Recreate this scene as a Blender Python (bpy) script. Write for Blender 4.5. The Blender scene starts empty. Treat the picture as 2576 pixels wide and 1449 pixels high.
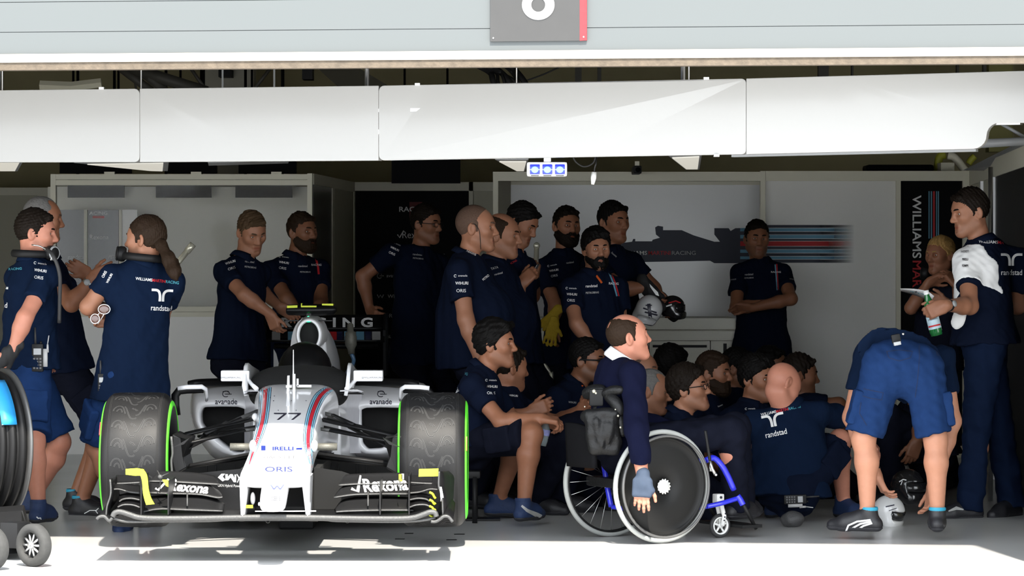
import bpy, bmesh, math, random
import numpy as np
from mathutils import Vector, Matrix
from mathutils.bvhtree import BVHTree
random.seed(7)
SC = bpy.context.scene
COL = SC.collection
F, CX, YH, CH = 8350.0, 1288.0, 660.0, 1.40     # focal length in pixels of the 2576x1449 frame, horizon row, camera height

def at(px, py, Y):
    """world point at depth Y that the camera sees at pixel (px, py)"""
    return np.array([(px - CX) * Y / F, Y, CH - (py - YH) * Y / F])

def V3(*a): return np.array(a, float)
def nrm(v):
    n = np.linalg.norm(v); return v / n if n > 1e-9 else v
ZUP = V3(0, 0, 1)

# ------------------------------------------------------------------ materials
def srgb(r, g, b):
    f = lambda c: (c / 255 / 12.92) if c / 255 <= .04045 else ((c / 255 + .055) / 1.055) ** 2.4
    return (f(r), f(g), f(b))
MATS = {}
def mat(name, col, rough=.5, metal=0., var=.06, vscale=40., bump=0., bscale=120., spec=.5, coat=0., emit=None, estr=0., alpha=1., trans=0., ior=1.45, sheen=0., attr=None, sss=0.):
    if name in MATS: return MATS[name]
    m = bpy.data.materials.new(name); m.use_nodes = True
    nt = m.node_tree; N = nt.nodes; L = nt.links
    b = N['Principled BSDF']
    tc = N.new('ShaderNodeTexCoord')
    nz = N.new('ShaderNodeTexNoise'); nz.inputs['Scale'].default_value = vscale; nz.inputs['Detail'].default_value = 3
    L.new(tc.outputs['Object'], nz.inputs['Vector'])
    mx = N.new('ShaderNodeMix'); mx.data_type = 'RGBA'
    c = Vector(col[:3])
    mx.inputs['A'].default_value = (*(c * (1 - var)), 1); mx.inputs['B'].default_value = (*[min(1, x) for x in c * (1 + var)], 1)
    L.new(nz.outputs['Fac'], mx.inputs['Factor'])
    out = mx.outputs['Result']
    if attr:                                   # a second colour by vertex attribute (lips with the mouth crease shade, stubble)
        for an, ac, st in attr:
            at_ = N.new('ShaderNodeAttribute'); at_.attribute_name = an
            mu = N.new('ShaderNodeMath'); mu.operation = 'MULTIPLY'; mu.inputs[1].default_value = st
            L.new(at_.outputs['Fac'], mu.inputs[0])
            m2 = N.new('ShaderNodeMix'); m2.data_type = 'RGBA'
            L.new(mu.outputs[0], m2.inputs['Factor']); L.new(out, m2.inputs['A']); m2.inputs['B'].default_value = (*ac, 1)
            out = m2.outputs['Result']
    L.new(out, b.inputs['Base Color'])
    b.inputs['Roughness'].default_value = rough; b.inputs['Metallic'].default_value = metal
    b.inputs['Specular IOR Level'].default_value = spec; b.inputs['IOR'].default_value = ior
    b.inputs['Coat Weight'].default_value = coat; b.inputs['Coat Roughness'].default_value = .08
    b.inputs['Alpha'].default_value = alpha; b.inputs['Transmission Weight'].default_value = trans
    b.inputs['Sheen Weight'].default_value = sheen
    if sss:
        b.inputs['Subsurface Weight'].default_value = sss; b.inputs['Subsurface Radius'].default_value = (.012, .005, .003); b.inputs['Subsurface Scale'].default_value = 1
    if emit:
        b.inputs['Emission Color'].default_value = (*emit, 1); b.inputs['Emission Strength'].default_value = estr
    if bump:
        n2 = N.new('ShaderNodeTexNoise'); n2.inputs['Scale'].default_value = bscale; n2.inputs['Detail'].default_value = 4
        L.new(tc.outputs['Object'], n2.inputs['Vector'])
        bp = N.new('ShaderNodeBump'); bp.inputs['Strength'].default_value = bump; bp.inputs['Distance'].default_value = .01
        L.new(n2.outputs['Fac'], bp.inputs['Height']); L.new(bp.outputs['Normal'], b.inputs['Normal'])
    MATS[name] = m
    return m

# ------------------------------------------------------------------ objects
ORG = {}
def tag(o, label, cat, group=None, kind=None):
    o['label'] = label; o['category'] = cat
    if group: o['group'] = group
    if kind: o['kind'] = kind
    return o
def thing(name, label, cat, loc, group=None):
    o = bpy.data.objects.new(name, None); COL.objects.link(o)
    o.empty_display_size = .1
    o.location = [float(x) for x in loc]; ORG[o.name] = np.array(loc, float)
    return tag(o, label, cat, group)
def obj(name, mesh, material, parent=None, smooth=True, org=None, bevel=0.):
    """mesh = (verts in world coordinates, faces[, material index per face]); one mesh object; parts share their thing's origin"""
    v, f = np.asarray(mesh[0], float).reshape(-1, 3), mesh[1]
    o0 = ORG[parent.name] if parent is not None else (np.array(org, float) if org is not None else np.array([v[:, 0].mean(), v[:, 1].mean(), v[:, 2].min()]))
    me = bpy.data.meshes.new(name)
    v = v - o0
    if isinstance(f, np.ndarray):
        n = len(f)
        me.vertices.add(len(v)); me.vertices.foreach_set('co', v.ravel())
        me.loops.add(f.size); me.loops.foreach_set('vertex_index', f.ravel().astype(np.int32))
        me.polygons.add(n); me.polygons.foreach_set('loop_start', np.arange(0, f.size, f.shape[1], dtype=np.int32))
        me.update(calc_edges=True); me.validate()
    else:
        me.from_pydata([tuple(x) for x in v], [], f)
    ms = material if isinstance(material, (list, tuple)) else [material]
    for m in ms: me.materials.append(m)
    if len(mesh) > 2: me.polygons.foreach_set('material_index', np.array(mesh[2], np.int32))
    if bevel > 0:
        bm = bmesh.new(); bm.from_mesh(me)
        es = [e for e in bm.edges if len(e.link_faces) == 2 and e.calc_face_angle(0) > .6]
        bmesh.ops.bevel(bm, geom=es, offset=bevel, segments=2, affect='EDGES', profile=.6)
        bm.to_mesh(me); bm.free()
    if smooth: me.shade_smooth()
    if smooth and (bevel > 0 or smooth == 'angle'):
        try: me.set_sharp_from_angle(angle=math.radians(38))
        except Exception: pass
    o = bpy.data.objects.new(name, me); COL.objects.link(o)
    if parent is not None: o.parent = parent
    else: o.location = o0
    ORG[o.name] = o0
    return o
def struct(name, mesh, material, **k):
    o = obj(name, mesh, material, **k); o['kind'] = 'structure'; return o

class MB:
    """collects shapes into one mesh"""
    def __init__(s): s.v, s.f, s.m, s.n = [], [], [], 0
    def add(s, v, f, mi=0):
        v = np.asarray(v, float).reshape(-1, 3)
        s.v.append(v); s.f += [tuple(int(i) + s.n for i in q) for q in f]; s.m += [mi] * len(f); s.n += len(v); return s
    def mesh(s): return (np.vstack(s.v), s.f, s.m)
    def box(s, lo, hi, mi=0, R=None, c=None):
        lo, hi = np.array(lo, float), np.array(hi, float)
        v = np.array([[x, y, z] for x in (lo[0], hi[0]) for y in (lo[1], hi[1]) for z in (lo[2], hi[2])])
        if R is not None:
            c = (lo + hi) / 2 if c is None else np.array(c)
            v = (v - c) @ np.array(R).T + c
        return s.add(v, [(0, 1, 3, 2), (4, 6, 7, 5), (0, 4, 5, 1), (2, 3, 7, 6), (0, 2, 6, 4), (1, 5, 7, 3)], mi)
    def cbox(s, c, size, R=None, mi=0):
        c = np.array(c, float); h = np.array(size, float) / 2
        return s.box(c - h, c + h, mi, R, c)
    def tube(s, pts, r, n=12, mi=0, caps=True, flat=1., up=None, closed=False):
        P = [np.array(p, float) for p in pts]; m = len(P)
        rr = r if isinstance(r, (list, tuple, np.ndarray)) else [r] * m
        rings = []; u = None
        for i in range(m):
            t = nrm((P[(i + 1) % m] if closed or i < m - 1 else P[i]) - (P[i - 1] if closed or i > 0 else P[i]))
            if u is None:
                u = np.array(up, float) if up is not None else (ZUP if abs(t[2]) < .9 else V3(1, 0, 0))
            elif up is not None: u = np.array(up, float)
            u = nrm(u - t * np.dot(u, t)); w = np.cross(t, u)
            a = np.arange(n) * 2 * math.pi / n
            rings.append(P[i] + rr[i] * (np.outer(np.cos(a), w) + flat * np.outer(np.sin(a), u)))
        return s.rings(rings, caps and not closed, closed, mi)
    def rings(s, rings, caps=True, closed=False, mi=0):
        n = len(rings[0]); m = len(rings); f = []
        for i in range(m if closed else m - 1):
            a, b = i * n, ((i + 1) % m) * n
            f += [(a + j, a + (j + 1) % n, b + (j + 1) % n, b + j) for j in range(n)]
        if caps: f += [tuple(range(n - 1, -1, -1)), tuple(range((m - 1) * n, m * n))]
        return s.add(np.vstack(rings), f, mi)
    def lathe(s, prof, c, axis, n=48, mi=0, up=None, caps=False, closed=False):
        """prof: (radius, along axis) list"""
        axis = nrm(np.array(axis, float)); u = np.array(up, float) if up is not None else (ZUP if abs(axis[2]) < .9 else V3(1, 0, 0))
        u = nrm(u - axis * np.dot(u, axis)); w = np.cross(axis, u)
        a = np.arange(n) * 2 * math.pi / n
        ring = np.outer(np.cos(a), w) + np.outer(np.sin(a), u)
        return s.rings([np.array(c) + p[1] * axis + p[0] * ring for p in prof], caps, closed, mi)
    def ball(s, c, r, n=16, m=10, mi=0, R=None):
        r = np.array(r if hasattr(r, '__len__') else (r, r, r), float)
        rings = []
        for i in range(m + 1):
            th = -math.pi / 2 + math.pi * min(max(i / m, .002), .998)
            a = np.arange(n) * 2 * math.pi / n
            q = np.stack([np.cos(a) * math.cos(th), np.sin(a) * math.cos(th), np.full(n, math.sin(th))], 1) * r
            if R is not None: q = q @ np.array(R).T
            rings.append(np.array(c) + q)
        return s.rings(rings, True, False, mi)
    def grid(s, G, mi=0, thick=0., nrm_dir=None):
        """G: (n, m, 3) point grid; with thick > 0 a closed shell"""
        G = np.asarray(G, float); n, m = G.shape[:2]
        idx = lambda i, j, o=0: o + i * m + j
        if thick <= 0:
            return s.add(G.reshape(-1, 3), [(idx(i, j), idx(i, j + 1), idx(i + 1, j + 1), idx(i + 1, j)) for i in range(n - 1) for j in range(m - 1)], mi)
        du = np.gradient(G, axis=0); dv = np.gradient(G, axis=1)
        nn = np.cross(du, dv); nn /= np.maximum(np.linalg.norm(nn, axis=2, keepdims=True), 1e-9)
        A = G + nn * thick / 2; B = G - nn * thick / 2; o = n * m
        f = [(idx(i, j), idx(i, j + 1), idx(i + 1, j + 1), idx(i + 1, j)) for i in range(n - 1) for j in range(m - 1)]
        f += [(idx(i, j, o), idx(i + 1, j, o), idx(i + 1, j + 1, o), idx(i, j + 1, o)) for i in range(n - 1) for j in range(m - 1)]
        for i in range(n - 1):
            f.append((idx(i, 0), idx(i + 1, 0), idx(i + 1, 0, o), idx(i, 0, o))); f.append((idx(i + 1, m - 1), idx(i, m - 1), idx(i, m - 1, o), idx(i + 1, m - 1, o)))
        for j in range(m - 1):
            f.append((idx(0, j + 1), idx(0, j), idx(0, j, o), idx(0, j + 1, o))); f.append((idx(n - 1, j), idx(n - 1, j + 1), idx(n - 1, j + 1, o), idx(n - 1, j, o)))
        return s.add(np.vstack([A.reshape(-1, 3), B.reshape(-1, 3)]), f, mi)
    def prism(s, poly, ext, mi=0):
        """poly: list of 3D points (planar), ext: extrusion vector"""
        P = np.array(poly, float); n = len(P); e = np.array(ext, float)
        f = [tuple(range(n)), tuple(range(2 * n - 1, n - 1, -1))] + [(i, i + n, (i + 1) % n + n, (i + 1) % n) for i in range(n)]
        return s.add(np.vstack([P, P + e]), f, mi)

def resample(pts, n):
    P = np.array(pts, float); d = np.r_[0, np.cumsum(np.linalg.norm(np.diff(P, axis=0), axis=1))]
    t = np.linspace(0, d[-1], n)
    return np.stack([np.interp(t, d, P[:, k]) for k in range(P.shape[1])], 1)
def spline(pts, n):
    """Catmull-Rom through pts"""
    P = np.array(pts, float); P = np.vstack([2 * P[0] - P[1], P, 2 * P[-1] - P[-2]]); out = []
    k = len(P) - 3
    for t in np.linspace(0, k, n):
        i = min(int(t), k - 1); u = t - i
        a, b, c, d = P[i:i + 4]
        out.append(.5 * ((2 * b) + (-a + c) * u + (2 * a - 5 * b + 4 * c - d) * u * u + (-a + 3 * b - 3 * c + d) * u ** 3))
    return np.array(out)
def rotz(a):
    c, s = math.cos(a), math.sin(a); return np.array([[c, -s, 0], [s, c, 0], [0, 0, 1.]])
def frame_from(f, up=ZUP):
    """matrix whose columns are left, forward, up"""
    f = nrm(np.array(f, float)); l = nrm(np.cross(up, f)); return np.stack([l, f, np.cross(f, l)], 1)

# ------------------------------------------------------------------ signed distance bodies
def S_cone(a, b, ra, rb, clips=None, flat=None):
    """round cone; flat=(dir, factor) squashes the section along dir; clips = [(point, outward normal)]"""
    a, b = np.array(a, float), np.array(b, float); ba = b - a; L2 = max(np.dot(ba, ba), 1e-9)
    R = max(ra, rb)
    def fn(X, Y, Z):
        px, py, pz = X - a[0], Y - a[1], Z - a[2]
        if flat is not None:
            d, k = flat; c = (px * d[0] + py * d[1] + pz * d[2]) * (1 / k - 1)
            px, py, pz = px + c * d[0], py + c * d[1], pz + c * d[2]
        h = np.clip((px * ba[0] + py * ba[1] + pz * ba[2]) / L2, 0, 1)
        D = np.sqrt((px - h * ba[0]) ** 2 + (py - h * ba[1]) ** 2 + (pz - h * ba[2]) ** 2) - (ra + (rb - ra) * h)
        if flat is not None: D = D * (flat[1] * .5 + .5)
        for p, n in (clips or []): D = np.maximum(D, (X - p[0]) * n[0] + (Y - p[1]) * n[1] + (Z - p[2]) * n[2])
        return D
    return fn, np.minimum(a, b) - R, np.maximum(a, b) + R
def S_ell(c, r, R=None, clips=None):
    c, r = np.array(c, float), np.array(r, float); M = np.eye(3) if R is None else np.array(R, float)
    ext = np.sqrt(((M * r) ** 2).sum(1))
    def fn(X, Y, Z):
        px, py, pz = X - c[0], Y - c[1], Z - c[2]
        q = [(px * M[0, i] + py * M[1, i] + pz * M[2, i]) for i in range(3)]
        k0 = np.sqrt(sum((q[i] / r[i]) ** 2 for i in range(3))); k1 = np.sqrt(sum((q[i] / r[i] ** 2) ** 2 for i in range(3)))
        D = k0 * (k0 - 1) / np.maximum(k1, 1e-6)
        for p, n in (clips or []): D = np.maximum(D, (X - p[0]) * n[0] + (Y - p[1]) * n[1] + (Z - p[2]) * n[2])
        return D
    return fn, c - ext, c + ext
def S_box(c, b, r, R=None):
    c, b = np.array(c, float), np.array(b, float); M = np.eye(3) if R is None else np.array(R, float)
    ext = np.abs(M) @ (b + r)
    def fn(X, Y, Z):
        px, py, pz = X - c[0], Y - c[1], Z - c[2]
        q = [np.abs(px * M[0, i] + py * M[1, i] + pz * M[2, i]) - b[i] for i in range(3)]
        return np.sqrt(sum(np.maximum(t, 0) ** 2 for t in q)) + np.minimum(np.maximum(np.maximum(q[0], q[1]), q[2]), 0) - r
    return fn, c - ext, c + ext

class Field:
    def __init__(s): s.ops = []
    def add(s, prim, k=.02): s.ops.append((0, prim, k)); return s
    def sub(s, prim, k=.004): s.ops.append((1, prim, k)); return s
    def cut(s, fn): s.ops.append((2, fn, 0)); return s          # keep fn < 0
    def bounds(s):
        lo = np.min([p[1] for t, p, k in s.ops if t == 0], axis=0); hi = np.max([p[2] for t, p, k in s.ops if t == 0], axis=0)
        return lo, hi
    def build(s, hc=.01, fine=(), noise=None, margin=.02):
        lo, hi = s.bounds(); axes = []
        for i in range(3):
            c = lo[i] - margin; xs = [c]
            while c < hi[i] + margin:
                h = hc
                for bl, bh, hf in fine:
                    if bl[i] - hc < c < bh[i]: h = min(h, hf)
                c += h; xs.append(c)
            axes.append(np.array(xs))
        ax, ay, az = axes
        D = np.full((len(ax), len(ay), len(az)), .6, np.float32)
        for t, p, k in s.ops:
            if t == 2:
                D = np.maximum(D, p(ax[:, None, None], ay[None, :, None], az[None, None, :]).astype(np.float32)); continue
            m = k + 2.5 * hc
            sl = [slice(max(np.searchsorted(a, p[1][i] - m) - 1, 0), np.searchsorted(a, p[2][i] + m) + 1) for i, a in enumerate(axes)]
            X, Y, Z = ax[sl[0]][:, None, None], ay[sl[1]][None, :, None], az[sl[2]][None, None, :]
            d = p[0](X, Y, Z).astype(np.float32); s0 = D[tuple(sl)]
            if t == 0:
                hh = np.maximum(k - np.abs(s0 - d), 0) / max(k, 1e-6)
                D[tuple(sl)] = np.minimum(s0, d) - hh * hh * k * .25
            else:
                d = -d; hh = np.maximum(k - np.abs(s0 - d), 0) / max(k, 1e-6)
                D[tuple(sl)] = np.maximum(s0, d) + hh * hh * k * .25
        if noise:
            i, j, k = np.nonzero(np.abs(D) < .04)
            D[i, j, k] += noise(ax[i], ay[j], az[k]).astype(np.float32)
        return surfnet(D, axes)
def surfnet(D, axes):
    S = D < 0
    nx, ny, nz = D.shape
    c = np.zeros((nx - 1, ny - 1, nz - 1), np.int8)
    for a in (0, 1):
        for b in (0, 1):
            for e in (0, 1): c += S[a:nx - 1 + a, b:ny - 1 + b, e:nz - 1 + e]
    act = (c > 0) & (c < 8)
    idx = np.argwhere(act); n = len(idx)
    P = np.zeros((n, 3)); cnt = np.zeros(n)
    for axis in range(3):
        o = [0, 0, 0]; o[axis] = 1
        for u in (0, 1):
            for w in (0, 1):
                a = np.zeros(3, int); rest = [q for q in range(3) if q != axis]; a[rest[0]] = u; a[rest[1]] = w
                i0 = idx + a; i1 = i0 + o
                d0 = D[i0[:, 0], i0[:, 1], i0[:, 2]]; d1 = D[i1[:, 0], i1[:, 1], i1[:, 2]]
                cr = (d0 < 0) != (d1 < 0)
                t = np.where(cr, d0 / np.where(cr, d0 - d1, 1), 0)
                for q in range(3):
                    q0 = axes[q][i0[:, q]]; q1 = axes[q][i1[:, q]]
                    P[:, q] += np.where(cr, q0 + (q1 - q0) * t, 0)
                cnt += cr
    P /= np.maximum(cnt, 1)[:, None]
    vid = np.full(act.shape, -1, np.int64); vid[act] = np.arange(n)
    faces = []
    for axis in range(3):
        A = np.take(S, range(D.shape[axis] - 1), axis); B = np.take(S, range(1, D.shape[axis]), axis)
        e = np.argwhere(A != B); r1, r2 = [(axis + 1) % 3, (axis + 2) % 3]
        ok = (e[:, r1] > 0) & (e[:, r2] > 0) & (e[:, r1] < D.shape[r1] - 1) & (e[:, r2] < D.shape[r2] - 1); e = e[ok]
        if not len(e): continue
        s0 = S[e[:, 0], e[:, 1], e[:, 2]]
        d1 = np.zeros(3, int); d1[r1] = 1; d2 = np.zeros(3, int); d2[r2] = 1
        g = lambda q: vid[q[:, 0], q[:, 1], q[:, 2]]
        q = np.stack([g(e - d1 - d2), g(e - d2), g(e), g(e - d1)], 1)
        q = np.where(s0[:, None], q, q[:, ::-1]); faces.append(q)
    return P, np.vstack(faces)
def wrinkle(amp, f=14., seed=0, ax=(1, 1, 1)):
    rng = np.random.RandomState(seed); K = rng.normal(size=(5, 3)) * f * np.array(ax); ph = rng.uniform(0, 6.3, 5)
    def fn(x, y, z):
        g = [np.sin(K[i, 0] * x + K[i, 1] * y + K[i, 2] * z + ph[i]) for i in range(5)]
        return amp * (g[0] * g[1] + .7 * g[2] * g[3] + .5 * np.abs(g[4]) - .25)
    return fn

# ------------------------------------------------------------------ printing on surfaces
def bvh_of(mesh):
    f = mesh[1]
    return BVHTree.FromPolygons([tuple(v) for v in mesh[0]], [tuple(int(i) for i in q) for q in f])
CAM = V3(0, 0, CH)
def cast(bvh, px, py, off=.002, near=8.):
    d = nrm(at(px, py, 10.) - CAM); o = CAM + d * near
    h, n, i, dist = bvh.ray_cast(Vector(o), Vector(d), 60.)
    return None if h is None else np.array(h) - d * off
TXT = {}
def text_mesh(s, bold=0.):
    k = (s, bold)
    if k not in TXT:
        cu = bpy.data.curves.new('t', 'FONT'); cu.body = s; cu.size = 1.; cu.offset = bold; cu.resolution_u = 3; cu.align_x = 'CENTER'
        o = bpy.data.objects.new('t', cu); COL.objects.link(o)
        bpy.context.view_layer.update()
        me = bpy.data.meshes.new_from_object(o.evaluated_get(bpy.context.evaluated_depsgraph_get()))
        v = np.array([x.co[:] for x in me.vertices]); f = [tuple(p.vertices) for p in me.polygons]
        bpy.data.objects.remove(o); bpy.data.meshes.remove(me); bpy.data.curves.remove(cu)
        TXT[k] = (v[:, :2], f)
    v, f = TXT[k]; return v.copy(), f
def dense(v, f, el):
    bm = bmesh.new()
    bv = [bm.verts.new((x, y, 0)) for x, y in v]
    for q in f:
        try: bm.faces.new([bv[i] for i in q])
        except ValueError: pass
    for it in range(7):
        es = [e for e in bm.edges if e.calc_length() > el]
        if not es: break
        bmesh.ops.subdivide_edges(bm, edges=es, cuts=1)
        bmesh.ops.triangulate(bm, faces=[q for q in bm.faces if len(q.verts) > 3])
    bm.verts.index_update()
    r = np.array([x.co[:2] for x in bm.verts]), [tuple(x.index for x in q.verts) for q in bm.faces]
    bm.free(); return r
def print_px(name, v, f, bvh, m, parent, el=7., off=.002, mi=None):
    """lay flat artwork, given in picture pixels, onto a surface"""
    v, f = dense(v, f, el)
    P = [cast(bvh, x, y, off) for x, y in v]
    P = [p if (p is not None) else None for p in P]
    ff = [q for q in f if all(P[i] is not None for i in q) and max(abs(P[q[0]][1] - P[i][1]) for i in q) < .12]
    if not ff: return None
    us = sorted({i for q in ff for i in q}); mp = {o: n for n, o in enumerate(us)}
    return obj(name, (np.array([P[i] for i in us]), [tuple(mp[i] for i in q) for q in ff]), m, parent, smooth=False)
def text_px(name, s, px, py, h, bvh, m, parent, rot=0., xs=1., shear=0., bold=.012, off=.002, el=7.):
    """h = cap height in pixels, (px, py) = centre of the word"""
    v, f = text_mesh(s, bold)
    v[:, 1] -= .36; v /= .72
    v[:, 0] = v[:, 0] * xs + v[:, 1] * shear
    v *= h; r = math.radians(rot); c, sn = math.cos(r), math.sin(r)
    q = np.stack([px + v[:, 0] * c + v[:, 1] * sn, py + v[:, 0] * sn - v[:, 1] * c], 1)
    return print_px(name, q, f, bvh, m, parent, el, off)
def stripe_px(name, line, w, bvh, m, parent, el=8., off=.002):
    """band of width w (pixels, number or list) along a pixel polyline"""
    P = np.array(line, float); n = len(P); ws = w if hasattr(w, '__len__') else [w] * n
    t = np.gradient(P, axis=0); t /= np.linalg.norm(t, axis=1)[:, None]; nn = np.stack([-t[:, 1], t[:, 0]], 1)
    a = P + nn * np.array(ws)[:, None] / 2; b = P - nn * np.array(ws)[:, None] / 2
    return print_px(name, np.vstack([a, b]), [(i, i + 1, n + i + 1, n + i) for i in range(n - 1)], bvh, m, parent, el, off)
def flat_text(s, c, right, up, h, bold=.012, xs=1., shear=0.):
    """text lying in the plane through c; h = cap height in metres; returns mesh"""
    v, f = text_mesh(s, bold); v[:, 1] -= .36; v /= .72; v[:, 0] = v[:, 0] * xs + v[:, 1] * shear; v *= h
    return np.array(c) + np.outer(v[:, 0], right) + np.outer(v[:, 1], up), f
# ------------------------------------------------------------------ camera, sun, sky
cam = bpy.data.cameras.new('camera'); co = bpy.data.objects.new('camera', cam); COL.objects.link(co)
co.location = (0, 0, CH); co.rotation_euler = (math.pi / 2, 0, 0)
cam.sensor_width = 36; cam.lens = F / 2576 * 36; cam.shift_y = -(724.5 - YH) / 2576; cam.clip_end = 300
SC.camera = co
vs = SC.view_settings; vs.view_transform = 'Standard'; vs.look = 'None'; vs.gamma = 1; vs.exposure = .68; vs.use_curve_mapping = False
SC.cycles.max_bounces = 8; SC.cycles.diffuse_bounces = 5; SC.cycles.glossy_bounces = 4; SC.cycles.transparent_max_bounces = 8
SC.cycles.sample_clamp_indirect = 6; SC.cycles.use_denoising = True
w = bpy.data.worlds.new('sky'); SC.world = w; w.use_nodes = True
bg = w.node_tree.nodes['Background']; bg.inputs['Color'].default_value = (.90, .95, 1, 1); bg.inputs['Strength'].default_value = 3.6
sun = bpy.data.lights.new('sun', 'SUN'); sun.energy = 7.8; sun.angle = math.radians(1.2); sun.color = (1, .93, .82)
so = bpy.data.objects.new('sun', sun); COL.objects.link(so); so.location = (2, -5, 20)
so.rotation_euler = Vector((-.10, .80, -1.0)).to_track_quat('-Z', 'Y').to_euler()

# ------------------------------------------------------------------ shared materials
M_floor = mat('floor paint', (.53, .53, .53), rough=.2, var=.10, vscale=1.6, bump=.02, bscale=6, spec=.45)
M_olive = mat('olive wall paint', (.38, .34, .19), rough=.8, var=.15, vscale=3)
M_dark = mat('dark ceiling', (.035, .032, .022), rough=.9, var=.2, vscale=4)
M_shutter = mat('shutter paint', (.069, .077, .079), rough=.6, var=.015, vscale=1.2)
M_white = mat('white enamel', (.80, .80, .79), rough=.25, var=.015, vscale=2)
M_wwhite = mat('weathered white trim', (.32, .30, .26), rough=.6, var=.06, vscale=14)
M_seal = mat('worn brown seal', (.08, .062, .044), rough=.8, var=.5, vscale=30, bump=.4, bscale=60)
M_boom = mat('glossy white panel', (.395, .39, .378), rough=.16, var=.01, vscale=2, coat=.25, bump=.015, bscale=2.2)
M_cream = mat('cream aluminium frame', (.74, .71, .58), rough=.45, var=.03, vscale=4)
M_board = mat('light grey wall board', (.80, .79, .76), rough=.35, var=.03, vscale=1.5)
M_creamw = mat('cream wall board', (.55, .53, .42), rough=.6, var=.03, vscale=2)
M_black = mat('black board', (.0035, .0035, .0042), rough=.5, var=.1, vscale=5, spec=.06)
M_blackp = mat('black plastic', (.009, .009, .0095), rough=.5, var=.12, vscale=40, spec=.22)
M_rubber = mat('black rubber', (.025, .025, .026), rough=.6, var=.15, vscale=60)
M_prw = mat('white print', (.72, .72, .72), rough=.6, var=.02)
M_prgrey = mat('grey print', (.40, .40, .40), rough=.6, var=.02)
M_prred = mat('red print', (.45, .015, .02), rough=.6, var=.03)
M_prnavy = mat('navy print', (.012, .016, .035), rough=.5, var=.05)
M_prlb = mat('light blue print', (.13, .32, .46), rough=.6, var=.03)
M_prteal = mat('teal print', (.06, .30, .38), rough=.6, var=.03)
M_chrome = mat('polished steel', (.55, .53, .43), rough=.32, metal=.55, var=.03)
M_alu = mat('brushed aluminium', (.62, .62, .62), rough=.38, metal=1., var=.05, vscale=60)
M_glass = mat('clear acrylic sheet', (.9, .9, .88), rough=.03, var=.01, alpha=.07, bump=.25, bscale=1.6)
M_lampgrey = mat('grey lamp housing', (.30, .31, .32), rough=.35, var=.03)

# ------------------------------------------------------------------ shell
def DoorY(X): return 14.9 - .111 * X
b = MB(); b.box((-9, -6, -.12), (9, 32, 0)); struct('floor', b.mesh(), M_floor, smooth=False)
b = MB(); b.box((-6.2, 30, 0), (6.2, 30.2, 3.6)); struct('wall_back', b.mesh(), M_olive, smooth=False)
for nm, x in (('wall_left', -6.0), ('wall_right', 6.0)):
    b = MB(); y0 = DoorY(x) + .25; b.box((x - .2, y0, 0), (x, 30.2, 3.6)) if x < 0 else b.box((x, y0, 0), (x + .2, 30.2, 3.6)); struct(nm, b.mesh(), M_olive, smooth=False)
b = MB(); b.box((-6.2, 15.1, 3.6), (6.2, 30.2, 3.8)); struct('ceiling', b.mesh(), M_dark, smooth=False)
# raised shutter above the opening, in plan turned a little, made of broad horizontal sections
Rd = rotz(math.atan(-.111))
def door_box(b, x0, x1, y0, y1, z0, z1, mi=0):
    v = np.array([[x, y, z] for x in (x0, x1) for y in (y0, y1) for z in (z0, z1)]) @ Rd.T + V3(0, 14.9, 0)
    return b.add(v, [(0, 1, 3, 2), (4, 6, 7, 5), (0, 4, 5, 1), (2, 3, 7, 6), (0, 2, 6, 4), (1, 5, 7, 3)], mi)
ZB = 2.277
b = MB()
z = ZB + .075
for hgt in (.100, .137, .137, .4, .4, .4, .4):
    door_box(b, -6.1, 6.1, 0, .06, z, z + hgt - .003); door_box(b, -6.1, 6.1, .008, .05, z + hgt - .004, z + hgt + .001); z += hgt
struct('door_1', b.mesh(), M_shutter, smooth=False)
b = MB(); door_box(b, -6.1, 6.1, -.02, .07, ZB + .034, ZB + .073); struct('trim_1', b.mesh(), M_wwhite, smooth=False)
b = MB(); door_box(b, -6.1, 6.1, -.012, .06, ZB, ZB + .034); struct('trim_2', b.mesh(), M_seal, smooth=False)
# masonry above the shutter and the pier at the right end of the opening
b = MB(); door_box(b, -6.2, 6.2, .08, .5, ZB + .3, 5.2); struct('wall_front', b.mesh(), M_shutter, smooth=False)
b = MB(); b.box((2.46, 15.05, 0), (3.4, 15.35, 3.2)); struct('wall_pier', b.mesh(), M_shutter, smooth=False)

# number board on the shutter
def on_door(px, py, off=.0):
    """point on the shutter's outer face seen at a pixel, pushed out by off"""
    k = (px - CX) / F; Y = 14.9 / (1 + .111 * k); p = at(px, py, Y); return p + Rd @ V3(0, -1, 0) * off
dn = Rd @ V3(0, -1, 0)
T = thing('number_sign', 'dark grey garage number board with white numeral and red edge on the shutter', 'sign', on_door(1355, 104))
q = [on_door(1234, -88, .002), on_door(1459, -88, .002), on_door(1459, 103, .002), on_door(1234, 105, .002)]
b = MB(); b.prism(q, dn * .012); obj('board', b.mesh(), mat('sign grey', (.030, .029, .028), rough=.35, var=.1, vscale=12), T, smooth=False)
q = [on_door(1459.2, -88, .002), on_door(1477, -88, .002), on_door(1477, 102, .002), on_door(1459.2, 103, .002)]
b = MB(); b.prism(q, dn * .013); obj('red_strip', b.mesh(), mat('sign red', (.22, .013, .018), rough=.4, var=.25, vscale=60), T, smooth=False)
b = MB()
for cy, ro, ri in ((13, (41, 38), (17.5, 17.5)), (-52, (36, 33), (15, 14))):
    G = [[on_door(1355 + math.cos(a) * (ro[0] + (ri[0] - ro[0]) * t), cy + math.sin(a) * (ro[1] + (ri[1] - ro[1]) * t), .0165) for t in (0, 1)] for a in np.linspace(0, 2 * math.pi, 49)]
    b.grid(G, thick=.003)
obj('numeral', b.mesh(), mat('sign white', (.27, .27, .26), rough=.5, var=.02), T, smooth=False)
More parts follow.
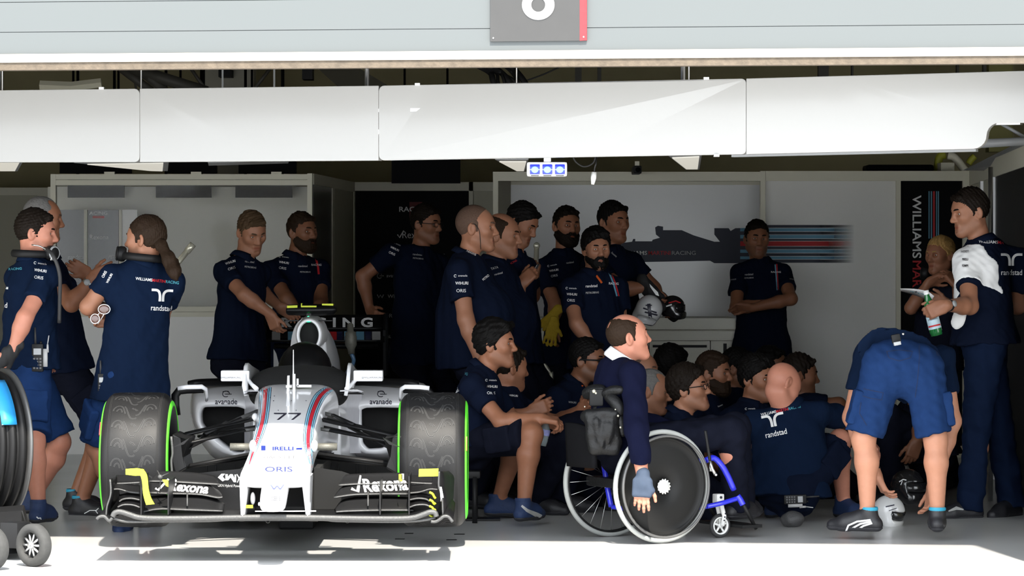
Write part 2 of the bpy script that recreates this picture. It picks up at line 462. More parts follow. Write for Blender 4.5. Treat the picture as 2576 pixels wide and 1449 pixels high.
for sx, sy in ((1242, 96.5), (1469, 93.5)):
    b = MB(); b.ball(on_door(sx, sy, .015), .0045, 10, 6); obj('screw', b.mesh(), M_alu, T)

# ------------------------------------------------------------------ overhead gantry of white panels
def boomY(px): return 17.77 - (px / 2576) * 1.97
T = thing('overhead_gantry', 'long white glossy overhead gantry of four panels across the garage', 'gantry', at(1288, 400, boomY(1288)))
def topy(x): return float(np.interp(x, [-80, 0, 350, 950, 1875, 2576, 2660], [228, 227, 223, 215.5, 197.5, 178, 176]))
def boty(x): return float(np.interp(x, [-80, 0, 350, 950, 1875, 2470, 2660], [408.5, 408.5, 408, 404, 388, 374, 370]))
def rpanel(x0, x1, rl, rr, notch=False):
    pts = []
    ya, yb = topy, boty
    def arc(cx, cy, r, a0, a1, n=6): return [(cx + r * math.cos(math.radians(a)), cy + r * math.sin(math.radians(a))) for a in np.linspace(a0, a1, n)]
    pts += arc(x0 + rl, ya(x0 + rl) + rl, rl, 180, 270) if rl else [(x0, ya(x0))]
    pts += [(x, ya(x)) for x in np.linspace(x0, x1, 8)[1:-1]]
    if notch:
        pts += [(x1, ya(x1)), (x1, 309)] + arc(2514, 341, 32, 270, 180) + arc(2447.5, 340, 34.5, 0, 88)
        pts = [p for p in pts]
    else:
        pts += arc(x1 - rr, ya(x1 - rr) + rr, rr, 270, 360) if rr else [(x1, ya(x1))]
        pts += arc(x1 - rr, yb(x1 - rr) - rr, rr, 0, 90) if rr else [(x1, yb(x1))]
    pts += [(x, yb(x)) for x in np.linspace(x1 if not notch else 2430, x0, 8)[1:-1]]
    pts += arc(x0 + rl, yb(x0 + rl) - rl, rl, 90, 180) if rl else [(x0, yb(x0))]
    return pts
nb = nrm(at(2000, 300, boomY(2000)) - at(500, 300, boomY(500))); nb = nrm(V3(nb[0], nb[1], 0)); nbk = V3(-nb[1], nb[0], 0)
for x0, x1, rl, rr, nt_ in ((-90, 351, 0, 13, 0), (351.6, 952, 0, 0, 0), (952.8, 1876.5, 14, 11, 0), (1877.3, 2660, 0, 0, 1)):
    b = MB(); b.prism([at(x, y, boomY(x)) for x, y in rpanel(x0, x1, rl, rr, nt_)][::-1], nbk * .05); obj('panel', b.mesh(), M_boom, T, smooth=False, bevel=.0025)
b = MB()
for z0, z1 in ((288, 296), (340, 352)):
    b.prism([at(x, y, boomY(x)) + nbk * .055 for x, y in ((-80, z0), (2560, z0 - 40), (2560, z1 - 40), (-80, z1))], nbk * .06)
obj('back_frame', b.mesh(), M_alu, T, smooth=False)
for x, y in ((255, 222), (1050, 212), (1777, 197), (1803, 391)):
    b = MB(); b.cbox(at(x, y, boomY(x) - .005) + V3(0, .02, 0), (.026, .05, .012)); obj('clip', b.mesh(), M_white, T, smooth=False)
for x in (-30, 900, 1700):                                   # drop rods to the roof
    p = at(x, 300, boomY(x)) + nbk * .12; b = MB(); b.tube([p, V3(p[0], p[1], 3.62)], .012); obj('hanger_rod', b.mesh(), M_alu, T)
# grey tray edge under the right hand end
b = MB(); b.prism([at(1840, 389, 16.6), at(2455, 374, 16.1), at(2455, 381, 16.1), at(1840, 395, 16.6)][::-1], nbk * .05); obj('tray', b.mesh(), M_lampgrey, T, smooth=False)

# ------------------------------------------------------------------ roof steel behind the gantry
def beam(name, label, pts, r, m=M_dark, cat='beam'):
    b = MB(); b.tube(pts, r, 4, flat=1.); o = obj(name, b.mesh(), m, smooth=False); return tag(o, label, cat)
M_steel = mat('dark roof steel', (.05, .047, .04), rough=.6, var=.2, vscale=10)
M_column = mat('pale concrete column', (.50, .48, .40), rough=.7, var=.05, vscale=4)
T = thing('roof_truss', 'dark steel roof truss with sloping braces above the left gantry panels', 'truss', at(400, 200, 24))
for p, q, r in (((305, 172), (385, 232), .035), ((345, 172), (420, 232), .035), ((330, 172), (520, 232), .05), ((480, 172), (520, 230), .014), ((680, 172), (635, 230), .014), ((335, 172), (343, 230), .01)):
    b = MB(); b.tube([at(*p, 24.), at(*q, 24.)], r, 6); obj('brace', b.mesh(), M_steel, T)
b = MB(); b.tube([at(295, 172, 24.2), at(300, 100, 24.2)], .03, 6); obj('hanger', b.mesh(), M_steel, T)
b = MB(); z = at(0, 560, 26)[2]; x0, x1 = at(512, 0, 28.8)[0], at(640, 0, 28.8)[0]; b.box((x0, 28.7, 0), (x1, 29.0, 3.6)); o = struct('wall_column', b.mesh(), M_column, smooth=False)
for nm, lb, x0, x1, y0, y1, Y in (('mounted_box', 'small dark junction box on the pale column below the roof', 552, 585, 176, 195, 28.6), ('hanging_loudspeaker', 'dark box loudspeaker hanging under the roof above the second panel', 762, 788, 172, 201, 25)):
    b = MB(); b.cbox((at(x0, y0, Y) + at(x1, y1, Y)) / 2, (abs(at(x1, 0, Y)[0] - at(x0, 0, Y)[0]), .2, abs(at(0, y1, Y)[2] - at(0, y0, Y)[2])))
    if nm == 'hanging_loudspeaker':
        for xx in (766, 777): b.tube([at(xx, 172, Y), V3(at(xx, 172, Y)[0], Y, 3.62)], .008, 6)
    tag(obj(nm, b.mesh(), M_blackp, smooth=False), lb, 'box' if nm[0] == 'm' else 'speaker')
b = MB(); b.prism([at(800, 172, 22), at(905, 172, 22), at(1010, 236, 22), at(870, 236, 22)][::-1], V3(0, .25, 0)); tag(obj('roof_duct', b.mesh(), M_dark, smooth=False), 'dark sloping duct under the roof behind the second gantry panel', 'duct')
b = MB(); b.tube([at(100, 214, 22), at(180, 217, 22), at(255, 208, 22)], .03, 4); tag(obj('hanging_cable_tray', b.mesh(), M_creamw, smooth=False), 'pale perforated cable tray above the leftmost gantry panel', 'tray')
T = thing('hanging_cable_bundle', 'tangled dark cable bundle hanging under the roof above the middle panel', 'cables', at(1250, 190, 23))
for i in range(7):
    rr = random.Random(i); pts = spline([at(1195 + i * 14 + rr.uniform(-12, 12), 165, 23), at(1225 + i * 11 + rr.uniform(-15, 15), 182, 23.1), at(1240 + i * 13, 205 + rr.uniform(-8, 6), 23), at(1250 + i * 15, 240, 23)], 14)
    b = MB(); b.tube(pts, .012 + .01 * (i % 3 == 0), 6); obj('cable', b.mesh(), M_rubber, T)
b = MB(); b.tube(spline([at(1320, 204, 23), at(1360, 190, 23), at(1410, 168, 23)], 12), .006, 6); obj('cable', b.mesh(), M_rubber, T)
for x, wd in ((1455, 16), (1508, 9), (2072, 26), (2145, 4), (2410, 5), (2478, 8)):
    b = MB(); p, q = at(x - wd / 2, 0, 24.5)[0], at(x + wd / 2, 0, 24.5)[0]; b.box((p, 24.5, 2.5), (q, 24.58, 3.62))
    tag(obj('roof_strut', b.mesh(), M_steel, smooth=False), 'dark vertical steel strut under the roof above the right gantry panels', 'strut', 'roof struts')
b = MB(); p, q = at(2488, 0, 27)[0], at(2548, 0, 27)[0]; b.box((p, 27, 2.3), (q, 27.2, 3.62)); tag(obj('roof_post', b.mesh(), mat('yellowish post', (.34, .32, .12), rough=.7), smooth=False), 'yellowish post under the roof above the right end of the gantry', 'post')
# dark cladding hanging between gantry and partitions
for x0, x1, y0, y1, Y, lb in ((985, 1158, 395, 461, 25.6, 'wide black blind hanging above the black sponsor wall'), (150, 330, 405, 436, 25.2, 'black screen seen edge on above the left end of the glazed partition'), (420, 545, 405, 436, 25.2, 'black screen above the middle of the glazed partition'), (600, 745, 405, 436, 25.2, 'black screen above the right end of the glazed partition')):
    b = MB(); lo, hi = at(x0, y1, Y), at(x1, y0, Y); b.box((lo[0], Y, lo[2]), (hi[0], Y + .06, hi[2] + .12))
    for xx in (lo[0] + .1, hi[0] - .1): b.tube([V3(xx, Y + .03, hi[2] + .1), V3(xx, Y + .03, 3.62)], .01, 6)
    tag(obj('hanging_screen' if 'screen' in lb else 'roller_blind', b.mesh(), M_black, smooth=False), lb, 'screen' if 'screen' in lb else 'blind')

# ------------------------------------------------------------------ partitions
def slab(b, x0, y0, x1, y1, Y, t=.05, mi=0):
    lo, hi = at(x0, y1, Y), at(x1, y0, Y); return b.box((lo[0], Y, max(lo[2], 0)), (hi[0], Y + t, hi[2]), mi)
def P_part(T, name, rects, Y, m, t=.05, bev=0.):
    b = MB()
    for r in rects: slab(b, *r, Y, t)
    return obj(name, b.mesh(), m, T, smooth=False, bevel=bev)
YA, YC, YD = 24.2, 26.9, 23.8
# A: glazed partition on the left
T = thing('glazed_partition', 'cream framed partition with a clear reflective sheet behind the two leaning mechanics', 'partition', at(456, 1300, YA) * V3(1, 1, 0))
for r in ((127, 438, 140, 1250), (773, 436, 785, 1250)): P_part(T, 'post', [r], YA, M_cream, .08)
for r in ((140, 438, 773, 451.5), (140, 452.5, 773, 466), (140, 771, 773, 784), (140, 785, 773, 797)): P_part(T, 'rail', [r], YA + .005, M_cream, .06)
P_part(T, 'lower_panel', [(140, 797, 773, 1250)], YA + .02, M_board, .03)
P_part(T, 'clear_sheet', [(140, 466, 773, 771)], YA + .03, M_glass, .006)
for x in (262, 480, 682): P_part(T, 'bracket', [(x, 432, x + 26, 438.2)], YA, M_cream, .04)
# boards standing behind the clear sheet
T = thing('backdrop_board', 'grey and black sponsor board seen through the clear sheet beside the long-haired man', 'board', at(220, 1180, 25.0) * V3(1, 1, 0))
P_part(T, 'grey_panel', [(145, 528, 212, 1200)], 25.0, mat('grey film', (.10, .10, .105), rough=.3, var=.3, vscale=4), .03)
P_part(T, 'black_panel', [(221, 528, 298, 1200)], 25.0, mat('slate panel', (.055, .055, .065), rough=.3, var=.3, vscale=4), .03)
P_part(T, 'pale_panel', [(306, 528, 345, 1200)], 25.0, M_board, .03)
P_part(T, 'post', [(211, 528, 219, 1200)], 24.97, M_cream, .06); P_part(T, 'post', [(299, 528, 306, 1200)], 24.97, M_cream, .06)
def wall_text(T, s, px, py, h, Y, m, bold=.012, xs=1., shear=0., name='lettering'):
    k = Y / F; v, f = flat_text(s, at(px, py, Y) - V3(0, .003, 0), V3(1, 0, 0), ZUP, h * k, bold, xs, shear); return obj(name, (v, f), m, T, smooth=False)
wall_text(T, 'ACING', 248, 536, 8.5, 25.0, M_prw, .02, 1.25); wall_text(T, 'Rexona', 249, 596, 12, 25.0, M_prw, .0, .95); wall_text(T, 'randstad', 195, 646, 11, 25.0, M_prgrey, .0, .9); wall_text(T, 'PETROBRAS', 300, 646, 8, 25.0, M_prgrey, .02, .9, .25)  # randstad and PETROBRAS are reflections in the sheet, painted on as print
P_part(T, 'red_badge', [(233, 543, 262, 549)], 24.998, M_prred, .001)
for x0, x1 in ((170, 312), (392, 531), (592, 735)):
    b = MB(); slab(b, x0, 440, x1, 497, 25.3, .05)
    for xx in (x0 + 25, x1 - 25): p = at(xx, 450, 25.3); b.tube([V3(p[0], 25.32, p[2]), V3(p[0], 25.32, 3.62)], .012, 6)
    tag(obj('wall_screen', b.mesh(), M_black, smooth=False), {170: 'dark screen behind the clear sheet, nearest the sponsor board', 392: 'dark screen behind the clear sheet, in the middle of the row', 592: 'dark screen behind the clear sheet, above the leaning mechanic'}[x0], 'screen', 'dark screens behind the clear sheet')
b = MB(); slab(b, 120, 470, 790, 1250, 25.5, .05); tag(obj('backing_partition', b.mesh(), mat('beige wall board', (.80, .78, .68), rough=.6, var=.03), smooth=False), 'plain beige partition standing behind the clear sheet', 'partition')
# far left
T = thing('cream_partition', 'plain cream partition at the far left behind the grey-haired man', 'partition', at(60, 1065, 28.9) * V3(1, 1, 0))
P_part(T, 'rail', [(-60, 472, 122, 491)], 28.88, M_cream, .06); P_part(T, 'board', [(-60, 491, 94, 1200)], 28.9, M_creamw, .05); P_part(T, 'post', [(94, 491, 122, 1200)], 28.88, M_cream, .06)
# B: return wall
T = thing('return_partition', 'narrow cream return partition running back beside the black sponsor wall', 'partition', at(800, 1200, 25.5) * V3(1, 1, 0))
pa, pb = V3(-1.452, YA + .09, 0), V3(-1.275, YC, 0)
def ret(t0, t1, z0, z1, name, m, off=0.):
    a, c = pa + (pb - pa) * t0, pa + (pb - pa) * t1; b = MB(); n = nrm(np.cross(pb - pa, ZUP))
    b.prism([a + V3(0, 0, z0) + n * off, c + V3(0, 0, z0) + n * off, c + V3(0, 0, z1) + n * off, a + V3(0, 0, z1) + n * off], -n * .04); obj(name, b.mesh(), m, T, smooth=False)
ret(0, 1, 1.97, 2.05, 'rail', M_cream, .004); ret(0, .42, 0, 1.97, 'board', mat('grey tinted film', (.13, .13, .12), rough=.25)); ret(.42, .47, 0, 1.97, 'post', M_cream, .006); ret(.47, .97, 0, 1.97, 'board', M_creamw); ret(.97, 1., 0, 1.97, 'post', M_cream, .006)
# C: black sponsor wall
T = thing('sponsor_wall', 'tall black sponsor wall with white lettering behind the man in glasses', 'partition', at(1035, 1100, YC) * V3(1, 1, 0))
P_part(T, 'rail', [(890, 458, 1242, 480)], YC - .02, M_cream, .08); P_part(T, 'board', [(892, 480, 1179, 1250)], YC, M_black, .05)
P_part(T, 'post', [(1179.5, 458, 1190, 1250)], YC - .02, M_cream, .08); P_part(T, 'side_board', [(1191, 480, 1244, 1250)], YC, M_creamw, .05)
for a in (('RACING', 1042, 526, 12.5, M_prw, .02, 1.2, 0), ('Rexona', 1045, 590, 18, M_prw, 0, .9, 0), ('PETROBRAS', 1085, 643, 9, M_prw, .02, 1., .25), ('avanade', 992, 693, 9, M_prgrey, 0, 1., 0), ('WIHURI', 1000, 745, 9, M_prgrey, .02, 1.1, 0), ('ORIS', 982, 794, 10, M_prgrey, 0, 1.1, 0), ('PIRELLI', 975, 846, 8, M_prgrey, .03, 1.1, 0), ('T', 973, 900, 8, M_prgrey, .02, 1., 0)):
    wall_text(T, a[0], a[1], a[2], a[3], YC, a[4], a[5], a[6], a[7])
P_part(T, 'red_badge', [(1030, 508, 1062, 548)], YC - .002, mat('dull red badge', (.12, .012, .015), rough=.6), .002)
def strokes(T, name, lines, w, Y, m):
    b = MB(); k = Y / F
    for L in lines:
        P = np.array([at(x, y, Y) - V3(0, .003, 0) for x, y in L]); t = np.gradient(P, axis=0); t /= np.linalg.norm(t, axis=1)[:, None]; n = np.cross(t, V3(0, 1, 0))
        b.grid(np.stack([P + n * w * k / 2, P - n * w * k / 2], 1), thick=0)
    return obj(name, b.mesh(), m, T, smooth=False)
circ = lambda cx, cy, r, a0=0, a1=360, n=20, k=1.: [(cx + r * math.cos(math.radians(a)), cy + k * r * math.sin(math.radians(a))) for a in np.linspace(a0, a1, n)]
strokes(T, 'tick_mark', [[(1000, 590), (1005, 598), (1016, 580)]], 3, YC, M_prw); strokes(T, 'ring_mark', [circ(955, 694, 6, 40, 330), [(955, 694), (966, 694)]], 1.6, YC, M_prgrey)
strokes(T, 'globe_mark', [circ(990, 899, 9), circ(990, 899, 6, 0, 180), circ(990, 899, 3)], 2.6, YC, M_prgrey); strokes(T, 'zigzag_mark', [[(949, 741), (953, 749), (957, 742), (961, 749), (965, 741)]], 2.4, YC, M_prgrey)
# D: white graphics wall on the right
T = thing('graphics_wall', 'long pale grey wall with a dark racing car silhouette and trailing stripes', 'partition', at(1580, 1148, YD) * V3(1, 1, 0))
P_part(T, 'rail', [(1240, 432, 1913, 455)], YD - .02, M_cream, .08); P_part(T, 'rail', [(1926, 430, 2422, 455)], YD - .02, M_cream, .08)
for r in ((1240, 455, 1253, 1250), (1913, 430, 1925.5, 1250), (2255, 455, 2266, 1250), (2422, 430, 2441, 1250)): P_part(T, 'post', [r], YD - .022, M_cream, .09)
b = MB(); pa_, pb_ = at(1253.5, 0, YD), at(1285, 0, YD + .7)
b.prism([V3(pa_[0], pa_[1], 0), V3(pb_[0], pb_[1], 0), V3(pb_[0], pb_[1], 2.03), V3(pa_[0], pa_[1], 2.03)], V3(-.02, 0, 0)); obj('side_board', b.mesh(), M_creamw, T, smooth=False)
YR = YD + .7
P_part(T, 'top_strip', [(1285, 448, 1916, 465)], YR - .02, M_cream, .05); gb = P_part(T, 'board', [(1285, 465, 1916, 1250)], YR, mat('glossy grey board', (.78, .78, .78), rough=.22, var=.02, vscale=1.), .04)
P_part(T, 'board', [(1925.5, 455, 2256, 1250)], YD + .03, M_board, .04); P_part(T, 'black_board', [(2266, 455, 2422, 1122)], YD + .02, M_black, .04); P_part(T, 'skirting', [(2266, 1122, 2422, 1250)], YD, M_cream, .05)
wall_text(T, 'LIAMS', 1607, 636, 10, YR, M_prw, .012, 1.15); wall_text(T, 'MARTINI', 1659, 636, 10, YR, M_prred, .012, 1.05); wall_text(T, 'RACING', 1720, 636, 10, YR, M_prgrey, .0, 1.2)
sil = [(1470, 662), (1470, 625), (1575, 610), (1590, 608), (1593, 601), (1598, 601), (1598, 607), (1640, 607), (1642, 603), (1660, 598), (1650, 590), (1648, 572), (1655, 568), (1668, 570), (1668, 579), (1715, 579), (1745, 592), (1797, 608), (1811, 608), (1797, 590), (1797, 574), (1833, 574), (1838, 581), (1850, 574), (1915, 573), (1915, 662), (1797, 662), (1786, 656)]
b = MB(); b.prism([at(x, y, YR) - V3(0, .0022, 0) for x, y in sil], V3(0, .002, 0)); obj('car_silhouette', b.mesh(), M_prnavy, T, smooth=False)
for y0, y1, m in ((566, 573, M_prnavy), (574, 582, M_prlb), (583, 590, M_prnavy), (591, 600, M_prlb), (601, 606, M_prnavy), (607, 619, M_prred), (620, 627, M_prnavy), (628, 636, M_prlb), (637, 644, M_prnavy), (645, 652, M_prlb), (653, 661, M_prnavy)):
    mm = MATS.get(m.name + ' fading')
    if mm is None:                                              # print that fades out along the wall
        mm = m.copy(); mm.name = m.name + ' fading'; MATS[mm.name] = mm; nt = mm.node_tree
        tc = nt.nodes.new('ShaderNodeTexCoord'); sp = nt.nodes.new('ShaderNodeSeparateXYZ'); mr = nt.nodes.new('ShaderNodeMapRange')
        xo = ORG[T.name][0]; mr.inputs['From Min'].default_value = at(2050, 0, YD)[0] - xo; mr.inputs['From Max'].default_value = at(2150, 0, YD)[0] - xo
        mr.inputs['To Min'].default_value = 1; mr.inputs['To Max'].default_value = 0
        nt.links.new(tc.outputs['Object'], sp.inputs[0]); nt.links.new(sp.outputs['X'], mr.inputs['Value']); nt.links.new(mr.outputs[0], nt.nodes['Principled BSDF'].inputs['Alpha'])
    k1, k2 = (1860 if m is M_prlb or m is M_prred else 1860), 2150
    b = MB(); lo, hi = at(1926, y1, YD + .03), at(k2, y0, YD + .03); b.box((lo[0], YD + .0275, lo[2]), (hi[0], YD + .0295, hi[2]))
    obj('printed_stripe', b.mesh(), mm, T, smooth=False)
    if m is not M_prnavy:
        b = MB(); lo, hi = at(1862, y1, YR), at(1912, y0, YR); b.box((lo[0], YR - .0045, lo[2]), (hi[0], YR - .0025, hi[2])); obj('printed_stripe', b.mesh(), m, T, smooth=False)
k = YD / F
v, f = flat_text('WILLIAMS', at(2307, 571, YD + .02) - V3(0, .003, 0), V3(0, 0, -1), V3(1, 0, 0), 22 * k, .014, 1.17); obj('lettering', (v, f), M_prw, T, smooth=False)
v, f = flat_text('MARTINI', at(2307, 720, YD + .02) - V3(0, .003, 0), V3(0, 0, -1), V3(1, 0, 0), 22 * k, .014, 1.1); obj('lettering', (v, f), M_prred, T, smooth=False)
for x0, x1, m in ((2336, 2338.5, M_prlb), (2341.5, 2344.5, M_prlb), (2347, 2352, M_prred), (2355, 2357.5, M_prlb), (2359.5, 2362, M_prlb)):
    P_part(T, 'printed_stripe', [(x0, 481, x1, 600)], YD + .018, m, .002)
strokes(T, 'ring_mark', [circ(2270, 1109, 5)], 4, YD + .02, M_prw)
# E: right-hand side partition coming towards the camera
T = thing('side_partition', 'white topped black partition coming forward on the right behind the man with the bottle', 'partition', V3(3.1, 21, 0))
pa, pb = V3(at(2441, 0, YD)[0], YD, 0), V3(2.86, 17.8, 0)
def side(t0, t1, z0, z1, name, m, off=0., th=.04):
    a, c = pa + (pb - pa) * t0, pa + (pb - pa) * t1; b = MB(); n = nrm(np.cross(ZUP, pb - pa)); n = -n if n[0] > 0 else n
    b.prism([a + V3(0, 0, z0) + n * off, c + V3(0, 0, z0) + n * off, c + V3(0, 0, z1) + n * off, a + V3(0, 0, z1) + n * off], -n * th); obj(name, b.mesh(), m, T, smooth=False)
side(0, 1, 1.95, 2.07, 'rail', M_cream, .01); side(.0, .40, 0, 1.95, 'board', M_creamw); side(.40, 1, 0, 1.95, 'black_board', M_black)
for t in (.2, .34, .38): side(t, t + .02, 0, 1.95, 'post', M_alu, .02, .05)
b = MB(); b.prism([at(2425, 428, 22.5), at(2576, 352, 20), at(2640, 352, 20), at(2640, 393, 20), at(2535, 430, 22.)], V3(0, .05, 0)); obj('canopy_panel', b.mesh(), M_lampgrey, T, smooth=False)
b = MB(); b.tube([at(2492, 420, 19.5), at(2492, 760, 19.5) * V3(1, 1, 0)], .014, 10); obj('pole', b.mesh(), M_alu, T)
b = MB(); b.tube([at(2455, 362, 18.5), at(2640, 352, 18.5)], .025, 10); tag(obj('support_tube', b.mesh(), M_lampgrey), 'pale horizontal tube under the notch of the gantry', 'tube')
b = MB(); b.tube([at(2520, 312, 18.6), at(2590, 352, 18.6)], .01, 8); tag(obj('stay_rod', b.mesh(), M_lampgrey), 'thin diagonal stay rod in the notch of the gantry', 'rod')

# ------------------------------------------------------------------ counter and tool cabinets
M_cab = mat('cream cabinet paint', (.72, .70, .60), rough=.4, var=.03)
YK = 23.05
b = MB(); slab(b, 1338, 800, 1851, 829, YK - .03, .8); slab(b, 1342, 829, 1848, 832, YK + .03, .7); slab(b, 1338, 832, 1851, 857, YK - .02, .75)
tag(obj('worktop', b.mesh(), M_cab, smooth=False, bevel=.004), 'long cream worktop running along the graphics wall', 'worktop')
cabs = [(1338, 1390, 0, 'narrow cream cabinet with plain door at the left end of the worktop'), (1392, 1500, 1, 'cream drawer cabinet behind the short dark-haired man'), (1502, 1632, 1, 'cream drawer cabinet hidden mostly behind the wheelchair user'), (1634, 1786, 1, 'cream drawer cabinet with wide slatted drawers in the middle of the worktop'), (1788, 1851, 0, 'cream cabinet with a black pull at the right end of the worktop')]
for x0, x1, dr, lb in cabs:
    T = thing('tool_cabinet', lb, 'cabinet', at((x0 + x1) / 2, 1167, YK) * V3(1, 1, 0), 'cabinets under the worktop')
    P_part(T, 'body', [(x0, 857.5, x1, 1200)], YK + .02, M_cab, .6)
    if dr:
        ys = [866, 891, 916, 945, 975, 1020, 1080, 1140]
        for i in range(7):
            d = P_part(T, 'drawer', [(x0 + 5, ys[i], x1 - 5, ys[i + 1] - 4)], YK, M_cab, .02)
            b = MB(); lo, hi = at(x0 + 8, ys[i] + 8, YK - .015), at(x1 - 8, ys[i] + 2, YK - .015); b.box((lo[0], YK - .022, lo[2]), (hi[0], YK, hi[2])); obj('handle', b.mesh(), M_blackp if i == 0 else M_cab, d, smooth=False)
    else:
        d = P_part(T, 'door', [(x0 + 8, 872, x1 - 6, 1140)], YK, M_cab, .02)
        xm = (x0 + x1) / 2 + 4; b = MB(); lo, hi = at(xm - 4, 892, YK), at(xm + 4, 864, YK); b.box((lo[0], YK - .03, lo[2]), (hi[0], YK, hi[2])); obj('handle', b.mesh(), M_blackp, d, smooth=False)
# polished trolley handle beside the counter
T = thing('push_trolley', 'polished steel trolley handle standing beside the man with the telephone', 'trolley', at(1350, 1200, 21.2) * V3(1, 1, 0))
b = MB(); b.tube([at(1350, 622, 21.2), at(1345, 760, 21.2), at(1338, 960, 21.2), at(1338, 1200, 21.2) * V3(1, 1, 0) + V3(0, 0, .03)], .016, 12); b.ball(at(1350, 618, 21.2), .022); obj('upright', b.mesh(), M_chrome, T)
b = MB(); b.tube(spline([at(1338, 878, 21.1), at(1360, 905, 21.1), at(1382, 938, 21.1), at(1387, 960, 21.1), at(1387, 1200, 21.1) * V3(1, 1, 0) + V3(0, 0, .03)], 18), .014, 12); obj('side_tube', b.mesh(), M_chrome, T)
b = MB(); lo, hi = at(1325, 1190, 21.2), at(1395, 1190, 21.2); b.box((lo[0], 21.0, .0), (hi[0], 21.4, .06)); obj('base_plate', b.mesh(), M_blackp, T, smooth=False)
T = thing('leaning_pole', 'thick polished pole leaning behind the long-haired man', 'pole', at(395, 1200, 20.5) * V3(1, 1, 0))
b = MB(); b.tube([at(486, 614, 19.8), at(470, 633, 19.8)], .021, 14); obj('cap', b.mesh(), M_chrome, T); b = MB(); b.tube([at(470, 633, 19.8), at(415, 700, 19.8), at(395, 760, 20), at(390, 1200, 20.5) * V3(1, 1, 0) + V3(0, 0, .01)], .018, 14); obj('shaft', b.mesh(), M_chrome, T)

# ------------------------------------------------------------------ lamps and small things under the gantry
def lamp(label, pts, th, Y):
    T = thing('light_fitting', label, 'light', at(*pts[0], Y)); b = MB(); b.prism([at(x, y, yy) for x, y, yy in pts3(pts, Y)], V3(0, 0, th)); obj('housing', b.mesh(), M_lampgrey, T, smooth=False, bevel=.006)
    return T
pts3 = lambda pts, Y: [(p[0], p[1], Y if len(p) < 3 else p[2]) for p in pts]
for label, quad, th in (('grey light fitting at the far left under the gantry', ((-40, 402, 18.6), (60, 404, 18.6), (45, 431, 19.6), (-40, 431, 19.6)), .03), ('long grey light fitting under the first gantry seam', ((185, 410, 19.4), (425, 406, 19.4), (422, 431, 20.2), (385, 430, 20.4)), .035), ('ribbed grey light fitting behind the blue signal box', ((1245, 402, 18.6), (1330, 402, 18.6), (1322, 431, 19.8), (1300, 431, 19.8)), .03), ('grey light fitting under the right part of the gantry', ((1680, 392, 18.0), (1766, 388, 18.0), (1760, 427, 19.4), (1725, 427, 19.4)), .04)):
    T = thing('light_fitting', label, 'light', at(quad[0][0], quad[0][1], quad[0][2]), 'light fittings under the gantry')
    P = [at(*q) for q in quad]; b = MB(); b.prism(P, V3(0, 0, th)); obj('housing', b.mesh(), M_lampgrey, T, smooth=False, bevel=.005)
    c = sum(P) / 4; b = MB(); b.tube([c, V3(c[0], c[1], 3.62)], .006, 6); obj('hanger', b.mesh(), M_alu, T)
    b = MB(); b.prism([c + (p - c) * .8 - V3(0, 0, .006) for p in P], V3(0, 0, .005)); obj('diffuser', b.mesh(), mat('lit diffuser', (.35, .35, .34), rough=.4, emit=(1., .95, .82), estr=.35), T, smooth=False)
b = MB(); b.prism([at(523, 409, 19), at(727, 405, 19), at(725, 411, 19.3), at(525, 417, 19.3)], V3(0, 0, .012)); p = at(620, 400, 19.1)
for xx in (560, 690): q = at(xx, 408, 19.1); b.tube([q, V3(q[0], q[1], 3.62)], .006, 6)
tag(obj('hanging_tray', b.mesh(), M_lampgrey, smooth=False), 'thin dark tray hanging under the second gantry panel', 'tray')
YS = 16.9
T = thing('signal_box', 'white signal box with three lit blue lamps hanging from the gantry', 'signal', at(1376, 442, YS))
b = MB(); lo, hi = at(1325, 444, YS), at(1427, 407, YS); b.box((lo[0], YS, lo[2]), (hi[0], YS + .07, hi[2])); obj('casing', b.mesh(), M_white, T, bevel=.012)
b = MB(); lo, hi = at(1368, 408, YS), at(1386, 380, YS); b.box((lo[0], YS + .015, lo[2]), (hi[0], YS + .05, hi[2])); obj('bracket', b.mesh(), M_white, T, smooth=False)
for cx in (1345.5, 1377, 1408.5):
    b = MB(); lo, hi = at(cx - 13, 439, YS), at(cx + 13, 413, YS); b.box((lo[0], YS - .004, lo[2]), (hi[0], YS + .01, hi[2])); ln = obj('lamp', b.mesh(), mat('blue lens', (.02, .03, .45), rough=.15, emit=(.03, .05, .9), estr=.45), T, bevel=.006)
    b = MB(); b.ball(at(cx, 427, YS - .002), (.019, .008, .017), 16, 10); obj('bulb', b.mesh(), mat('blue light', (.1, .3, 1), emit=(.12, .38, 1.), estr=3.), ln)
    b = MB(); lo, hi = at(cx - 13, 427.4, YS), at(cx + 13, 426, YS); b.box((lo[0], YS - .0055, lo[2]), (hi[0], YS - .003, hi[2])); obj('filament', b.mesh(), mat('pale blue light', (.4, .6, 1), emit=(.35, .6, 1.), estr=1.2), ln, smooth=False)
    b = MB(); lo, hi = at(cx - 10, 442.6, YS), at(cx + 10, 441, YS); b.box((lo[0], YS - .001, lo[2]), (hi[0], YS + .01, hi[2])); obj('label_strip', b.mesh(), M_blackp, T, smooth=False)
T = thing('hanging_plug', 'white connector plug dangling on a thin cable beside the signal box', 'plug', at(1492, 465, 17.2))
b = MB(); b.tube([at(1495, 433, 17.2), at(1493, 448, 17.2), at(1491, 464, 17.2)], [.013, .015, .008], 12); obj('plug_body', b.mesh(), M_white, T)
b = MB(); b.tube(spline([at(1500, 385, 17.3), at(1500, 408, 17.2), at(1496, 422, 17.2), at(1495, 434, 17.2)], 12), .004, 8); obj('cable', b.mesh(), M_rubber, T)
b = MB(); b.tube(spline([at(1442, 385, 17.4), at(1446, 404, 17.4), at(1468, 419, 17.4), at(1492, 410, 17.4), at(1500, 385, 17.4)], 20), .004, 8); tag(obj('hanging_cable', b.mesh(), M_rubber), 'thin dark cable looping below the gantry beside the plug', 'cable')
